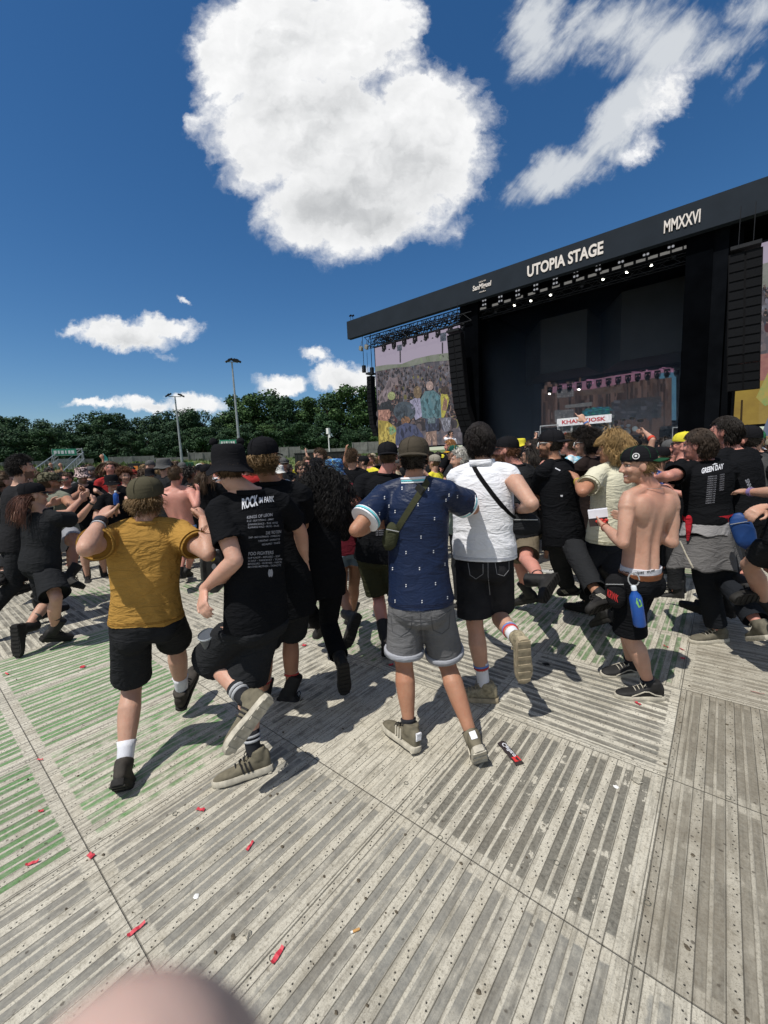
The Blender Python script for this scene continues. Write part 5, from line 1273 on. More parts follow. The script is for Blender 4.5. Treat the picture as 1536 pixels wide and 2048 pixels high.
def bucket_mb(w=1.):
    n = 30; prof = [(.050, .955, 0), (.02, 1.03, 0), (.015, 1.06, 0), (.06, 1.05, 0), (.095, 1.0, 0), (.118, .93, 0), (.128, .8, 0), (.131, .4, 0), (.131, .05, 0)]
    m = MB(); rings = []
    def ring(z, r, wv=0.): return [V(.088*r*math.cos(2*math.pi*q/n), -.01+.106*r*math.sin(2*math.pi*q/n), z+wv*math.sin(3*2*math.pi*q/n+.5)+wv*.6*math.sin(5*2*math.pi*q/n)) for q in range(n)]
    out = [ring(.045, .97), ring(.012, 1.02), ring(-.012, 1.22*w, .005), ring(-.026, 1.42*w, .009), ring(-.022, 1.43*w, .009), ring(-.006, 1.24*w, .005), ring(.02, 1.06), ring(.06, 1.045), ring(.095, 1.0), ring(.118, .93), ring(.128, .8), ring(.131, .4), ring(.132, .05)]
    m.loft(out); return m
def scalp_point(rg, zmin_back=-.05):
    while True:
        d = rg.normal(size=3); d /= np.linalg.norm(d); p = np.array([.076*d[0], -.012+.096*d[1], .028+.1*d[2]])
        y, z, ax_ = p[1], p[2], abs(p[0])
        if z > .07 or (y < -.012 and z > zmin_back) or (y < .03 and z > .035 and ax_ > .05): return Vector(p), Vector(d)
def hair_shell(m, style, seed, hat):
    off = dict(short=.012, crop=.005, medium=.014, mop=.022, curly=.03, longcurly=.018, long=.012)[style]
    zb = dict(medium=-.075, mop=-.07, longcurly=-.1, long=-.1).get(style, -.05)
    rg = np.random.RandomState(seed+9); nu, nv = 44, 26; pts = {}; ph = rg.uniform(0, 6, 6)
    def ok(p): 
        y, z, ax_ = p.y, p.z, abs(p.x)
        if hat and z > .03: return False
        if (ax_ > .066 and z < .03 and -.03 < y): return False
        return z > .075 or (y < -.012 and z > zb) or (y < .03 and z > .03 and ax_ > .045)
    for i in range(nu):
        for j in range(nv+1):
            a = 2*math.pi*i/nu; b = -math.pi/2+math.pi*j/nv; d = V(math.cos(b)*math.cos(a), math.cos(b)*math.sin(a), math.sin(b))
            p0 = V(.075*d.x, -.012+.095*d.y, .028+.099*d.z)
            n_ = .6+.5*math.sin(9*d.x+ph[0]+3*d.z)*math.sin(8*d.y+ph[1])+.35*math.sin(19*d.z+ph[2]+7*d.x)+rg.uniform(-.25, .25)
            pts[i, j] = (p0+d*off*max(.1, n_) if not hat else p0+d*.004, ok(p0))
    vs = []; idx = {}; fs = []
    for i in range(nu):
        for j in range(nv):
            q = [(i, j), ((i+1) % nu, j), ((i+1) % nu, j+1), (i, j+1)]
            if all(pts[k][1] for k in q):
                f = []
                for k in q:
                    if k not in idx: idx[k] = len(vs); vs.append(pts[k][0])
                    f.append(idx[k])
                fs.append(tuple(f))
    if vs: m.add(vs, fs)
def hair_mb(style, seed=0, n=420, L=None, hat=False, far=False, fine=False):
    rg = np.random.RandomState(seed); m = MB(); hair_shell(m, style, seed, hat)
    par = dict(short=(.042, .0026, .5, .010), crop=(.016, .0024, .7, .003), medium=(.11, .0030, .25, .012), mop=(.13, .0034, .35, .02), curly=(.075, .0036, .9, .045), longcurly=(.40, .0042, .35, .045), long=(.34, .0032, .25, .012))[style]
    ln, r, lift, wav = par
    if L: ln = L
    n = int(n*(2.4 if not far else .5))
    if far: r *= 2.2
    if fine: r *= .66; n = int(n*1.9)
    K = 14; cl = [(V(*rg.normal(size=3)), rg.uniform(0, 6.28), rg.uniform(.75, 1.15)) for _ in range(40)]
    for i in range(n):
        p, d = scalp_point(rg, -.065 if style in ('medium', 'mop', 'longcurly', 'long') else -.05)
        if hat and p.z > .02: continue
        best = max(cl, key=lambda c: c[0].normalized().dot(d)) if style in ('mop', 'medium', 'long', 'curly', 'longcurly') else (V(0, 0, 0), rg.uniform(0, 6.28), 1.)
        l = ln*rg.uniform(.8, 1.1)*best[2]; ns = 13 if style == 'longcurly' else (7 if style in ('curly', 'long', 'mop') else 5)
        if far: ns = max(4, ns//2)
        part = V(rg.normal()*.12+math.sin(best[1])*.25, -.25 if style != 'mop' else (-.1 if p.y < .02 else .35), 0)
        q = p.copy(); path = [q-d*.006]; dirv = (d*lift+part+V(0, 0, .0 if style in ('crop',) else .05)).normalized(); ph = best[1]+rg.normal()*.5; fr = rg.uniform(1.7, 2.4)
        for s_ in range(ns):
            f_ = (s_+1)/ns
            dirv = (dirv+V(0, 0, -1)*(.0 if style == 'crop' else (.42 if style not in ('curly', 'short') else .12))*(7/ns)+V(p.x*2, p.y*1.2, 0)*(.25 if style != 'longcurly' else .06)).normalized()
            q = q+dirv*(l/ns)
            ex = .008 if style in ('short', 'crop') else .016
            e = V(q.x/(.075+ex), (q.y+.012)/(.095+ex), (q.z-.028)/(.099+ex)); el_ = e.length
            if el_ < 1.0 and q.z > -.06: q = V(q.x/el_, (q.y+.012)/el_-.012, (q.z-.028)/el_+.028)
            if q.y > .05 and q.z < .055 and abs(q.x) < .07 and style != 'mop': q.y = .05
            if style == 'mop' and q.y > .07 and q.z < .03: break
            sd_ = d.cross(dirv); sd_ = sd_.normalized() if sd_.length > .01 else V(1, 0, 0); up_ = dirv.cross(sd_)
            a = ph+f_*fr*6.28*(2.0 if 'curly' in style else .6)
            off = (sd_*math.cos(a)+up_*math.sin(a))*wav*.35*min(1, f_*2)
            path.append(q+off)
        if len(path) < 3: continue
        R0 = r*rg.uniform(.7, 1.3); rr = [R0*.8]+[R0*(1-.75*(j/len(path))**2) for j in range(1, len(path))]
        m.tube(path, rr, 4 if r > .003 else 3)
    return m
def glasses_parts(J, parent, fm, lm, wayf=False):
    m = MB()
    for s in (-1, 1):
        m.tube([(s*.068, .068, .022), (s*.080, .0, .020), (s*.08, -.02, .012)], [.0035, .0035, .003], 6)
        pts = [V(s*.010, .103, .022), V(s*.062, .084, .025), V(s*.064, .081, .008), V(s*.05, .088, -.008), V(s*.022, .1, -.01), V(s*.010, .104, .004)]
        m.tube(pts+[pts[0]], .0035, 6)
    m.tube([(-.01, .105, .014), (.01, .105, .014)], .003, 6); m.xform(J.HM); g = m.build('glasses', fm, parent, smooth=True)
    m = MB()
    for s in (-1, 1):
        pts = [V(s*.010, .102, .022), V(s*.062, .083, .025), V(s*.064, .080, .008), V(s*.05, .087, -.008), V(s*.022, .099, -.01), V(s*.010, .103, .004)]
        if s < 0: pts.reverse()
        m.add(*prism(pts, (0, .002, 0)))
    m.xform(J.HM); m.build('lens', lm, g)

SK = lambda n: dict(pale=m_skin('skin_pale', (.50, .30, .225)), fair=m_skin('skin_fair', (.45, .268, .195)), tan=m_skin('skin_tan', (.36, .185, .115)), pink=m_skin('skin_pink', (.50, .235, .185)), brown=m_skin('skin_brown', (.16, .082, .05)))[n]
MATS['lace_dark'] = m_plain('lace_cord', (.02, .02, .02), .9)
def C_(name, c, **k): return m_cloth('cloth_'+name, c, **k)
CBLACK = lambda: C_('black', (.0085, .009, .0105), wr=.45); 
PEOPLE = {}
def tuck(me, outer, cond, gap=.006, reach=.045):
    """push vertices that stick out of the garment back under it"""
    B = BVHTree.FromPolygons([v.co.copy() for v in outer.vertices], [list(p.vertices) for p in outer.polygons]); co = get_co(me).copy()
    idx = np.nonzero(cond(co.astype('d')))[0]
    for i in idx.tolist():
        v = Vector(co[i].tolist()); loc, nrm, fi, dist = B.find_nearest(v, reach)
        if loc is not None and (v-loc).dot(nrm) > -gap:
            co[i] = loc-nrm*gap
    set_co(me, co)
def seg_dist(co, a, b):
    a, b = np.array(a), np.array(b); d = b-a; t = np.clip(((co-a)@d)/max(1e-9, d@d), 0, 1); return np.linalg.norm(co-a-t[:, None]*d, axis=1)
def torso_zone(J, t0, t1, arms=True):
    def f(co):
        a, d = np.array(J.pel), np.array(J.neck-J.pel); t = ((co-a)@d)/(d@d)
        m = (t > t0) & (t < t1)
        for s in (-1, 1): m &= (seg_dist(co, J.el[s], J.wr[s]+J.hd[s]*.19) > .05) & (seg_dist(co, J.sh[s].lerp(J.el[s], .3), J.el[s]) > .062)
        return m
    return f
def person(key, label, sp, group=None, base=None):
    J = resolve(sp); vx = sp.get('vx', .008); k = J.k; seed = sum(map(ord, key))
    b0 = base or V((J.an[-1].x+J.an[1].x)/2, (J.an[-1].y+J.an[1].y)/2, 0)
    root = empty('person', b0, label, 'person', group)
    bow, bd = sp.get('bow', .01), sp.get('build', 1.)
    # body
    mb = MB(); torso(mb, J, FEM_T if sp.get('fem') else BODY_T, bow, bd)
    for s in (-1, 1):
        sh, el, wr = arm_path(J, s); ar = k*(.86 if sp.get('fem') else 1.)*sp.get('arm', 1.)
        a = J.neck+J.ls*(.04*k*s)-J.up*.005*k
        mb.tube([a, lerpv(a, sh, .6)+J.up*.006*k, sh], [.038*ar, .046*ar, .053*ar], 14, round_ends=True)
        mb.tube([sh, lerpv(sh, el, .2), lerpv(sh, el, .5), lerpv(sh, el, .85), el], [.057*ar, .056*ar, .050*ar, .042*ar, .041*ar], 16, round_ends=True)
        mb.tube([el, lerpv(el, wr, .22), lerpv(el, wr, .5), lerpv(el, wr, .85), wr], [.041*ar, .045*ar, .039*ar, .028*ar, .027*ar], 16, round_ends=True)
        bk = sp.get('backL' if s < 0 else 'backR'); bk = J.ls*s+J.fs*.2 if bk is None else (J.f0*bk[1]+V(J.f0.y, -J.f0.x, 0)*bk[0]+UPZ*bk[2])
        hp = sp.get('handL' if s < 0 else 'handR', {})
        hand_mb(mb, wr+J.hd[s]*.012, J.hd[s], bk, s, k*(.92 if sp.get('fem') else 1.), **hp)
        leg_tube(mb, J, s, (.95 if sp.get('fem') else 1.)*sp.get('leg', 1.))
        bt = J.pel-J.fp*.042*k+J.lp*.07*k*s-UPZ*.07*k; mb.ell(bt, (.078*k*bd, .075*k*bd, .085*k*bd), nu=14, nv=8)
        if not sp.get('far'): limb_detail(mb, J, s, (.92 if sp.get('fem') else 1.))
        M = foot_frame(J, s); f_ = MB(); f_.tube([(0, -.035, -.045), (0, .03, -.05), (0, .1, -.06), (0, .16, -.066)], [.024, .027, (.03, .018), (.024, .010)], 12, round_ends=True); f_.xform(M); mb.add(f_.v, f_.f)
    nb = J.HM @ V(0, -.022, -.075)
    mb.tube([J.neck-J.up*.05*k, J.neck, lerpv(J.neck, nb, .6), nb], [.066*k*bd, .057*k, .054*k, .053*k], 16, round_ends=True)
    for f in sp.get('extra_body', []): f(mb, J)
    head_mb(mb, J.HM, sp.get('fem'), sp.get('smile'))
    me = remesh(mb, vx, 3 if vx < .01 else 2); cv = max(vx, .008); sme = lme = None
    if sp.get('shirt'):
        g = sp['shirt']; mb = shirt_mb(J, sp, g)
        for f in g.get('extra', []): f(mb, J)
        sme = remesh(mb, cv, 6); folds(sme, g.get('fold', .013), seed, g.get('freq', 9.))
        hem_ = g.get('hem', -.2)
        tuck(me, sme, torso_zone(J, hem_+.04, .965))
    if sp.get('legs'):
        g = sp['legs']; mb = bottoms_mb(J, sp, g)
        for f in g.get('extra', []): f(mb, J)
        lme = remesh(mb, cv, 6); folds(lme, g.get('fold', .010), seed+5, 11.)
        if sme is not None: tuck(lme, sme, torso_zone(J, sp['shirt'].get('hem', -.2)+.01, 1.), .012, .07)
        tuck(me, lme, torso_zone(J, -.45, g.get('top', .10)-.01))
    if not sp.get('shirt'):                              # bare back: soften it
        zone = torso_zone(J, -.1, .93)(get_co(me).astype('d')); bm = bmesh.new(); bm.from_mesh(me); bm.verts.ensure_lookup_table(); vv = [bm.verts[i] for i in np.nonzero(zone)[0].tolist()]
        for q in range(36): bmesh.ops.smooth_vert(bm, verts=vv, factor=.5, use_axis_x=True, use_axis_y=True, use_axis_z=True)
        bm.to_mesh(me); bm.free(); me.update()
    paint_body(me, J, sp)
    body = finish(me, 'body', sp.get('skin_m') or SK(sp.get('skin', 'fair')), root)
    out = dict(root=root, J=J, body=body, sp=sp)
    if sme is not None: out['shirt'] = finish(sme, sp['shirt'].get('name', 'shirt'), sp['shirt']['m'], root)
    if sp.get('vest'):
        sp2 = dict(sp); sp2['build'] = bd*1.05; vb = shirt_mb(J, sp2, dict(hem=-.05, sleeve=0, loose=1.1)); vm = remesh(vb, cv, 5); folds(vm, .01, seed+3, 12.); out['vest'] = finish(vm, 'vest', sp['vest'], root)
    if lme is not None:
        g = sp['legs']; out['legs'] = finish(lme, g.get('name', 'shorts'), g['m'], root)
        for s in (-1, 1):
            if g.get('cuff'):
                e = lerpv(J.hip[s], J.kn[s], g['len']); d_ = (J.kn[s]-J.hip[s]).normalized(); m = MB(); r = .096*k*g.get('flare', 1.)*g.get('loose', 1.)*bd
                m.tube([e-d_*.03, e-d_*.028, e+d_*.002, e+d_*.004], [r+.003, r+.007, r+.007, r], 20); m.build('cuff', g['cuff'], out['legs'], smooth=True)
    shd = sp.get('shoes')
    if shd:
        for s in (-1, 1):
            ex = dict(shd.get('ex', {}))
            shoe_parts(J, s, shd.get('kind', 'sneaker'), shd['m'], shd['sole'], root, cv, ex)
            if shd.get('sock'):
                A, K = J.an[s], J.kn[s]; d_ = (K-A).normalized(); h = shd.get('sh', .1); m = MB(); lg = sp.get('leg', 1.)*k
                z0_ = .10 if shd.get('kind') == 'boot' else .0; m.tube([A+d_*(z0_-.01), A+d_*(z0_+.015), A+d_*(z0_+.03), A+d_*(h+z0_*.35)*.75, A+d_*h, A+d_*(h+.003), A+d_*(h-.02)], [.034*lg, .037*lg, .0405*lg, .043*lg, .046*lg+h*.03, .040*lg, .038*lg], 16)
                sk = m.build('sock', shd['sock'], root, smooth=True)
                for hh, cm in shd.get('bands', []):
                    m = MB(); r = .0445*lg+hh*.03; m.tube([A+d_*(hh-.006), A+d_*(hh+.006)], [r+.0025, r+.003], 16); m.build('band', cm, sk, smooth=True)
    hs = sp.get('hat')
    if hs:
        kind = hs['kind']
        if kind == 'bucket':
            m = bucket_mb(hs.get('w', 1.)); m.xform(J.HM); ht = m.build('bucket_hat', hs['m'], root, smooth=True, angle=50)
            if hs.get('ears'):
                for s in (-1, 1):
                    m = MB(); m.ell((s*.070, -.005, .142), (.022, .012, .022), nu=12, nv=8); m.xform(J.HM); m.build('hat_ear', hs['m'], ht, smooth=True)
        else:
            m, br = cap_mb(kind, kind == 'cap_back'); T_ = J.HM @ Matrix.Rotation(hs.get('tilt', 0), 4, 'X'); m.xform(T_); br.xform(T_)
            ht = m.build('cap', hs['m'], root, smooth=True, angle=45); br.build('peak', hs.get('pm', hs['m']), ht, smooth=True, angle=45)
            st = MB()
            for q in range(6):
                a = 2*math.pi*q/6+.3; st.tube([V(.088*1.05*math.cos(a)*r_, -.012+.108*1.05*math.sin(a)*r_, z) for z, r_ in ((.05, 1.005), (.07, .99), (.095, .905), (.115, .755), (.128, .53), (.137, .1))], .0018, 4)
            st.xform(T_); st.build('seam', hs.get('pm', hs['m']), ht)
            if hs.get('badge'):
                a = -math.pi/2 if kind != 'cap_back' else math.pi/2
                if 'ba' in hs: a = hs['ba']
                b = MB(); c0 = V(.0905*math.cos(a), -.012+.111*math.sin(a), .072); nn = V(math.cos(a), math.sin(a), .25).normalized(); b.tube([c0-nn*.004, c0+nn*.003], [.022, .021], 16); b.xform(T_); bb = b.build('badge', hs['badge'], ht)
                b = MB(); b.tube([c0+nn*.003, c0+nn*.005], [.016, .015], 16); b.xform(T_); b.build('badge_centre', hs['m'], bb)
                b = MB(); b.tube([c0+nn*.005, c0+nn*.006], [.009, .006], 5); b.xform(T_); b.build('emblem', hs['badge'], bb)
        out['hat'] = ht
    if sp.get('hair') and sp['hair'] != 'bald':
        m = hair_mb(sp['hair'], seed, sp.get('nh', 380), sp.get('hl'), bool(hs), sp.get('far', False), vx < .01); 
        if len(m.v): m.xform(J.HM); out['hair'] = m.build('hair', m_hair('hair_%.3f_%.3f_%.3f' % sp.get('hairc', (.03, .022, .015)), sp.get('hairc', (.03, .022, .015))), root, smooth=True)
    if sp.get('beard'):
        m = MB(); rg = np.random.RandomState(seed)
        for q in range(170):
            a = rg.uniform(-1.5, 1.5); zz = rg.uniform(-.105, -.03) if abs(a) > .35 else rg.uniform(-.115, -.078)
            if abs(a) <= .4 and rg.rand() < .2: zz = -.045
            p = V(.058*math.sin(a), .025+.058*math.cos(a)+(.01 if zz > -.05 and abs(a) < .4 else 0), zz)
            if zz < -.09: p.x *= .6
            dv = V(math.sin(a)*.5, math.cos(a)*.6, -.8).normalized(); m.tube([p-dv*.004, p+dv*.008, p+dv*.02], [.005, .005, .001], 4)
        m.xform(J.HM); m.build('beard', m_hair('hair_%.3f_%.3f_%.3f' % sp['hairc'], sp['hairc']), root, smooth=True)
    if sp.get('glasses'):
        fm, lm = sp['glasses']; glasses_parts(J, root, fm, lm)
    PEOPLE[key] = out
    return out
# ------------------------------------------------------------------ the people one can tell apart
white_c = C_('white', (.72, .73, .77), var=.04, wr=.38); blk = CBLACK(); blk2 = C_('faded_black', (.02, .021, .023), wr=.45); 
rub_w = m_plain('sole_offwhite', (.42, .39, .32), .7, .25, 30.); rub_b = m_plain('sole_black', (.015, .014, .013), .75, .3, 30.); rub_t = m_plain('sole_tan', (.30, .25, .17), .8, .3, 25.)
sh_olive = m_plain('suede_olive', (.135, .12, .085), .9, .25, 25., bump=.2); sh_black = m_plain('shoe_black', (.014, .0135, .0135), .7, .3, 25., bump=.15); sh_grey = m_plain('shoe_grey', (.35, .35, .34), .8, .2, 25.); sh_tan = m_plain('shoe_camo', (.26, .225, .15), .85, .45, 45.)
sh_brown = m_plain('shoe_darkbrown', (.035, .03, .025), .75, .35, 25.); sh_canvas = m_plain('canvas_olive', (.11, .10, .075), .9, .25, 25.)
sock_w = m_plain('sock_white', (.62, .63, .68), .95, .06, 50., bump=.3, bscale=300.); sock_b = m_plain('sock_black', (.015, .016, .02), .95, .1, 50.); red_b = m_plain('band_red', (.45, .05, .05), .9); blu_b = m_plain('band_blue', (.1, .2, .5), .9); gry_b = m_plain('band_grey', (.35, .36, .38), .9)
lens_k = m_plain('sunglass_lens', (.006, .006, .007), .08, .1, spec=.8); frame_k = m_plain('frame_black', (.012, .012, .012), .3); frame_w = m_plain('frame_white', (.6, .6, .58), .35)
SNK = lambda m, sole, **k: dict(kind='sneaker', m=m, sole=sole, **k)
BOOT = lambda **k: dict(kind='boot', m=sh_black, sole=rub_b, **k)
mustard = C_('mustard', (.36, .205, .052), var=.14, wr=.6)
cap_olive = C_('cap_olive', (.075, .068, .045), wr=.15); cap_black = C_('cap_black', (.012, .012, .014), wr=.2); cap_brown = C_('cap_brown', (.065, .055, .042), wr=.15)
BROWN = (.075, .045, .024); DARK = (.018, .013, .01); BLOND = (.33, .215, .09); AUBURN = (.13, .055, .025); DBLOND = (.17, .105, .045)

person('mustard', 'man in a mustard T-shirt and olive cap running away with both arms out', dict(
    d=2.56, yaw=10, syaw=4, hyaw=22, sroll=4, proll=12, k=.99, build=1.03, vx=.0065, bow=.0,
    pel=(294, 1232), neck=(288, 1046, .02), head=(295, 1000, .05), skin='fair', hair='short', hairc=DBLOND, nh=300, hl=.055,
    armL=[(172, 1097, -1), (203, 1040, 1), (218, 1003, 1)], armR=[(416, 1108, -1), (407, 1040, 1), (402, 1012, 1)], backL=(-.5, -.6, .3), backR=(.6, -.6, .2),
    handL=dict(curl=.85, thumb=.2, spread=.3), handR=dict(curl=1.15, thumb=.8),
    legL=[(264, 1370, 1), (249, 1535, -1), (262, 1578, 1)], legR=[(352, 1285, 1), (364, 1382, 1), (386, 1340, 1)],
    hat=dict(kind='cap', m=cap_olive), shirt=dict(m=mustard, hem=-.055, sleeve=.62, fold=.022, freq=8., loose=1.02), legs=dict(m=blk2, len=.86, flare=1.12),
    shoes=SNK(sh_brown, rub_b, sock=sock_w, sh=.13, ex=dict(lace=MATS['lace_dark']))))
person('rock', 'man in a black bucket hat with round ears and a black tour T-shirt lettered ROCK', dict(
    d=2.3, yaw=-38, syaw=-14, hyaw=-8, sroll=6, proll=-3, k=.985, build=1.0, sw=.96, vx=.0065,
    pel=(512, 1222), neck=(498, 985), head=(459, 935, .02), skin='pale', hair='crop', hairc=BROWN, nh=200,
    armL=[(470, 1122, -1), (408, 1178, 1), (404, 1235, -1)], armR=[(600, 1060, 1), (610, 1120, 1)], backL=(-.7, -.6, .2), handL=dict(curl=.42, thumb=.35),
    legL=[(424, 1322, 1), (497, 1405, -1), (452, 1502, -1)], legR=[(498, 1345, 1), (508, 1510, 1), ('g', 452, 1556)],
    hat=dict(kind='bucket', m=cap_black, ears=True, w=1.0), shirt=dict(m=blk, hem=-.12, sleeve=.66, fold=.014, loose=1.06), legs=dict(m=blk2, len=.97, flare=1.3, loose=1.06),
    shoes=SNK(sh_olive, rub_w, sock=sock_b, sh=.14, bands=[(.11, gry_b), (.085, gry_b)], ex=dict(stripes=sh_black))))
person('curlcap', 'man in a black cap with fair curls and laced boots, right of the bucket hat', dict(
    d=2.72, yaw=8, syaw=12, hyaw=30, sroll=-4, k=1.02, build=1.04,
    pel=(566, 1185), neck=(545, 968), head=(530, 916, .0), skin='tan', hair='curly', hairc=DBLOND, nh=260,
    armL='down', armR=[(606, 1050, 1), (585, 1010, 1)], legR=[(581, 1268, 1), (584, 1388, 1), (636, 1434, -1)], legL=[(530, 1290, 1), (528, 1395, 1), (538, 1410, 1)],
    hat=dict(kind='cap', m=cap_black), shirt=dict(m=blk, hem=-.2, sleeve=.7, loose=1.08), legs=dict(m=blk2, len=.9, flare=1.2),
    shoes=BOOT(sock=sock_w, sh=.16, bands=[(.145, red_b)])))
person('curlywoman', 'woman in black with long black curls down her back and black boots', dict(
    d=3.0, yaw=-12, syaw=-5, hyaw=-40, k=.95, fem=True, bow=.03,
    pel=(642, 1150), neck=(634, 1022, .05), head=(638, 986, .12), skin='fair', hair='longcurly', hairc=(.007, .006, .006), nh=420, hl=.34,
    armL=[(588, 1030, 1), (600, 1000, 1)], armR=[(688, 1070, 1), (690, 1040, 1)],
    legR=[(657, 1246, 1), (682, 1326, -1), (688, 1378, 1)], legL=[(612, 1212, 1), (640, 1250, 1), (630, 1270, 1)],
    shirt=dict(m=blk, hem=-.36, sleeve=1.5, loose=1.12), legs=dict(m=blk, len=1.85, flare=1.02, name='trousers'), shoes=BOOT()))
person('maroon', 'person in a maroon top and a blue and yellow blotched bucket hat', dict(
    d=3.75, yaw=-5, hyaw=-15, k=.97, pel=(697, 1085), neck=(676, 972), head=(668, 944, .05), skin='tan', hair='long', hairc=BROWN, nh=160, hl=.14,
    armL=[(645, 1015, 1), (650, 985, 1)], armR=[(722, 1020, 1), (735, 990, 1)],
    legL=[(683, 1176, 1), (702, 1240, -1), (692, 1292, 1)], legR=[(708, 1165, 1), (704, 1228, 1), (712, 1238, 1)],
    hat=dict(kind='bucket', w=.95, m=m_cloth('cloth_blotch_hat', (.04, .14, .38), pattern=lambda t, p, b: t.mix(t.mapr(t.noise(p, 14., 2, .5, 2.), .56, .62), t.mix(t.mapr(t.noise(p, 26., 3, .5, 1.5), .45, .6), (.03, .1, .32, 1), (.12, .3, .5, 1)), (.55, .48, .10, 1)))),
    shirt=dict(m=C_('maroon', (.10, .014, .022)), hem=-.18, sleeve=.7), legs=dict(m=C_('pale_denim', (.16, .22, .28)), len=.45), shoes=dict(kind='boot', m=m_plain('boot_grey', (.05, .05, .047), .6, .3, 20.), sole=rub_b)))
person('snapback', 'man in a black snapback, printed black T-shirt and olive shorts', dict(
    d=3.6, yaw=12, syaw=10, hyaw=5, k=1.02, build=1.04, pel=(752, 1098), neck=(768, 950), head=(776, 914, .03), skin='pink', hair='crop', hairc=BROWN, nh=120,
    armL=[(700, 1022, -1), (735, 1012, 1)], armR=[(830, 1020, 1), (850, 990, 1)], legL=[(757, 1192, 1), (770, 1275, -1), (775, 1308, 1)], legR=[(800, 1190, 1), (822, 1270, 1), (838, 1292, 1)],
    hat=dict(kind='cap_back', m=cap_black, badge=m_plain('badge_grey', (.4, .42, .45), .6), ba=.6), shirt=dict(m=blk, hem=-.16, sleeve=.62), legs=dict(m=C_('olive_shorts', (.035, .036, .02)), len=.92, flare=1.15), shoes=BOOT()))
navy_m = m_cloth('cloth_navy_sheen', (.008, .016, .046), rough=.46, spec=.2, wr=.28, weave=False)
gdenim = C_('grey_denim', (.125, .125, .13), var=.2); gdenim_l = C_('grey_denim_inside', (.30, .31, .34))
person('navy', 'man in a navy football shirt, brown cap and grey denim shorts from behind', dict(
    d=2.34, yaw=3, syaw=8, hyaw=8, sroll=2, k=1.0, build=1.05, vx=.0065, bow=.0,
    pel=(840, 1192), neck=(828, 962, .02), head=(829, 919, .05), skin='tan', hair='crop', hairc=DARK, nh=260,
    armL=[(712, 1060, -1), (750, 1050, 1)], armR=[(946, 1017, 1), (925, 985, 1)],
    legL=[(806, 1318, 1), (818, 1455, 1), ('g', 790, 1465, .02)], legR=[(892, 1322, 1), (946, 1480, -1), (958, 1534, 1)],
    hat=dict(kind='cap_back', m=cap_brown), shirt=dict(m=navy_m, hem=-.07, sleeve=.72, loose=1.04, fold=.020, freq=8., sw=1.06), legs=dict(m=gdenim, len=.86, flare=1.14, cuff=gdenim_l),
    shoes=SNK(sh_olive, rub_w, sock=sock_b, sh=.05, ex=dict(stripes=rub_w, tab=white_c))))
wash = C_('washed_black_denim', (.022, .022, .024), var=.35)
person('whiteshirt', 'dark haired man in a sleeveless white shirt and black denim shorts', dict(
    d=2.78, yaw=6, syaw=10, hyaw=-12, sroll=0, k=1.03, build=1.05, vx=.0065, pel=(968, 1112), neck=(964, 930), head=(958, 888, .03), skin='fair', hair='medium', hairc=(.014, .010, .009), nh=520, hl=.045,
    armL=[(900, 1010, 1), (860, 960, 1)], armR=[(1064, 1008, -1), (1040, 1020, 1)],
    legL=[(950, 1250, 1), (968, 1372, 1), ('g', 944, 1392)], legR=[(994, 1222, 1), (1036, 1284, -1), (1045, 1352, 1)],
    shirt=dict(m=white_c, hem=-.02, sleeve=0, loose=1.16, fold=.020, freq=9., name='sleeveless_shirt'), legs=dict(m=wash, len=.88, flare=1.2, top=.12),
    shoes=SNK(sh_tan, rub_t, sock=sock_w, sh=.17, bands=[(.15, blu_b), (.135, red_b)], ex=dict(lace=rub_t))))
person('tanshorts', 'bearded man in a black cap and tan shorts turned left behind the white shirt', dict(
    d=4.1, yaw=-62, syaw=-55, hyaw=-82, k=1.03, build=1.08, pel=(1046, 1052), neck=(1034, 932), head=(1012, 901, .0), skin='pink', hair='short', hairc=AUBURN, nh=150, stubble=.8, beard=True,
    armL=[(1010, 1010, 1), (985, 985, 1)], armR=[(1062, 1005, -1), (1020, 1010, 1)], legL=[(1034, 1115, 1), (1054, 1186, 1), (1030, 1203, 1)], legR=[(1052, 1118, -1), (1084, 1164, -1), (1082, 1196, -1)],
    hat=dict(kind='cap', m=cap_black), shirt=dict(m=blk2, hem=-.16, sleeve=.7), legs=dict(m=C_('tan_shorts', (.14, .115, .08)), len=.9, flare=1.12), shoes=BOOT(sock=sock_b, sh=.12)))
person('whitefames', 'man in black with a backward black cap and white framed sunglasses leaning forward', dict(
    d=4.0, yaw=-66, syaw=-58, hyaw=-80, k=1.04, build=1.05, pel=(1126, 1058), neck=(1110, 922), head=(1100, 890, .0), skin='tan', hair='crop', hairc=DARK, nh=150, stubble=.7,
    armL=[(1076, 985, 1), (1040, 965, 1)], armR=[(1075, 998, -1), (1052, 965, 1)], legL=[(1120, 1122, 1), (1134, 1172, 1), (1118, 1182, 1)], legR=[(1156, 1114, -1), (1196, 1190, -1), (1178, 1215, -1)],
    hat=dict(kind='cap_back', m=cap_black), glasses=(frame_w, lens_k), shirt=dict(m=blk, hem=-.2, sleeve=.8, loose=1.14), legs=dict(m=blk2, len=1.88, flare=1.05, name='trousers'), shoes=SNK(sh_black, rub_b, ex=dict(stripes=rub_w))))
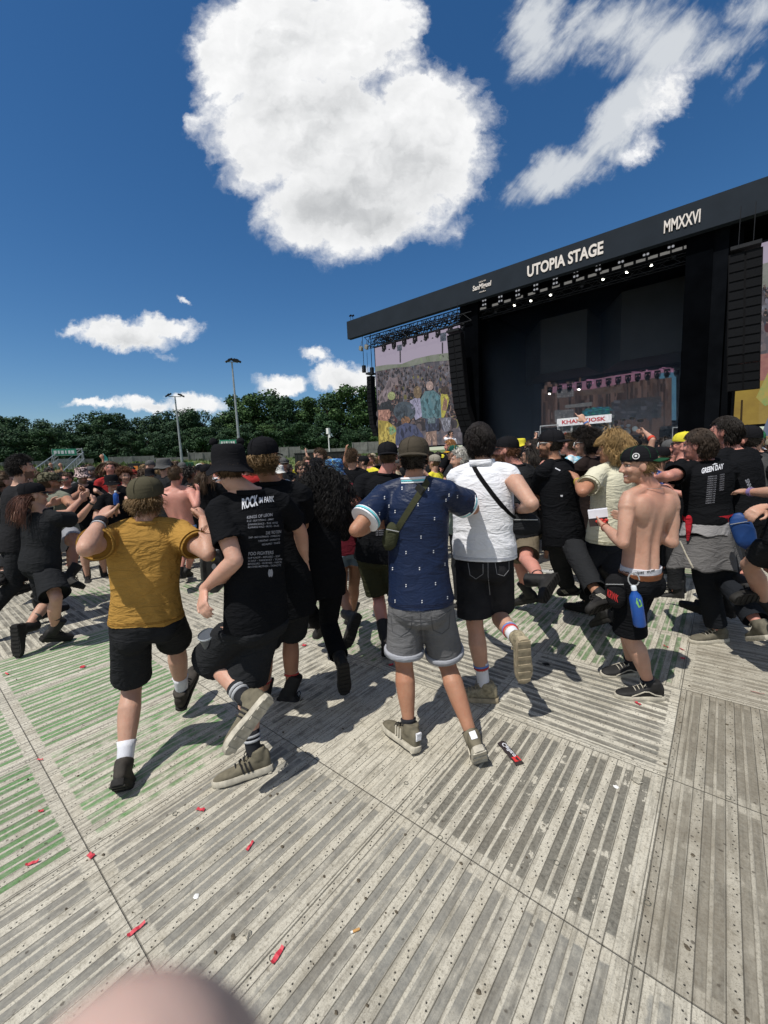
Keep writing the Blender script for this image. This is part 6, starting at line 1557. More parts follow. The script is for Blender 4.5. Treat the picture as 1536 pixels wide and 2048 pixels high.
person('brownshirt', 'man with dark curls and glasses in a dark brown shirt', dict(
    d=4.7, yaw=-62, hyaw=-78, k=1.04, pel=(1190, 1030), neck=(1179, 916), head=(1170, 889), skin='fair', hair='curly', hairc=DARK, nh=420,
    armL=[(1150, 975, 1), (1120, 960, 1)], armR=[(1160, 990, -1), (1130, 985, 1)], legL='stand', legR=[(1205, 1100, -1), (1225, 1160, -1), (1215, 1180, -1)],
    glasses=(frame_w, m_plain('clear_lens', (.3, .28, .27), .1)), shirt=dict(m=C_('dark_brown', (.022, .016, .015)), hem=-.2, sleeve=.8), legs=dict(m=blk2, len=1.9, name='trousers'), shoes=BOOT()))
person('tiedye', 'short haired young man in a pale blue tie-dyed shirt', dict(
    d=5.5, yaw=-70, hyaw=-75, k=1.02, pel=(1150, 1010), neck=(1145, 913), head=(1136, 890), skin='pink', hair='short', hairc=BROWN, nh=240, armL='runf', armR='run', legL='fwd', legR='back',
    shirt=dict(m=m_cloth('cloth_tie_dye', (.45, .55, .6), pattern=lambda t, p, b: t.mix(t.mapr(t.noise(p, 9., 4, .6, 1.5), .42, .58), (.16, .42, .55, 1), (.65, .68, .68, 1))), sleeve=.7), legs=dict(m=blk2, len=.9), shoes=SNK(sh_grey, rub_w)))
cream = C_('cream', (.60, .575, .44), var=.05, wr=.45)
person('cream', 'blond haired person in a cream T-shirt pushing the back ahead with a raised palm', dict(
    d=3.9, yaw=-66, syaw=-50, hyaw=-72, k=1.03, build=1.02, pel=(1216, 1062), neck=(1229, 930), head=(1223, 899), skin='tan', hair='mop', hairc=BLOND, nh=560,
    armL=[(1166, 984, -1), (1155, 962, 1), (1146, 940, 1)], armR=[(1250, 985, 1), (1210, 1000, 1)], backL=(.5, -.8, .0), handL=dict(curl=.12, thumb=.1, spread=.5),
    legL=[(1178, 1128, 1), (1204, 1222, 1), (1186, 1246, 1)], legR=[(1222, 1150, 1), (1240, 1230, 1), (1225, 1245, 1)],
    shirt=dict(m=cream, hem=-.16, sleeve=.7, loose=1.12), legs=dict(m=C_('navy_trousers', (.020, .023, .033)), len=1.86, flare=.98, name='trousers'), shoes=SNK(sh_black, rub_b)))
def tanback(co, c, J):
    z = co[:, 2]; d = np.abs(co-np.array(J.neck, 'f')); m = (np.linalg.norm(co-np.array(J.neck, 'f'), axis=1) < .2) & (c[:, 3] < .1)
    c[m, :3] = (.45, .19, .14); c[m, 3] = np.clip(1-np.linalg.norm(co-np.array(J.neck, 'f'), axis=1)[m]/.2, 0, 1)*.7
def muscles(mb, J):
    k = J.k; b = J.bow
    for s in (-1, 1):
        c, lat, fw = spine(J, .76, b)
        mb.ell(c+lat*(.085*s*k)-fw*.064*k, (.075*k, .040*k, .10*k), Matrix((lat, fw, J.up)).transposed() @ Matrix.Rotation(.25*s, 3, 'Y'), nu=18, nv=12)
        mb.tube([spine(J, t_, b)[0]+lat*(.04*s*k)-fw*q*k for t_, q in ((.02, .082), (.2, .076), (.4, .066), (.6, .076), (.75, .084))], [.03*k, .032*k, .030*k, .028*k, .02*k], 12, round_ends=True)
        mb.tube([spine(J, .35, b)[0]+lat*(.125*s*k), spine(J, .6, b)[0]+lat*(.145*s*k)-fw*.02*k, spine(J, .8, b)[0]+lat*(.150*s*k)-fw*.02*k], [.03*k, .042*k, .04*k], 12, round_ends=True)
person('topless', 'smiling bare chested man in a backward black cap holding a carton', dict(
    d=3.1, yaw=-60, syaw=-42, hyaw=-112, sroll=-1, hpitch=-4, k=.97, build=.90, sw=.9, arm=.94, vx=.0055, bow=-.015, pel=(1278, 1150), neck=(1302, 974), head=(1275, 932, -.03), skin='fair', hair='short', hairc=DBLOND, nh=160, smile=True, stubble=.25,
    armL=[(1246, 1086, -1), (1208, 1052, 1), (1188, 1040, 1)], armR=[(1344, 1085, 1), (1262, 1040, 1), (1228, 1026, 1)], backL=(-.2, -.7, -.5), handL=dict(curl=.6, thumb=.5), handR=dict(curl=.3), paint=[tanback], extra_body=[muscles],
    legL=[(1274, 1285, -1), (1300, 1370, -1), ('g', 1238, 1388)], legR=[(1258, 1262, 1), (1262, 1326, 1), ('g', 1222, 1346)],
    hat=dict(kind='cap_back', m=cap_black, pm=C_('cap_green', (.015, .06, .03)), badge=m_plain('badge_white', (.6, .6, .6), .6), ba=math.pi/2+1.1), legs=dict(m=blk, len=.97, flare=1.22, loose=1.05, top=.05),
    shoes=SNK(sh_black, rub_w, sock=sock_b, sh=.05, ex=dict(wave=rub_w, lace=rub_w))))
denimv = C_('grey_denim_vest', (.05, .05, .05), var=.35)
greyj = C_('grey_nylon', (.115, .112, .112), var=.12, wr=.6); greyl = C_('light_grey_nylon', (.27, .265, .27), var=.05, wr=.5)
person('greyjacket', 'dark haired man in a black printed T-shirt with a grey jacket tied round his waist', dict(
    d=4.3, yaw=-58, syaw=-32, hyaw=-80, sroll=2, k=1.03, build=1.03, pel=(1415, 1040), neck=(1411, 924), head=(1394, 892, -.02), skin='pink', hair='medium', hairc=(.045, .03, .02), nh=520, hl=.075,
    armL=[(1337, 952, -1), (1312, 958, 1)], armR=[(1420, 1000, 1), (1350, 985, 1)], legL=[(1405, 1165, -1), (1434, 1260, -1), ('g', 1385, 1280)], legR=[(1455, 1165, -1), (1518, 1250, -1), (1502, 1272, 1)],
    shirt=dict(m=blk, hem=-.06, sleeve=.62, loose=1.08), legs=dict(m=C_('dark_jeans', (.016, .018, .022)), len=1.9, flare=1.1, name='trousers'), shoes=SNK(sh_canvas, rub_w, ex=dict(lace=rub_w))))
person('vestback', 'dark haired person in a black T-shirt and grey collared vest behind the grey jacket man', dict(
    d=4.7, yaw=-70, syaw=-55, hyaw=-85, k=1.06, build=1.1, pel=(1486, 1025), neck=(1466, 900), head=(1446, 866, .0), skin='pink', hair='medium', hairc=DARK, nh=420, hl=.075,
    armL=[(1410, 960, 1), (1390, 950, 1)], armR=[(1480, 985, -1), (1440, 990, 1)], legL='fwd', legR=[(1470, 1125, -1), (1500, 1180, -1), (1470, 1195, -1)], shirt=dict(m=blk, sleeve=.8, loose=1.15), legs=dict(m=blk2, len=.95), shoes=BOOT(sock=sock_b)))
person('vestcap', 'bearded man in a black cap, round sunglasses and grey denim vest', dict(
    d=4.9, yaw=-72, syaw=-60, hyaw=-80, k=1.04, build=1.05, pel=(1515, 1030), neck=(1502, 912), head=(1489, 882), skin='pink', hair='crop', hairc=DARK, nh=120, beard=True, stubble=.9,
    armL='fwd', armR=[(1500, 985, -1), (1470, 1000, 1)], legL='fwd', legR='back', hat=dict(kind='cap', m=cap_black), glasses=(frame_k, lens_k), vest=denimv, shirt=dict(m=blk, sleeve=.9, loose=1.12), legs=dict(m=blk2, len=.9), shoes=BOOT()))
def ink(points):
    def f(co, c, J):
        for (s, t, r) in points:
            p = np.array(J.el[s].lerp(J.wr[s], t), 'f'); m = np.linalg.norm(co-p, axis=1) < r; c[m, :3] = (.05, .045, .05); c[m, 3] = .55
    return f
person('tattooarms', 'person at the right picture edge reaching in with tattooed arms', dict(
    d=3.75, yaw=-72, syaw=-60, hyaw=-70, k=1.0, pel=(1585, 1060), neck=(1602, 915), head=(1588, 880), skin='fair', hair='short', hairc=DARK, nh=120,
    armL=[(1572, 985, 1), (1497, 984, 1), (1465, 980, 1)], armR=[(1600, 1025, -1), (1530, 1012, -1), (1492, 1032, -1)], backR=(.0, -.9, .5), backL=(0, -.4, .8), handL=dict(curl=.25), handR=dict(curl=.55, spread=.3), paint=[ink([(-1, .35, .035), (-1, .62, .022), (1, .5, .03)])],
    legL=[(1500, 1130, 1), (1530, 1215, 1), (1500, 1235, 1)], legR=[(1560, 1190, -1), (1610, 1270, -1), (1590, 1290, -1)], shirt=dict(m=blk, sleeve=.6), legs=dict(m=blk2, len=.7), shoes=BOOT()))
# left side of the pit
person('blackwoman', 'woman in black shorts and a black cap running to the right with a reddish ponytail', dict(
    d=5.25, yaw=72, syaw=52, hyaw=78, k=.98, fem=True, build=1.1, pel=(82, 1120), neck=(84, 1022), head=(68, 991), skin='fair', hair='long', hairc=(.09, .035, .022), nh=150, hl=.3,
    armR=[(156, 1040, 1), (186, 1004, -1), (194, 990, 1)], armL=[(140, 1025, 1), (160, 1000, 1)], handR=dict(curl=1.1), legR=[(112, 1196, -1), (110, 1262, 1), (140, 1272, 1)], legL=[(104, 1198, 1), (48, 1262, -1), (38, 1312, -1)],
    hat=dict(kind='cap', m=cap_black), shirt=dict(m=blk2, sleeve=.66, loose=1.15), legs=dict(m=blk2, len=.93, flare=1.2, loose=1.08), shoes=BOOT(sock=m_plain('sock_grey', (.05, .055, .05), .9), sh=.18)))
person('bunman', 'dark haired man with a moustache in profile, slicked hair, facing right', dict(
    d=5.9, yaw=80, syaw=70, hyaw=82, k=1.03, pel=(30, 1080), neck=(37, 972), head=(45, 937), skin='fair', hair='short', hairc=(.012, .01, .009), nh=340, hl=.05, stubble=.75, armL='fwd', armR='run', legL='fwd', legR='back', shirt=dict(m=C_('dark_grey', (.02, .02, .022)), sleeve=.7), legs=dict(m=blk2, len=1.9, name='trousers'), shoes=BOOT()))
person('sagevest', 'man in a sage sleeveless top, camouflage cap and grey shorts running right', dict(
    d=6.4, yaw=74, syaw=64, hyaw=76, k=1.02, pel=(129, 1052), neck=(112, 985), head=(101, 966), skin='tan', hair='crop', hairc=BROWN, nh=90, stubble=.5, glasses=(frame_k, m_plain('mirror_green', (.02, .25, .13), .1)), armR=[(143, 1013, -1), (164, 1000, 1)], armL=[(140, 1000, 1), (158, 985, 1)], handR=dict(curl=1.1), handL=dict(curl=1.1),
    legR=[(151, 1088, -1), (142, 1152, -1), (164, 1170, -1)], legL=[(112, 1110, 1), (84, 1170, 1), (70, 1190, 1)], hat=dict(kind='cap', m=m_cloth('cloth_camo', (.06, .06, .04), pattern=lambda t, p, b: t.mix(t.mapr(t.noise(p, 30., 2), .45, .5), (.03, .03, .02, 1), (.13, .12, .08, 1)))), shirt=dict(m=C_('sage', (.17, .18, .145)), sleeve=0, loose=1.08), legs=dict(m=C_('pale_grey', (.25, .26, .29)), len=.75), shoes=BOOT()))
person('pinkback', 'shirtless man with a sunburnt back and a light blue waistband', dict(
    d=6.1, yaw=25, syaw=18, hyaw=30, k=1.04, pel=(367, 1062), neck=(352, 975), head=(352, 952), skin='pink', hair='crop', hairc=BROWN, nh=200, armL=[(338, 1008, 1), (345, 985, 1)], armR=[(392, 1012, -1), (396, 985, 1)], extra_body=[muscles],
    legL=[(368, 1100, 1), (360, 1140, -1), (366, 1152, 1)], legR=[(388, 1095, 1), (375, 1140, 1), (382, 1146, 1)], legs=dict(m=C_('brown_shorts', (.07, .06, .04)), len=.7, top=.03), shoes=SNK(sh_black, rub_b)))
person('whitetrainers', 'runner in white trainers behind the woman in black at the left edge', dict(
    d=6.6, yaw=78, k=1.0, pel=(30, 1075), neck=(14, 995), head=(10, 965), skin='pale', hair='short', hairc=BROWN, nh=100, armR='fwd', armL='run', legR=[(40, 1105, 1), (30, 1150, -1), (20, 1160, -1)], legL=[(55, 1110, 1), (36, 1165, 1), (52, 1178, 1)], shirt=dict(m=blk2, sleeve=.7), legs=dict(m=blk2, len=.8), shoes=SNK(m_plain('shoe_white', (.6, .6, .58), .6, .1), rub_w, sock=sock_w)))
person('stripedpants', 'person in black track trousers with white side stripes at the left edge', dict(
    d=6.6, yaw=76, k=1.0, pel=(-8, 1045), neck=(-34, 966), head=(-42, 934), skin='pale', hair='short', hairc=BROWN, nh=80, armR=[(-4, 1010, -1), (14, 1000, 1)], armL='fwd', legR=[(24, 1090, -1), (6, 1148, -1), (-8, 1166, -1)], legL='fwd', shirt=dict(m=blk2, sleeve=.6), legs=dict(m=blk2, len=1.9, name='trousers'), shoes=SNK(sh_black, rub_b)))
# second row, faces toward the pit
GEN = dict(armL='fwd', armR='fwd', legL='stand', legR='stand', vx=.011)
def second(key, label, px, py, d, yaw, neck=None, **kw):
    hz = 962+(px+230)*(-77/1679.)
    sp = dict(GEN); sp.update(d=d, yaw=yaw, k=kw.pop('k', 1.0)); k = sp['k']
    hd = at(px, py, d); sp['head'] = hd; sp['neck'] = hd-V(0, 0, .165*k); sp['pel'] = sp['neck']-V(0, 0, .53*k)
    fr = hdir(px); ln = kw.pop('lean', 0)
    if ln: f_ = frame_yaw(fr, yaw); sp['pel'] = sp['pel']-f_*ln
    sp['f0'] = fr
    # stand on the floor: the body is as tall as the head's height tells
    sole = .135*k; leg = sp['pel'].z-.03*k-(.43+.42)*k-sole+.0
    sc = (sp['head'].z)/(1.625*k); k2 = k*sc; sp['k'] = k2
    sp['neck'] = hd-V(0, 0, .165*k2); sp['pel'] = sp['neck']-V(0, 0, .53*k2)
    if ln: sp['pel'] = sp['pel']-f_*ln
    sp.update(kw); return person(key, label, sp)
TEE = lambda m, **k: dict(m=m, sleeve=.66, loose=1.08, **k)
SHORT = dict(m=blk2, len=.85, flare=1.1); LONG = dict(m=blk2, len=1.9, name='trousers')
yel = C_('yellow', (.62, .55, .05), wr=.2); grey_h = C_('grey_hat', (.09, .09, .09), wr=.2)
flor = m_cloth('cloth_floral', (.3, .22, .2), pattern=lambda t, p, b: t.mix(t.mapr(t.noise(p, 40., 2), .48, .53), (.05, .04, .04, 1), (.55, .42, .40, 1)))
second('floral', 'man in a floral bucket hat and black T-shirt watching from the far left', 164, 951, 7.9, 168, hat=dict(kind='bucket', m=flor), stubble=.8, hair='crop', hairc=BROWN, nh=60, shirt=TEE(blk), legs=SHORT, shoes=BOOT(), armL='clap', armR='clap', handL=dict(curl=1.1))
second('bucketglasses', 'man in a black bucket hat and dark glasses facing the camera', 224, 966, 6.9, 165, k=.97, hat=dict(kind='bucket', m=cap_black), glasses=(frame_k, lens_k), hair='crop', hairc=BROWN, nh=60, shirt=TEE(blk), legs=SHORT, shoes=BOOT(), armL='clap', armR='fwd', handL=dict(curl=1.1), handR=dict(curl=1.1))
second('greybucket', 'man in a grey bucket hat and dark T-shirt turned half away', 329, 933, 7.6, 70, hat=dict(kind='bucket', m=grey_h), hair='short', hairc=BROWN, nh=100, shirt=TEE(blk2), legs=SHORT, shoes=BOOT())
second('gingercurls', 'person with ginger curls in the crowd left of the mustard T-shirt', 250, 953, 8.2, 160, hair='curly', hairc=AUBURN, nh=260, shirt=TEE(blk), legs=SHORT, shoes=BOOT())
second('longbrown', 'person with long brown hair under a black cap stretching an arm to the left', 415, 945, 6.7, 40, k=.98, fem=True, hat=dict(kind='cap', m=cap_black), hair='long', hairc=BROWN, nh=220, shirt=TEE(blk), legs=SHORT, shoes=BOOT(), armL=[(400, 990, 1), (382, 985, 1), (372, 988, 1)])
second('crossedarms', 'man with folded arms in a grey cap beyond the curly black hair', 567, 928, 8.6, 165, hat=dict(kind='cap', m=grey_h), glasses=(frame_k, lens_k), hair='crop', hairc=BROWN, nh=60, shirt=TEE(blk2), legs=SHORT, shoes=BOOT(), armL='fold', armR='fold')
second('openmouth', 'young man with tousled brown hair and open mouth facing the camera', 605, 940, 6.2, 172, k=.98, hair='medium', hairc=BROWN, nh=260, hl=.09, shirt=TEE(blk), legs=SHORT, shoes=BOOT())
second('quiff', 'brown haired man looking left beyond the blotched hat', 639, 914, 7.2, -120, hair='short', hairc=BROWN, nh=300, shirt=TEE(blk), legs=SHORT, shoes=BOOT())
second('darkcapback', 'person in a dark cap seen from behind left of the blotched hat', 634, 934, 5.6, 20, hat=dict(kind='cap_back', m=cap_black), hair='short', hairc=DARK, nh=100, shirt=TEE(blk), legs=SHORT, shoes=BOOT(), armR='fwd')
second('brownback', 'brown haired man in black seen from behind right of the blotched hat', 704, 916, 6.4, 15, hair='short', hairc=(.1, .06, .035), nh=340, shirt=TEE(blk), legs=LONG, shoes=SNK(sh_grey, rub_w), armL='fwd', armR='fwd')
second('capprofile', 'man in a black cap and patched vest in profile facing left', 726, 925, 7.8, -85, hat=dict(kind='cap', m=cap_black), glasses=(frame_k, lens_k), hair='crop', hairc=DARK, nh=50, shirt=TEE(C_('patched', (.05, .05, .055), var=.8)), legs=LONG, shoes=BOOT())
second('greenhat', 'person in a green bucket hat with a yellow brim and sunglasses', 906, 906, 7.4, -80, hat=dict(kind='cap', m=C_('dark_green', (.012, .06, .05)), pm=C_('orange_brim', (.55, .3, .03))), glasses=(frame_k, lens_k), hair='crop', hairc=DARK, nh=50, shirt=TEE(blk2), legs=LONG, shoes=BOOT())
second('strawberry', 'strawberry blond man left of the dark haired white shirt', 899, 893, 9.2, -70, hair='short', hairc=(.4, .2, .08), nh=260, skin='pink', shirt=TEE(blk), legs=LONG, shoes=BOOT())
second('whitehair', 'white haired person in a sage top beside the sleeveless white shirt', 921, 921, 4.6, -75, k=.94, hair='short', hairc=(.5, .48, .44), nh=300, shirt=TEE(C_('sage2', (.20, .24, .2))), legs=LONG, shoes=BOOT())
second('yellowtee', 'person in a yellow T-shirt and pale cap near the white haired person', 868, 925, 6.6, -60, hat=dict(kind='cap', m=C_('stone', (.25, .23, .19))), hair='crop', hairc=BROWN, nh=40, shirt=TEE(yel), legs=SHORT, shoes=SNK(sh_grey, rub_w))
second('sunglasswoman', 'dark haired woman in sunglasses with her hands raised to her chin', 1057, 912, 6.4, -80, fem=True, k=.97, hair='long', hairc=DARK, nh=260, glasses=(frame_k, lens_k), shirt=TEE(C_('grey_tee', (.2, .21, .19))), legs=SHORT, shoes=BOOT(), armL='clap', armR='clap')
second('pointer', 'man thrusting up an arm with a pointing finger before the kiosk sign', 1192, 884, 6.2, -20, hair='short', hairc=DARK, nh=120, shirt=TEE(blk), legs=LONG, shoes=BOOT(), armR=[(1183, 866, 1), (1170, 843, 1), (1154, 822, 1)], handR=dict(curl=.7, point=True), backR=(.3, -.8, .2))
second('orangeband', 'person raising a bare arm over their head with a red band at the sleeve', 1270, 893, 7.8, -10, hair='short', hairc=DARK, nh=120, hat=dict(kind='cap', m=cap_black), shirt=TEE(C_('orange_red', (.5, .06, .03))), legs=LONG, shoes=BOOT(), armR=[(1306, 876, 1), (1290, 864, 1), (1277, 862, 1)])
second('yellowcap', 'person in a bright yellow cap and dark visor sunglasses facing left', 1366, 889, 5.6, -85, hat=dict(kind='cap_back', m=yel), glasses=(frame_k, lens_k), hair='crop', hairc=BROWN, nh=60, skin='pink', shirt=TEE(blk), legs=LONG, shoes=BOOT())
second('ycap', 'bearded man in a grey cap and black T-shirt with a white mark on the chest', 1340, 899, 6.6, -95, hat=dict(kind='cap', m=grey_h), glasses=(frame_k, m_plain('clear_lens2', (.3, .28, .27), .1)), hair='crop', hairc=BROWN, nh=60, skin='pink', stubble=.8, shirt=TEE(blk), legs=LONG, shoes=BOOT())
second('bluepattern', 'person in a blue patterned shirt behind the bare chested man', 1318, 915, 5.8, -75, hair='short', hairc=BROWN, nh=140, hat=dict(kind='cap', m=cap_black), shirt=TEE(m_cloth('cloth_blue_print', (.05, .08, .3), pattern=lambda t, p, b: t.mix(t.mapr(t.noise(p, 30., 2), .52, .56), (.03, .06, .26, 1), (.5, .55, .6, 1)))), legs=LONG, shoes=BOOT())
second('darkcurls2', 'dark haired person looking left between the two caps left of the kiosk', 1068, 893, 8.5, -75, hair='medium', hairc=DARK, nh=240, shirt=TEE(blk), legs=LONG, shoes=BOOT())
second('yellowhatback', 'person in a yellow bucket hat under the dark stage left of the kiosk', 1040, 890, 9.5, -50, hat=dict(kind='bucket', m=yel), hair='crop', hairc=BROWN, nh=40, shirt=TEE(blk), legs=LONG, shoes=BOOT())
second('yellowhatright', 'person in a yellow hat between the grey vest and the black cap at the right', 1462, 890, 7.0, -70, hat=dict(kind='bucket', m=yel), hair='crop', hairc=BROWN, nh=40, shirt=TEE(C_('mustard2', (.4, .25, .02))), legs=LONG, shoes=BOOT())
second('handup', 'person raising a hand high among the heads left of the tall man', 608, 935, 9.5, -10, hair='short', hairc=BROWN, nh=120, shirt=TEE(blk2), legs=LONG, shoes=BOOT(), armR=[(619, 928, 1), (613, 908, 1), (611, 897, 1)], handR=dict(curl=.15, spread=.5))
second('phoneholder', 'person holding a phone up above the crowd left of the kiosk', 1058, 896, 8.8, -30, hair='short', hairc=BROWN, nh=120, shirt=TEE(white_c), legs=LONG, shoes=BOOT(), armR=[(1066, 888, 1), (1071, 876, 1), (1075, 868, 1)])
# the singer out on the platform
sg = at(902, 868, 18.7)
person('singer', 'singer in a white T-shirt and sunglasses holding a microphone in front of the left screen', dict(
    d=18.7, yaw=150, hyaw=120, k=1.05, vx=.014, head=sg, neck=sg-V(0, 0, .175), pel=sg-V(0, 0, .73), f0=hdir(902), skin='pale', hair='short', hairc=DARK, nh=150, glasses=(frame_k, lens_k), armR=[(888, 876, 1), (896, 869, -1)], armL='down', handR=dict(curl=1.1),
    legL='stand', legR='stand', shirt=TEE(white_c), legs=LONG, shoes=SNK(sh_black, rub_b)))
# ------------------------------------------------------------------ prints, straps, bags and other things on the people
def world_bvh(o):
    org = parent_origin(o.parent) if o.parent else o.location
    co = get_co(o.data)+np.array(org, 'f'); return BVHTree.FromPolygons([Vector(c) for c in co.tolist()], [list(p.vertices) for p in o.data.polygons])
BV = {}
def bvh(key, part='shirt'):
    if (key, part) not in BV: BV[key, part] = world_bvh(PEOPLE[key][part])
    return BV[key, part]
def onto(key, part, px, py, off=.004, dmax=None):
    r = ray(px, py); h = bvh(key, part).ray_cast(CAM, r)
    return None if h[0] is None else h[0]-r*off
def print_text(key, part, txt, p0, p1, cap, m, bold=.0, up=None, shear=0., off=.0035, name='print'):
    """lettering pressed onto the cloth where the photograph shows it"""
    me = text_mesh(txt, 1., bold, shear=shear); xs = [v.co.x for v in me.vertices]; x0, x1 = min(xs), max(xs)
    p0, p1 = Vector((*p0, 0)), Vector((*p1, 0)); u = p1-p0; 
    w = Vector(up+(0,)) if up else Vector((u.y, -u.x, 0)).normalized()
    bad = set(); org = parent_origin(PEOPLE[key][part])
    for v in me.vertices:
        q = p0+u*((v.co.x-x0)/(x1-x0))+w*(v.co.y/.69*cap); h = onto(key, part, q.x, q.y, off)
        if h is None: bad.add(v.index)
        else: v.co = h-org
    if bad:
        bm = bmesh.new(); bm.from_mesh(me); bm.verts.ensure_lookup_table(); bmesh.ops.delete(bm, geom=[bm.verts[i] for i in bad], context='VERTS'); bm.to_mesh(me); bm.free()
    return link(name, me, m, PEOPLE[key][part])
def print_poly(key, part, pts, m, off=.003, name='print', n=1):
    P = [onto(key, part, x, y, off) for x, y in pts]
    if any(p is None for p in P): return
    mb = MB(); mb.add(P, [tuple(range(len(P)))]); return mb.build(name, m, PEOPLE[key][part])
ink_w = m_plain('print_white', (.55, .56, .6), .8, .1); ink_g = m_plain('print_grey', (.27, .275, .31), .85, .2)
# tour T-shirt: big tilted headline, three blocks of small names
print_text('rock', 'shirt', 'ROCK', (484, 1018), (516, 1010), 20, ink_w, .03, up=(-.05, -1), shear=.1, off=.007)
print_text('rock', 'shirt', 'IM PARK', (518, 1006), (548, 1003), 11, ink_w, .02, up=(.02, -1), off=.006)
for (t_, a, b, c_) in [('KINGS OF LEON', (494, 1038), (545, 1032), 6), ('DIE TOTEN', (532, 1069), (562, 1066), 6), ('FOO FIGHTERS', (497, 1111), (547, 1108), 6.5)]:
    print_text('rock', 'shirt', t_, a, b, c_, ink_g, .01, up=(.03, -1))
rows = [('K.I.Z - BEATSTEAKS - JIMMY', (494, 1044), (548, 1040)), ('EVANESCENCE - THE HIVES', (496, 1051), (556, 1047)), ('RUNNING WILD - MUSE - IDLES', (496, 1057), (558, 1053)),
        ('GRIP - BAD NOTHING - HORIZON', (497, 1077), (560, 1073)), ('TURBOSTAAT - KNORKATOR', (516, 1084), (560, 1080)), ('RISE AGAINST - TENSIDE', (524, 1091), (560, 1087)),
        ('SLIP KNOT - REFUSED - SDP', (496, 1118), (560, 1114)), ('A DAY - PARKWAY - TURN', (496, 1124), (564, 1120)), ('BROILERS - WITHIN - NECK', (496, 1130), (564, 1126)), ('MOTHER MOTHER - DONOTS', (496, 1136), (562, 1132))]
for t_, a, b in rows: print_text('rock', 'shirt', t_, a, b, 3.6, ink_g, .004, up=(.03, -1))
print_poly('rock', 'shirt', [(541+5*math.cos(q*.52), 1146+8*math.sin(q*.52)*(1.2 if q % 3 else .8)) for q in range(12)], ink_g, name='print_emblem')
print_poly('rock', 'legs', [(454, 1207), (464, 1209), (466, 1213), (457, 1213)], ink_w, name='label')
print_text('snapback', 'shirt', 'ROCK IM', (755, 974), (785, 970), 4, ink_w, .01, up=(0, -1)); print_text('snapback', 'shirt', 'PARK', (747, 990), (792, 984), 12, ink_w, .02, up=(0, -1))
for q in range(7): print_text('snapback', 'shirt', 'DIE ARZTE - BRING ME', (752, 1046+q*4.2), (784, 1044+q*4.2), 2.4, ink_g, .0, up=(0, -1))
print_text('greyjacket', 'shirt', 'GREEN DAY', (1403, 947), (1447, 937), 10, ink_w, .035, up=(.05, -1))
for q in range(13):
    print_text('greyjacket', 'shirt', 'HAMBURG 14.06', (1416-.4*q, 955+q*4.4), (1434-.4*q, 953+q*4.4), 2.6, ink_g, .0, up=(0, -1))
    if q < 8: print_text('greyjacket', 'shirt', 'LONDON', (1440-.2*q, 951+q*4.4), (1449-.2*q, 949.5+q*4.4), 2.6, ink_g, .0, up=(0, -1))
print_poly('greyjacket', 'shirt', [(1424, 930), (1430, 926), (1436, 928), (1430, 929)], ink_w)
print_poly('ycap', 'shirt', [(1346, 923), (1350, 926), (1353, 923), (1351, 928), (1350, 933), (1349, 928)], ink_w)
print_poly('whitefames', 'shirt', [(1111, 935), (1121, 940), (1120, 942), (1110, 937)], ink_w); print_poly('whitefames', 'shirt', [(1121, 990), (1126, 990), (1125, 994), (1121, 993)], ink_w)
print_text('vestback', 'shirt', 'SINNER', (1490, 960), (1500, 985), 8, ink_g, .02)
# football shirt: scattered woven marks, striped collar and cuffs
marks = [(804, 976), (769, 995), (778, 1012), (836, 1009), (728, 1033), (790, 1023), (759, 1027), (869, 1037), (809, 1042), (842, 1074), (787, 1076), (812, 1105), (867, 1103), (890, 1128), (785, 1137), (839, 1137), (812, 1171), (871, 1167), (775, 1169), (790, 1202), (844, 1203), (895, 1195), (898, 990), (915, 993), (892, 1000), (857, 978)]
for (x, y) in marks:
    for dy in (-2.6, 1.2): print_poly('navy', 'shirt', [(x-1.1, y+dy), (x+1.1, y+dy-.3), (x+1.1, y+dy+1.8), (x-1.1, y+dy+2.2)], ink_w, name='print', off=.004)
Jn = PEOPLE['navy']['J']; cy_b = m_plain('trim_cyan', (.16, .55, .6), .8); wh_b = m_plain('trim_white', (.75, .75, .78), .8)
def cuff_bands(key, frac, r, bands):
    P = PEOPLE[key]; J = P['J']
    for s in (-1, 1):
        d_ = (J.el[s]-J.sh[s]).normalized(); e = J.sh[s].lerp(J.el[s], frac)
        for (o1, o2, mm) in bands:
            m = MB(); m.tube([e+d_*(o1-.001), e+d_*o1, e+d_*o2, e+d_*(o2+.001)], [r-.004, r, r+.0015, r-.004], 22); m.build('cuff_band', mm, P['shirt'], smooth=True, angle=40)
cuff_bands('navy', .72, .087, [(-.030, -.024, wh_b), (-.024, -.013, cy_b), (-.009, .002, wh_b)])
def collar(key, zs, r):
    P = PEOPLE[key]; J = P['J']
    for t_, t2, rr, mm in zs:
        c, lat, fw = spine(J, t_, 0); c2 = spine(J, t2, 0)[0]; m = MB()
        m.loft([ringpts(c, lat, fw, rr, rr*.86, rr*.95), ringpts(c+(c2-c)*.02, lat, fw, rr+.003, rr*.86+.003, rr*.95+.003), ringpts(c2, lat, fw, rr, rr*.86, rr*.95), ringpts(c2, lat, fw, rr-.006, rr*.8, rr*.88)]); m.build('collar', mm, P['shirt'], smooth=True)
collar('navy', [(.985, 1.0, .079, wh_b), (1.0, 1.015, .0775, cy_b), (1.015, 1.035, .076, wh_b)], 0)
collar('whiteshirt', [(.99, 1.06, .082, white_c)], 0)
for k_, mm in (('mustard', mustard), ('rock', blk), ('curlcap', blk), ('snapback', blk), ('cream', cream), ('greyjacket', blk), ('tanshorts', blk2), ('whitefames', blk)): collar(k_, [(.985, 1.025, .078, mm)], 0)
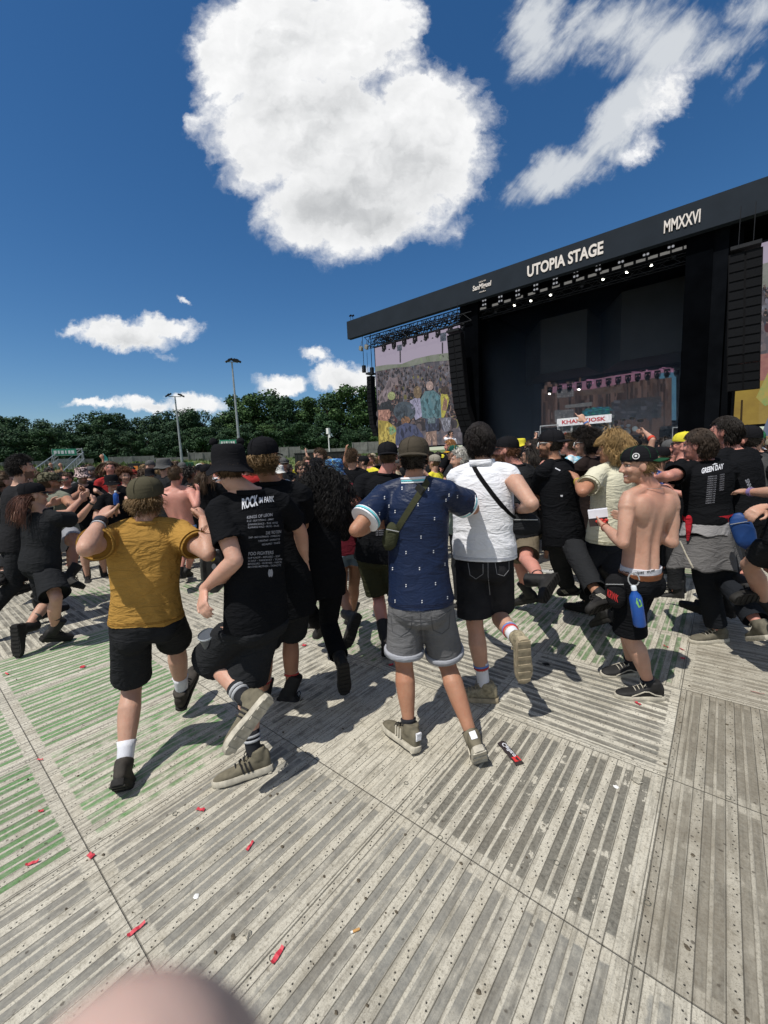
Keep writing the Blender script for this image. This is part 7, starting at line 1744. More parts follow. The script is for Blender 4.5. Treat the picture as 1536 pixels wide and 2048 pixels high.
def hem_ring(key, ts, m, r=.0016):
    P = PEOPLE[key]; J = P['J']; B = bvh(key)
    for t_ in ts:
        c, lat, fw = spine(J, t_, J.bow); pts = []
        for q in range(60):
            a = 2*math.pi*q/60; d_ = lat*math.cos(a)+fw*math.sin(a); hh = B.ray_cast(c+d_*.6, -d_, .6)
            if hh[0] is not None and (hh[0]-c).length < .30: pts.append(hh[0]+d_*.0008)
        if len(pts) > 20: mb = MB(); mb.tube(pts+[pts[0]], r, 4, cap=False); mb.build('hem_stitch', m, P['shirt'])
for k_, hm, mm, fr, rr in (('mustard', -.055, m_plain('stitch_mustard', (.2, .1, .015), .9), .62, .0845), ('navy', -.07, m_plain('stitch_navy', (.006, .01, .03), .9), None, 0), ('whiteshirt', -.02, m_plain('stitch_white', (.35, .36, .4), .9), None, 0), ('cream', -.16, m_plain('stitch_cream', (.32, .3, .2), .9), .7, .086)):
    hem_ring(k_, (hm+.055, hm+.042), mm)
    if fr: cuff_bands(k_, fr, rr*PEOPLE[k_]['J'].k, [(-.022, -.0205, mm), (-.018, -.0165, mm)])
# back seams, pockets of the denim shorts
def stitch_line(key, part, pts, m, r=.0022, name='seam'):
    P = []
    for a, b in zip(pts[:-1], pts[1:]):
        for q in range(8):
            h = onto(key, part, a[0]+(b[0]-a[0])*q/8, a[1]+(b[1]-a[1])*q/8, .001)
            if h is not None: P.append(h)
    h = onto(key, part, *pts[-1], .001)
    if h is not None: P.append(h)
    if len(P) > 2: m_ = MB(); m_.tube(P, r, 4); return m_.build(name, m, PEOPLE[key][part])
stg = m_plain('stitch_grey', (.07, .07, .075), .9); stl = m_plain('stitch_light', (.2, .2, .21), .9)
stitch_line('navy', 'legs', [(782, 1232), (785, 1264), (802, 1272), (822, 1258), (824, 1232)], stg, name='pocket'); stitch_line('navy', 'legs', [(862, 1232), (866, 1260), (884, 1268), (898, 1256), (900, 1226)], stg, name='pocket')
stitch_line('navy', 'legs', [(841, 1210), (841, 1240), (843, 1270)], stg); stitch_line('navy', 'legs', [(776, 1222), (810, 1240), (841, 1244), (875, 1238), (904, 1218)], stg)
stitch_line('whiteshirt', 'legs', [(976, 1110), (976, 1150), (980, 1190)], stl); stitch_line('whiteshirt', 'legs', [(936, 1126), (940, 1150), (952, 1158), (966, 1148), (966, 1128)], stl, name='pocket'); stitch_line('whiteshirt', 'legs', [(990, 1124), (994, 1148), (1008, 1152), (1018, 1140), (1018, 1120)], stl, name='pocket')
# straps worn across the body
def strap(key, sh_px, hip_px, width, m, label, name='crossbody_strap', th=.003):
    P = PEOPLE[key]; J = P['J']; B = bvh(key); a = onto(key, 'shirt', *sh_px, 0) or (J.neck-J.up*.05); b = onto(key, 'shirt', *hip_px, 0) or J.pel
    c0 = spine(J, .45, 0)[0]; u = (a-b).normalized(); fw = J.fs; fw = (fw-u*fw.dot(u)).normalized(); cen = (a+b)*.5; cen = cen+(c0-cen)*.85; cen = cen-u.cross(fw)*(cen-(a+b)*.5).dot(u.cross(fw))
    pts = []; nrm = u.cross(fw)
    for q in range(72):
        an = 2*math.pi*q/72; d_ = u*math.cos(an)+fw*math.sin(an); h = B.ray_cast(cen+d_*.9, -d_, .9)
        if h[0] is not None: pts.append((h[0]+d_*.004, d_))
    if len(pts) < 10: return None
    n = len(pts); sm = [((pts[i-1][0]+pts[i][0]*2+pts[(i+1) % n][0])/4, pts[i][1]) for i in range(n)]
    mb = MB(); rings = []
    for i, (p, d_) in enumerate(sm):
        t_ = (sm[(i+1) % n][0]-sm[i-1][0]).normalized(); s_ = t_.cross(d_).normalized(); o_ = s_.cross(t_)
        rings.append([p+s_*width/2, p+s_*width/2+o_*th, p-s_*width/2+o_*th, p-s_*width/2])
    rings.append(rings[0]); mb.loft(rings, cap=False)
    b0 = V(P['root'].location.x, P['root'].location.y, J.pel.z); e = empty(name, b0, label, 'bag'); mb.build('strap', m, e); return e
olive_web = m_cloth('cloth_webbing', (.05, .052, .03), wr=.1)
bag = strap('navy', (852, 968), (790, 1066), .034, olive_web, 'olive crossbody bag worn over the navy football shirt', 'crossbody_bag')
def blobbag(e, px, py, d, size, m, rot=0., name='pouch'):
    c = at(px, py, d); f_ = hdir(px); r = V(f_.y, -f_.x, 0); M = Matrix((r, f_, UPZ)).transposed() @ Matrix.Rotation(rot, 3, 'Y'); mb = MB(); rings = []
    for q in range(9):
        tt = -1+2*q/8; w = (1-abs(tt)**3)**.5 if abs(tt) < 1 else .12; w = max(w, .3)
        rings.append([c+M @ V(size[0]*w*math.copysign(abs(math.cos(a))**.7, math.cos(a)), size[1]*w*math.copysign(abs(math.sin(a))**.7, math.sin(a)), size[2]*tt) for a in [2*math.pi*x/16 for x in range(16)]])
    mb.loft(rings); me = remesh(mb, .006, 3, name=name); folds(me, .006, int(px), 20.); o = finish(me, name, m, e); 
    z = MB(); z.tube([c+M @ V(-size[0]*.8, -size[1]*1.02, size[2]*.5), c+M @ V(size[0]*.8, -size[1]*1.02, size[2]*.5)], .003, 5); z.build('zip', MATS['alu'], o); return o
Dn = (Jn.pel.xy).length
if bag: blobbag(bag, 782, 1072, Dn-.05, (.045, .055, .085), C_('olive_bag', (.045, .048, .028)), .25)
if bag:
    p = onto('navy', 'shirt', 840, 978, .012)
    if p: mb = MB(); mb.box(p, (.05, .016, .035), Matrix.Rotation(.7, 3, 'Y')); mb.build('buckle', m_plain('buckle', (.02, .02, .018), .4), bag)
blk_web = m_cloth('cloth_black_webbing', (.010, .010, .011), wr=.1)
bag2 = strap('whiteshirt', (955, 946), (1012, 1020), .028, blk_web, 'black crossbody bag with its strap over the sleeveless white shirt', 'crossbody_bag')
if bag2: blobbag(bag2, 1046, 1048, PEOPLE['whiteshirt']['J'].pel.xy.length-.02, (.11, .06, .075), blk2)
# sleeveless shirt: hanging threads and a ragged tail
# bare chested man: waistband with lettering, belt, pouch, bottle, carton
Pt = PEOPLE['topless']; Jt = Pt['J']
def band(key, t0, t1, sc, m, name, parent=None, d=.0):
    P = PEOPLE[key]; J = P['J']; mb = MB(); c, lat, fw = spine(J, t0, 0); c2 = spine(J, t1, 0)[0]; k = J.k*P['sp'].get('build', 1.)
    mb.loft([ringpts(c, lat, fw, .160*sc*k, .102*sc*k, .118*sc*k, 40), ringpts(c, lat, fw, .164*sc*k, .106*sc*k, .122*sc*k, 40), ringpts(c2, lat, fw, .163*sc*k, .105*sc*k, .121*sc*k, 40), ringpts(c2, lat, fw, .159*sc*k, .101*sc*k, .117*sc*k, 40)]); return mb.build(name, m, parent or P['root'], smooth=True, angle=40)
wb = band('topless', .055, .115, 1.02, m_cloth('cloth_waistband', (.58, .58, .62), wr=.1), 'waistband'); PEOPLE['topless']['wb'] = wb
for q, (a, b) in enumerate([((1240, 1145), (1258, 1148)), ((1266, 1149), (1288, 1147)), ((1294, 1146), (1310, 1142))]): print_text('topless', 'wb', 'snipes', a, b, 6, m_plain('print_black', (.02, .02, .02), .8), .02, up=(0, -1), off=.004, name='lettering')
blt = band('topless', -.005, .05, 1.09, m_plain('leather_brown', (.16, .055, .02), .5, .25, 30., bump=.2), 'belt')
band('pinkback', .05, .11, 1.03, m_cloth('cloth_lightblue_band', (.22, .36, .62), wr=.1), 'waistband')
Dt = Jt.pel.xy.length
e = empty('pouch', at(1232, 1230, Dt-.1), 'black pouch with red lettering hanging from the brown belt', 'bag')
pp = blobbag(e, 1231, 1182, Dt-.17, (.062, .045, .115), m_cloth('cloth_pouch', (.014, .014, .015), wr=.3), -.1)
PEOPLE['_pouch'] = dict(root=e, pouch=pp); red_i = m_plain('print_red', (.5, .03, .03), .7)
print_text('_pouch', 'pouch', 'KRWK', (1214, 1192), (1236, 1205), 14, red_i, .02, up=(.1, -1), off=.003, name='lettering')
def bottle(px0, py0, px1, py1, d, r, m, capm, label, lm=None):
    a, b = at(px0, py0, d), at(px1, py1, d); u = (b-a).normalized(); L = (b-a).length; e = empty('bottle', b, label, 'bottle'); mb = MB()
    mb.tube([a, a+u*L*.06, a+u*L*.16, a+u*L*.24, a+u*L*.95, b], [r*.35, r*.4, r*.8, r, r*1.02, r*.85], 18); o = mb.build('body', m, e, smooth=True, angle=50)
    mb = MB(); mb.tube([a-u*L*.1, a-u*L*.08, a+u*L*.03], [r*.3, r*.42, r*.44], 14); mb.build('cap', capm, e, smooth=True, angle=50)
    return e, o
blue_p = m_plain('bottle_blue', (.012, .07, .30), .25, .1, spec=.5)
e, o = bottle(1268, 1178, 1280, 1252, Dt-.24, .036, blue_p, m_plain('bottle_cap', (.6, .65, .7), .4), 'blue water bottle with a pale cap hanging from the belt of the bare chested man')
PEOPLE['_bottle'] = dict(root=e, body=o); print_poly('_bottle', 'body', [(1273, 1196), (1281, 1200), (1285, 1212), (1278, 1216), (1272, 1206)], m_plain('label_green', (.2, .45, .12), .5), name='logo'); print_poly('_bottle', 'body', [(1276, 1201), (1280, 1203), (1282, 1209), (1278, 1211)], blue_p, name='logo', off=.005)
mb = MB(); a = at(1267, 1170, Dt-.24); mb.tube([a+V(.03*math.cos(q*.5), 0, .035+.04*math.sin(q*.5)) for q in range(13)], .004, 6); mb.build('carabiner', MATS['alu'], e)
hw = Jt.wr[-1]+Jt.hd[-1]*.10; hc = at(1197, 1034, hw.xy.length-.02); f_ = hdir(1197); r_ = V(f_.y, -f_.x, 0); Mc = Matrix((r_, f_, UPZ)).transposed() @ Matrix.Rotation(-.15, 3, 'Y')
e = empty('carton', hc, 'small black and red carton with a white lid held by the bare chested man', 'carton')
mb = MB(); mb.box(hc-V(0, 0, .03), (.115, .06, .055), Mc); mb.build('box', m_plain('carton_black', (.03, .02, .02), .5), e); mb = MB(); mb.box(hc+Mc @ V(0, 0, .027), (.12, .065, .055), Mc); mb.build('lid', m_plain('carton_white', (.7, .7, .75), .5), e)
mb = MB(); [mb.ell(hc+Mc @ V(x, -.034, z), (.014, .006, .010), nu=8, nv=6) for x, z in ((-.01, -.025), (.015, -.018), (.03, -.035), (.045, -.022))]; mb.build('picture', m_plain('carton_red', (.5, .04, .03), .5), e)
mb = MB(); c_, lat, fw = spine(Jt, 1.0, 0); mb.tube([c_+lat*.074*math.cos(q*.3142)+fw*.074*math.sin(q*.3142)-J_*0 if False else c_+lat*.070*math.cos(q*.3142)+fw*.068*math.sin(q*.3142)-UPZ*(.012+.01*math.sin(q*.3142)) for q in range(21)], .0016, 5); tag(mb.build('necklace', m_plain('silver', (.5, .5, .48), .3, metal=.9)), 'thin chain round the neck of the bare chested man', 'necklace')
# jacket tied round the waist
Pj = PEOPLE['greyjacket']; Jj = Pj['J']; rgj = np.random.RandomState(4)
def skirt(t0, t1, r0, r1, m, name, wav0, wav1, n=56, cut=None):
    mb = MB(); rings = []; steps = 14
    for q in range(steps+1):
        f_ = q/steps; t_ = t0+(t1-t0)*f_; c, lat, fw = spine(Jj, max(t_, -.1), 0); c = Jj.pel+(Jj.neck-Jj.pel)*t_ if t_ > 0 else Jj.pel+V(0, 0, t_*.53)+Jj.lp*(-.02*f_)
        rr = r0+(r1-r0)*f_; w = wav0+(wav1-wav0)*f_
        rings.append([c+lat*(rr*1.02*math.cos(a)*(1+w*math.sin(5*a+1)+w*.7*math.sin(9*a+2.3+f_)))+fw*(rr*.80*math.sin(a)*(1+w*math.sin(7*a+.5)+w*.6*math.sin(11*a)))+V(0, 0, (.012*math.sin(6*a)+.02*math.sin(2*a+1))*f_) for a in [2*math.pi*x/n for x in range(n)]])
    inner = [[c+(p-c)*.97 for p in r for c in [sum(r, V(0, 0, 0))/len(r)]] for r in reversed(rings)]
    mb.loft(rings+inner, cap=False); return mb.build(name, m, Pj['root'], smooth=True)
skirt(.10, .03, .192, .196, m_cloth('cloth_red_lining', (.36, .02, .03), wr=.4), 'jacket_lining', .0, .01)
skirt(.035, -.20, .190, .212, greyl, 'jacket_yoke', .01, .03); jk = skirt(-.19, -.72, .211, .292, greyj, 'tied_jacket', .03, .07)
a, b = at(1361, 1078, Jj.pel.xy.length-.24), at(1387, 1133, Jj.pel.xy.length-.24)
PEOPLE['_jk'] = dict(root=Pj['root'], jk=jk)
stitch_line('_jk', 'jk', [(1360, 1082), (1372, 1108), (1386, 1136)], rub_w, .006, 'zip')
mb = MB(); p0 = Jj.pel-Jj.ls*.14+V(0, 0, .02)-Jj.f0*.14; mb.tube([p0+V(0, 0, .03), p0, p0-V(0, 0, .07)+Jj.f0*-.01, p0-V(.0, 0, .16)], [.024, (.03, .018), (.022, .012), (.014, .007)], 10, round_ends=True); me = remesh(mb, .006, 3); folds(me, .01, 3, 25.); finish(me, 'jacket_sleeve', MATS['cloth_red_lining'], Pj['root'])
# cup in the pocket of the tour shirt man, carrier bag, hand-held bags
Jr = PEOPLE['rock']['J']; pc = (onto('rock', 'legs', 416, 1276, .0) or at(410, 1265, 2.2))+ray(412, 1270)*.012
cpl = NT('frosted_cup'); cpl.bsdf.inputs['Transmission Weight'].default_value = .55; cpl.bsdf.inputs['Alpha'].default_value = 1.; cup_m = cpl.out(Base_Color=(.16, .18, .21, 1), Roughness=.35)
e = empty('cup', pc, 'frosted plastic cup stuck in the pocket of the black shorts', 'cup'); ax_c = (V(-.2, -.1, 1)-hdir(410)*.45).normalized()
mb = MB(); mb.tube([pc-ax_c*.10, pc+ax_c*.022, pc+ax_c*.024, pc-ax_c*.09], [.034, .045, .042, .031], 24); mb.build('cup_wall', cup_m, e, smooth=True, angle=50)
mb = MB(); mb.tube([pc+ax_c*.018, pc+ax_c*.026, pc+ax_c*.030], [.0455, .048, .046], 24, cap=False); mb.build('rim', m_plain('cup_rim', (.5, .54, .58), .3), e, smooth=True)
e = empty('carrier_bag', at(428, 1180, 2.75), 'dark carrier bag with a yellow logo between the mustard and the lettered T-shirt', 'bag')
cb = blobbag(e, 429, 1126, 2.72, (.085, .07, .19), m_plain('bag_dark', (.05, .05, .055), .35, .8, 9., spec=.5), .1, 'bag'); PEOPLE['_cb'] = dict(root=e, cb=cb)
for (x, y, m_, r) in ((424, 1116, m_plain('logo_yellow', (.62, .48, .02), .5), 6), (425, 1150, m_plain('logo_yellow', (.62, .48, .02), .5), 4), (428, 1133, ink_w, 5), (434, 1182, ink_w, 9), (440, 1178, red_i, 4)):
    print_poly('_cb', 'cb', [(x+r*math.cos(q*.6), y+r*1.2*math.sin(q*.6)) for q in range(10)], m_, name='logo', off=.006)
e = empty('drinks_bag', at(1490, 1110, 3.9), 'blue bag held against the grey jacket by a tattooed hand', 'bag'); blobbag(e, 1486, 1062, 4.0, (.07, .04, .14), m_plain('bag_blue', (.01, .045, .17), .55, .2, 8.), -.3, 'bag')
# wristbands
def wristband(key, s, fr, m, label, r=.031, h=.012):
    J = PEOPLE[key]['J']; p = J.el[s].lerp(J.wr[s], fr); d_ = (J.wr[s]-J.el[s]).normalized(); mb = MB(); mb.tube([p-d_*h, p-d_*h*.9, p+d_*h*.9, p+d_*h], [r-.004, r*J.k+.001, r*J.k, r-.005], 16); tag(mb.build('wristband', m, smooth=True, angle=40), label, 'wristband')
wristband('mustard', -1, .9, m_plain('band_dark', (.02, .02, .022), .4), 'wide dark wristband on the raised left wrist of the mustard T-shirt man', .033, .02); wristband('mustard', -1, .76, gry_b, 'narrow grey wristband beside the wide dark one', .034, .006)
wristband('cream', -1, .92, m_plain('band_yellow', (.5, .42, .06), .7), 'yellow festival wristband on the raised palm of the cream T-shirt person', .031, .008); wristband('topless', -1, .92, m_plain('band_thread', (.3, .12, .08), .8), 'thin thread bracelet of the bare chested man', .031, .004)
wristband('tattooarms', -1, .93, m_plain('band_violet', (.2, .14, .3), .8), 'violet woven bracelets on the tattooed wrist at the right edge', .031, .014); wristband('pointer', 1, .9, blu_b, 'blue wristband on the pointing arm before the kiosk', .032, .01); wristband('blackwoman', 1, .93, m_plain('band_dark2', (.02, .02, .02), .5), 'thin black watch on the woman at the left', .028, .008)
wristband('orangeband', 1, .12, m_plain('armband_red', (.6, .06, .03), .7), 'red band on the bare raised arm right of the kiosk', .05, .03)
# microphone, phone, bottle in hands
Js = PEOPLE['singer']['J']; p = Js.wr[1]+Js.hd[1]*.09; d_ = (Js.head+Js.fh*.1-V(0, 0, .06)-p).normalized(); e = empty('microphone', p, 'black microphone in the hand of the singer', 'microphone'); mb = MB(); mb.tube([p-d_*.1, p+d_*.09], [.016, .02], 10); mb.build('handle', frame_k, e); mb = MB(); mb.ell(p+d_*.11, (.03, .03, .03)); mb.build('grille', grille, e)
Jp = PEOPLE['phoneholder']['J']; p = Jp.wr[1]+Jp.hd[1]*.14; e = empty('phone', p, 'pale phone held up above the crowd left of the kiosk', 'phone'); mb = MB(); mb.box(p, (.08, .012, .15)); mb.build('case', m_plain('phone_white', (.7, .7, .7), .4), e); mb = MB(); mb.box(p-V(0, .008, 0), (.07, .003, .135)); mb.build('screen', m_plain('phone_glass', (.03, .035, .05), .1), e)
Jb = PEOPLE['bucketglasses']['J']; p = Jb.wr[-1]+Jb.hd[-1]*.08
bottle(231, 984, 233, 1010, p.xy.length-.05, .033, blue_p, m_plain('bottle_cap', (.6, .65, .7), .4), 'blue drinks bottle held by the man in the black bucket hat')
# platform under the singer
sgp = PEOPLE['singer']['J']; zf = min(sgp.an[-1].z, sgp.an[1].z)-.1; b = (sgp.an[-1]+sgp.an[1])*.5
mb = MB(); mb.box((b.x, b.y+1.2, zf-.05), (3.0, 4.0, .1)); [mb.box((b.x+x, b.y+1.2+y, zf/2), (.1, .1, zf)) for x in (-1.3, 1.3) for y in (-1.8, 1.8)]; tag(mb.build('thrust_platform', black), 'low black platform the singer stands on', 'platform')
# ------------------------------------------------------------------ litter on the floor
red_p = NT('confetti_red'); red_p = red_p.out(Base_Color=(.50, .035, .055, 1), Roughness=.6)
def strip(px, py, L, w, ang, label, group='red paper confetti strips on the floor', m=red_p, cat='confetti', curl=.01, name='confetti_strip'):
    c = ground(px, py, .004); mb = MB(); top = []; bot = []
    for q in range(7):
        f_ = q/6-.5; z = .003+curl*(math.sin(q*1.9+px)*.5+.5)*(1 if q in (0, 1, 5, 6) else .5)
        for s_ in (-1, 1): top.append(c+Matrix.Rotation(ang, 3, 'Z') @ V(f_*L, s_*w/2*(1-.2*math.sin(q+px)), z+s_*curl*.25))
    vs = top+[p-V(0, 0, .0012) for p in top]; fs = []
    for q in range(6): a = q*2; fs += [(a, a+2, a+3, a+1), (a+14, a+15, a+17, a+16), (a, a+14, a+16, a+2), (a+1, a+3, a+17, a+15)]
    fs += [(0, 1, 15, 14), (12, 26, 27, 13)]
    mb.add(vs, fs); o = mb.build(name, m, smooth=False, org=tuple(c)); tag(o, label, cat, group); return o
cf = [(401, 1620, .055, .02, .5, 'red confetti strip on the blue-grey panel below the feet of the tour shirt man'), (500, 1693, .055, .016, 1.9, 'folded red confetti strip standing slightly up in the lower left centre'), (181, 1712, .045, .03, .2, 'crumpled red confetti strip touching the long panel joint'),
      (65, 1727, .06, .016, 1.1, 'red confetti strip on the green panel at the left edge'), (82, 1623, .03, .012, .9, 'tiny dull red scrap on the green panel'), (273, 1860, .075, .018, 1.5, 'twisted red confetti strip lying across the long panel joint'), (555, 1912, .07, .022, 1.75, 'flat red confetti strip nearest the camera, beside a ring mark'),
      (80, 1520, .05, .008, .6, 'thin red strip lying across the joint left of the white sock'), (1275, 1407, .05, .03, 2.6, 'bent red confetti strip in front of the black skate shoes'), (1331, 1293, .06, .02, 2.6, 'red confetti strip right of the bare chested man, farthest of three'), (1364, 1299, .06, .02, 2.4, 'red confetti strip right of the bare chested man, middle of three'), (1365, 1317, .04, .025, .3, 'short red confetti scrap right of the bare chested man, nearest of three'),
      (1515, 1386, .09, .012, 3.1, 'long thin red strip near the right edge'), (608, 1291, .05, .04, .3, 'small red scrap between the two pairs of black boots'), (166, 1334, .05, .05, .8, 'square red scrap behind the mustard T-shirt man'), (14, 1348, .07, .015, .2, 'dull red strip at the left edge on the grey panel'), (782, 1330, .05, .03, 1.0, 'red scrap left of the grey denim shorts'), (672, 1205, .07, .05, .4, 'pink scrap on the floor beside the bare tanned legs')]
for px, py, L, w, an, lb in cf: strip(px, py, L*.8, w*.62, an, lb, curl=.007)
p = ground(713, 1860, .006); u = V(.5, .85, 0).normalized(); e = empty('cigarette_butt', p, 'cigarette butt with an orange filter on the floor at lower centre', 'cigarette')
mb = MB(); mb.tube([p-u*.014, p+u*.012], .0042, 10); mb.build('filter', m_plain('filter_orange', (.5, .28, .1), .8), e); mb = MB(); mb.tube([p-u*.022, p-u*.014], .0041, 10); mb.build('paper', m_plain('paper_white', (.65, .64, .6), .8), e)
# chocolate wrapper with its lettering
c = ground(1020, 1506, .006); a, b = ground(1003, 1486), ground(1036, 1524); u = (b-a).normalized(); w = V(-u.y, u.x, 0); L = (b-a).length
e = empty('sweet_wrapper', c, 'crumpled black and red sweet wrapper with white lettering by the lifted heel', 'wrapper'); mb = MB(); rings = []
for q in range(11):
    f_ = q/10-.5; hw = .024*(1+.12*math.sin(q*2.1)); z = .004+.004*abs(math.sin(q*1.3)); cc_ = c+u*(f_*L*1.15)
    rings.append([cc_+w*hw+V(0, 0, z*.4), cc_+w*hw*.4+V(0, 0, z+.004), cc_-w*hw*.4+V(0, 0, z+.003), cc_-w*hw+V(0, 0, z*.4), cc_-V(0, 0, .003)])
mb.loft(rings); fo = mb.build('foil', m_plain('wrapper_black', (.03, .022, .022), .3, .3, spec=.6), e, smooth=True, angle=30)
mb = MB(); q0 = c+u*L*.36+V(0, 0, .0105); mb.add([q0-u*.016+w*.02, q0+u*.022+w*.02, q0+u*.022-w*.02, q0-u*.016-w*.02], [(3, 2, 1, 0)]); mb.build('red_panel', red_i, fo)
me = text_mesh('Caihao', 1., .03, shear=.15); xs = [v.co.x for v in me.vertices]; x0, x1 = min(xs), max(xs); og = parent_origin(fo)
for v in me.vertices: v.co = c+u*((v.co.x-x0)/(x1-x0)-.62)*L*.72-w*((.35-v.co.y)*-.034)+V(0, 0, .0112)-og
link('lettering', me, ink_w, fo)
def scrap(px, py, s_, m, label, cat, name, n=9, flat=.35, group=None):
    rg = np.random.RandomState(int(px*7+py)); c = ground(px, py, s_*flat*.5); mb = MB(); rings = []
    for j in range(6):
        b = -math.pi/2+math.pi*j/5; rings.append([c+V(s_*max(.12, math.cos(b))*math.cos(2*math.pi*q/n)*rg.uniform(.5, 1.2), s_*max(.12, math.cos(b))*math.sin(2*math.pi*q/n)*rg.uniform(.3, 1.0), s_*flat*math.sin(b)*rg.uniform(.6, 1.2)) for q in range(n)])
    mb.loft(rings); return tag(mb.build(name, m, org=tuple(c)), label, cat, group)
mud = m_plain('dried_mud', (.085, .07, .05), .95, .4, 60.); tis = m_plain('dirty_tissue', (.30, .28, .23), .9, .4, 50.); pw = m_plain('paper_scrap', (.7, .7, .68), .8)
scrap(1275, 1561, .032, tis, 'crumpled dirty tissue on the dark striped panel', 'tissue', 'tissue'); scrap(392, 1793, .014, pw, 'small white paper scrap at lower left', 'paper', 'paper_scrap', flat=.25); scrap(1422-190, 1573, .016, pw, 'torn pale scrap left of the crumpled tissue', 'paper', 'paper_scrap', flat=.2)
scrap(466, 1874, .014, mud, 'left of two dried leaf scraps at the bottom', 'leaf', 'leaf_scrap'); scrap(494, 1868, .02, tis, 'right of two dried leaf scraps at the bottom', 'leaf', 'leaf_scrap', flat=.5)
scrap(1093, 1328, .032, m_plain('plug_black', (.012, .012, .012), .6), 'black plug in the panel behind the lifted tan shoe', 'plug', 'panel_plug', flat=.15, n=16)
rgm = random.Random(12)
for k in range(70):
    px, py = rgm.uniform(20, 1520), rgm.uniform(1330, 2040)
    if 90 < px < 520 and py > 1930: continue
    scrap(px, py, rgm.uniform(.004, .011), mud, 'tiny crumb of dried mud on the ribbed floor', 'mud', 'mud_crumb', n=6, flat=.5, group='crumbs of dried mud on the floor')
for px, py in ((545, 1915), (1295, 1805), (1456, 1595), (1113, 1725), (880, 1675), (812, 1566), (350, 1627)):
    c = ground(px, py, .003); mb = MB(); mb.tube([c+V(.011*math.cos(q*.5236), .011*math.sin(q*.5236), 0) for q in range(13)], .0012, 5, cap=False); tag(mb.build('panel_clip', m_plain('clip_grey', (.12, .12, .1), .6), org=tuple(c)), 'small round clip mark set in the floor panels', 'clip', 'round clip marks in the floor')
# the fingertip that strays before the lens: a real hand, close and out of focus
def cam_pt(px, py, z): return CAM+RM @ (V((px-CX)/F*z, -(py-CY)/F*z, -z))
e = empty('hand', cam_pt(300, 2300, .05), 'blurred fingertip of the photographer at the bottom edge of the picture', 'hand')
mb = MB(); tip = cam_pt(240, 2358, .034); upc, rc, bc = RM.col[1].copy(), RM.col[0].copy(), -RM.col[2].copy()
y_ = (upc*.96-bc*.28+rc*.05).normalized(); z_ = (-bc-y_*(-bc).dot(y_)).normalized(); x_ = y_.cross(z_)
r = .0135
mb.tube([tip-y_*.17, tip-y_*.10, tip-y_*.05, tip-y_*.024, tip-y_*.006, tip, tip+y_*.002], [r*1.2, r*1.05, r*1.02, r*.95, r*1.02, r*1.0, r*.9], 20, round_ends=True)
W_ = tip-y_*.26+x_*.02; m2 = MB(); hand_mb(m2, W_, y_, z_, 1, 1., curl=1.0, thumb=.9); mb.add(m2.v, m2.f)
me = remesh(mb, .0022, 6); at_ = me.attributes.new('paint', 'FLOAT_COLOR', 'POINT'); at_.data.foreach_set('color', [0.]*4*len(me.vertices)); ho = finish(me, 'skin', m_skin('skin_fingertip', (.50, .36, .31)), e)
# ------------------------------------------------------------------ the packed crowd beyond the pit: individuals copied from a few figures
CR = 'packed festival crowd beyond the open pit'
tops = dict(black=blk, charcoal=blk2, white=white_c, grey=C_('mid_grey', (.13, .13, .14)), red=C_('red_tee', (.32, .03, .03)), blue=C_('blue_tee', (.03, .07, .2)), yellow=yel, green=C_('green_tee', (.03, .12, .06)), beige=C_('beige_tee', (.34, .29, .21)))
hatm = dict(black=cap_black, white=C_('cap_white', (.6, .6, .58), wr=.15), grey=grey_h, red=C_('cap_red', (.2, .03, .025), wr=.15), green=C_('cap_green2', (.03, .14, .07), wr=.15), yellow=yel, beige=C_('cap_beige', (.3, .26, .19), wr=.15))
protos_p = []
pr_spec = [('cap', dict(hat=dict(kind='cap', m=cap_black), hair='short', hairc=BROWN, nh=60), 'fwd', 'fwd'), ('bare head', dict(hair='short', hairc=DARK, nh=200), 'fold', 'fold'), ('bucket hat', dict(hat=dict(kind='bucket', m=cap_black), hair='short', hairc=BROWN, nh=60), 'down', 'fwd'),
           ('long hair', dict(hair='long', hairc=BROWN, nh=200, fem=True), 'fwd', 'down'), ('curly hair', dict(hair='curly', hairc=DARK, nh=240), 'clap', 'clap'), ('backward cap', dict(hat=dict(kind='cap_back', m=cap_black), hair='short', hairc=DARK, nh=60, stubble=.8), 'fwd', 'clap'), ('fair hair', dict(hair='medium', hairc=DBLOND, nh=200, fem=True), 'down', 'down'), ('raised arm', dict(hair='short', hairc=BROWN, nh=200), 'down', 'up'), ('dark glasses', dict(hair='short', hairc=BROWN, nh=160, glasses=(frame_k, lens_k), stubble=.6), 'fold', 'fold')]
for q, (nm, ex, al, ar) in enumerate(pr_spec):
    g0 = V(-20+q*1.2, 24, 0); hd = g0+V(0, 0, 1.635)
    sp = dict(d=24, yaw=0, f0=V(0, 1, 0), k=1.0, vx=.02, head=hd, neck=hd-V(0, -.015, .165), pel=hd-V(0, 0, .695), armL=al, armR=ar, legL='stand', legR='stand', skin=('fair', 'pale', 'tan', 'pink', 'brown')[q % 5] if q != 4 else 'brown', shirt=dict(m=blk, sleeve=.66, loose=1.1), legs=dict(m=blk2, len=.88 if q % 2 else 1.9, name='shorts' if q % 2 else 'trousers'), far=True, hpitch=0)
    sp.update(ex); protos_p.append((nm, person('crowd%d' % q, 'x', sp, CR, base=g0)['root']))
rgc = random.Random(21); placed = []
FIX = [PEOPLE[k]['root'].location.xy.copy() for k in PEOPLE if not k.startswith('_') and not k.startswith('crowd')]
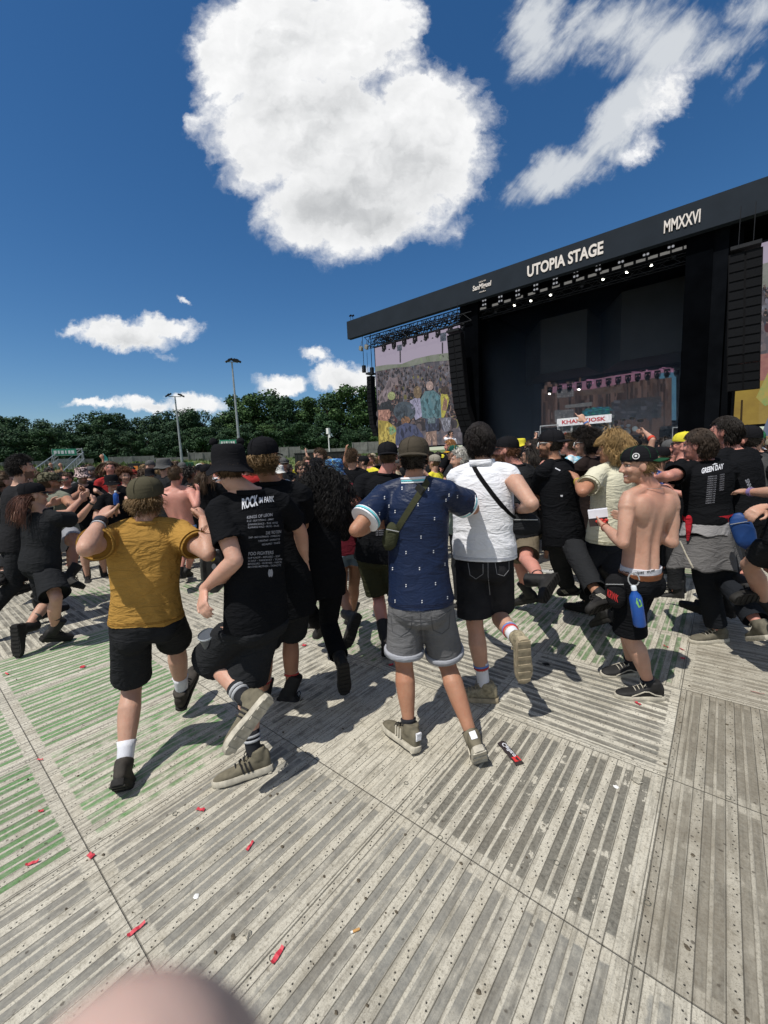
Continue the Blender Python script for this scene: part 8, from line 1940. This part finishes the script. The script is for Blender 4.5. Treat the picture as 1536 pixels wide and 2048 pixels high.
def ok(p, r): return all((p-q).length > r for q in FIX) and all((p-q).length > .46 for q in placed)
n_ = 0; row = 0; dist = 7.0; first = {}
while n_ < 268 and dist < 24:
    px = -70.
    while px < 1640 and n_ < 268:
        inner = 7.3+.5*math.sin(px*.011)+(1.3 if px < 420 else 0)+(-2.2 if px > 1280 else (-.6 if px > 980 else 0))
        d = dist+rgc.uniform(-.2, .2); step = .62/d*F*rgc.uniform(.85, 1.25)*(1+((px-CX)/F)**2)
        p = (hdir(px)*d).xy
        if d > inner and ok(p, .55) and p.y < YS-2.0 and (p-Vector((sgp.pel.x, sgp.pel.y))).length > 1.6:
            placed.append(p); nm, pr_ = protos_p[rgc.randrange(len(protos_p))] if rgc.random() > .12 else protos_p[0]
            if nm == 'raised arm' and rgc.random() < .6: nm, pr_ = protos_p[5]
            used = nm in first; r = copy_tree(pr_) if used else pr_; first[nm] = 1
            r.location = (p.x, p.y, 0)
            towards = px < 760 and d < 12 and rgc.random() < .7
            fdir = V(-p.x, -p.y, 0).normalized() if towards else (V(-.25*(1 if px > 760 else -.4), 1, 0)).normalized()
            r.rotation_euler.z = math.atan2(fdir.y, fdir.x)-math.pi/2+rgc.gauss(0, .45); s_ = rgc.gauss(1.0, .035); r.scale = (s_*rgc.uniform(.95, 1.08), s_, s_)
            tc = rgc.choices(list(tops), [40, 22, 6, 7, 3, 4, 2, 3, 5])[0]; hc = rgc.choices(list(hatm), [44, 5, 10, .8, 3, 2.5, 6])[0]
            hatted = False
            for c in r.children:
                def setm(o, m):
                    o.material_slots[0].link = 'OBJECT'; o.material_slots[0].material = m
                b_ = c.name.split('.')[0]
                if b_ == 'shirt': setm(c, tops[tc])
                if b_ in ('cap', 'bucket_hat'):
                    hatted = True; setm(c, hatm[hc])
                    for g in c.children: setm(g, hatm[hc])
            hn = nm
            if hatted: hn = '%s %s' % (hc, nm)
            r['label'] = 'crowd member with %s and a %s top %s' % (hn, tc, 'facing the pit' if towards else 'among the packed crowd')
            n_ += 1
        px += step
    dist += .62
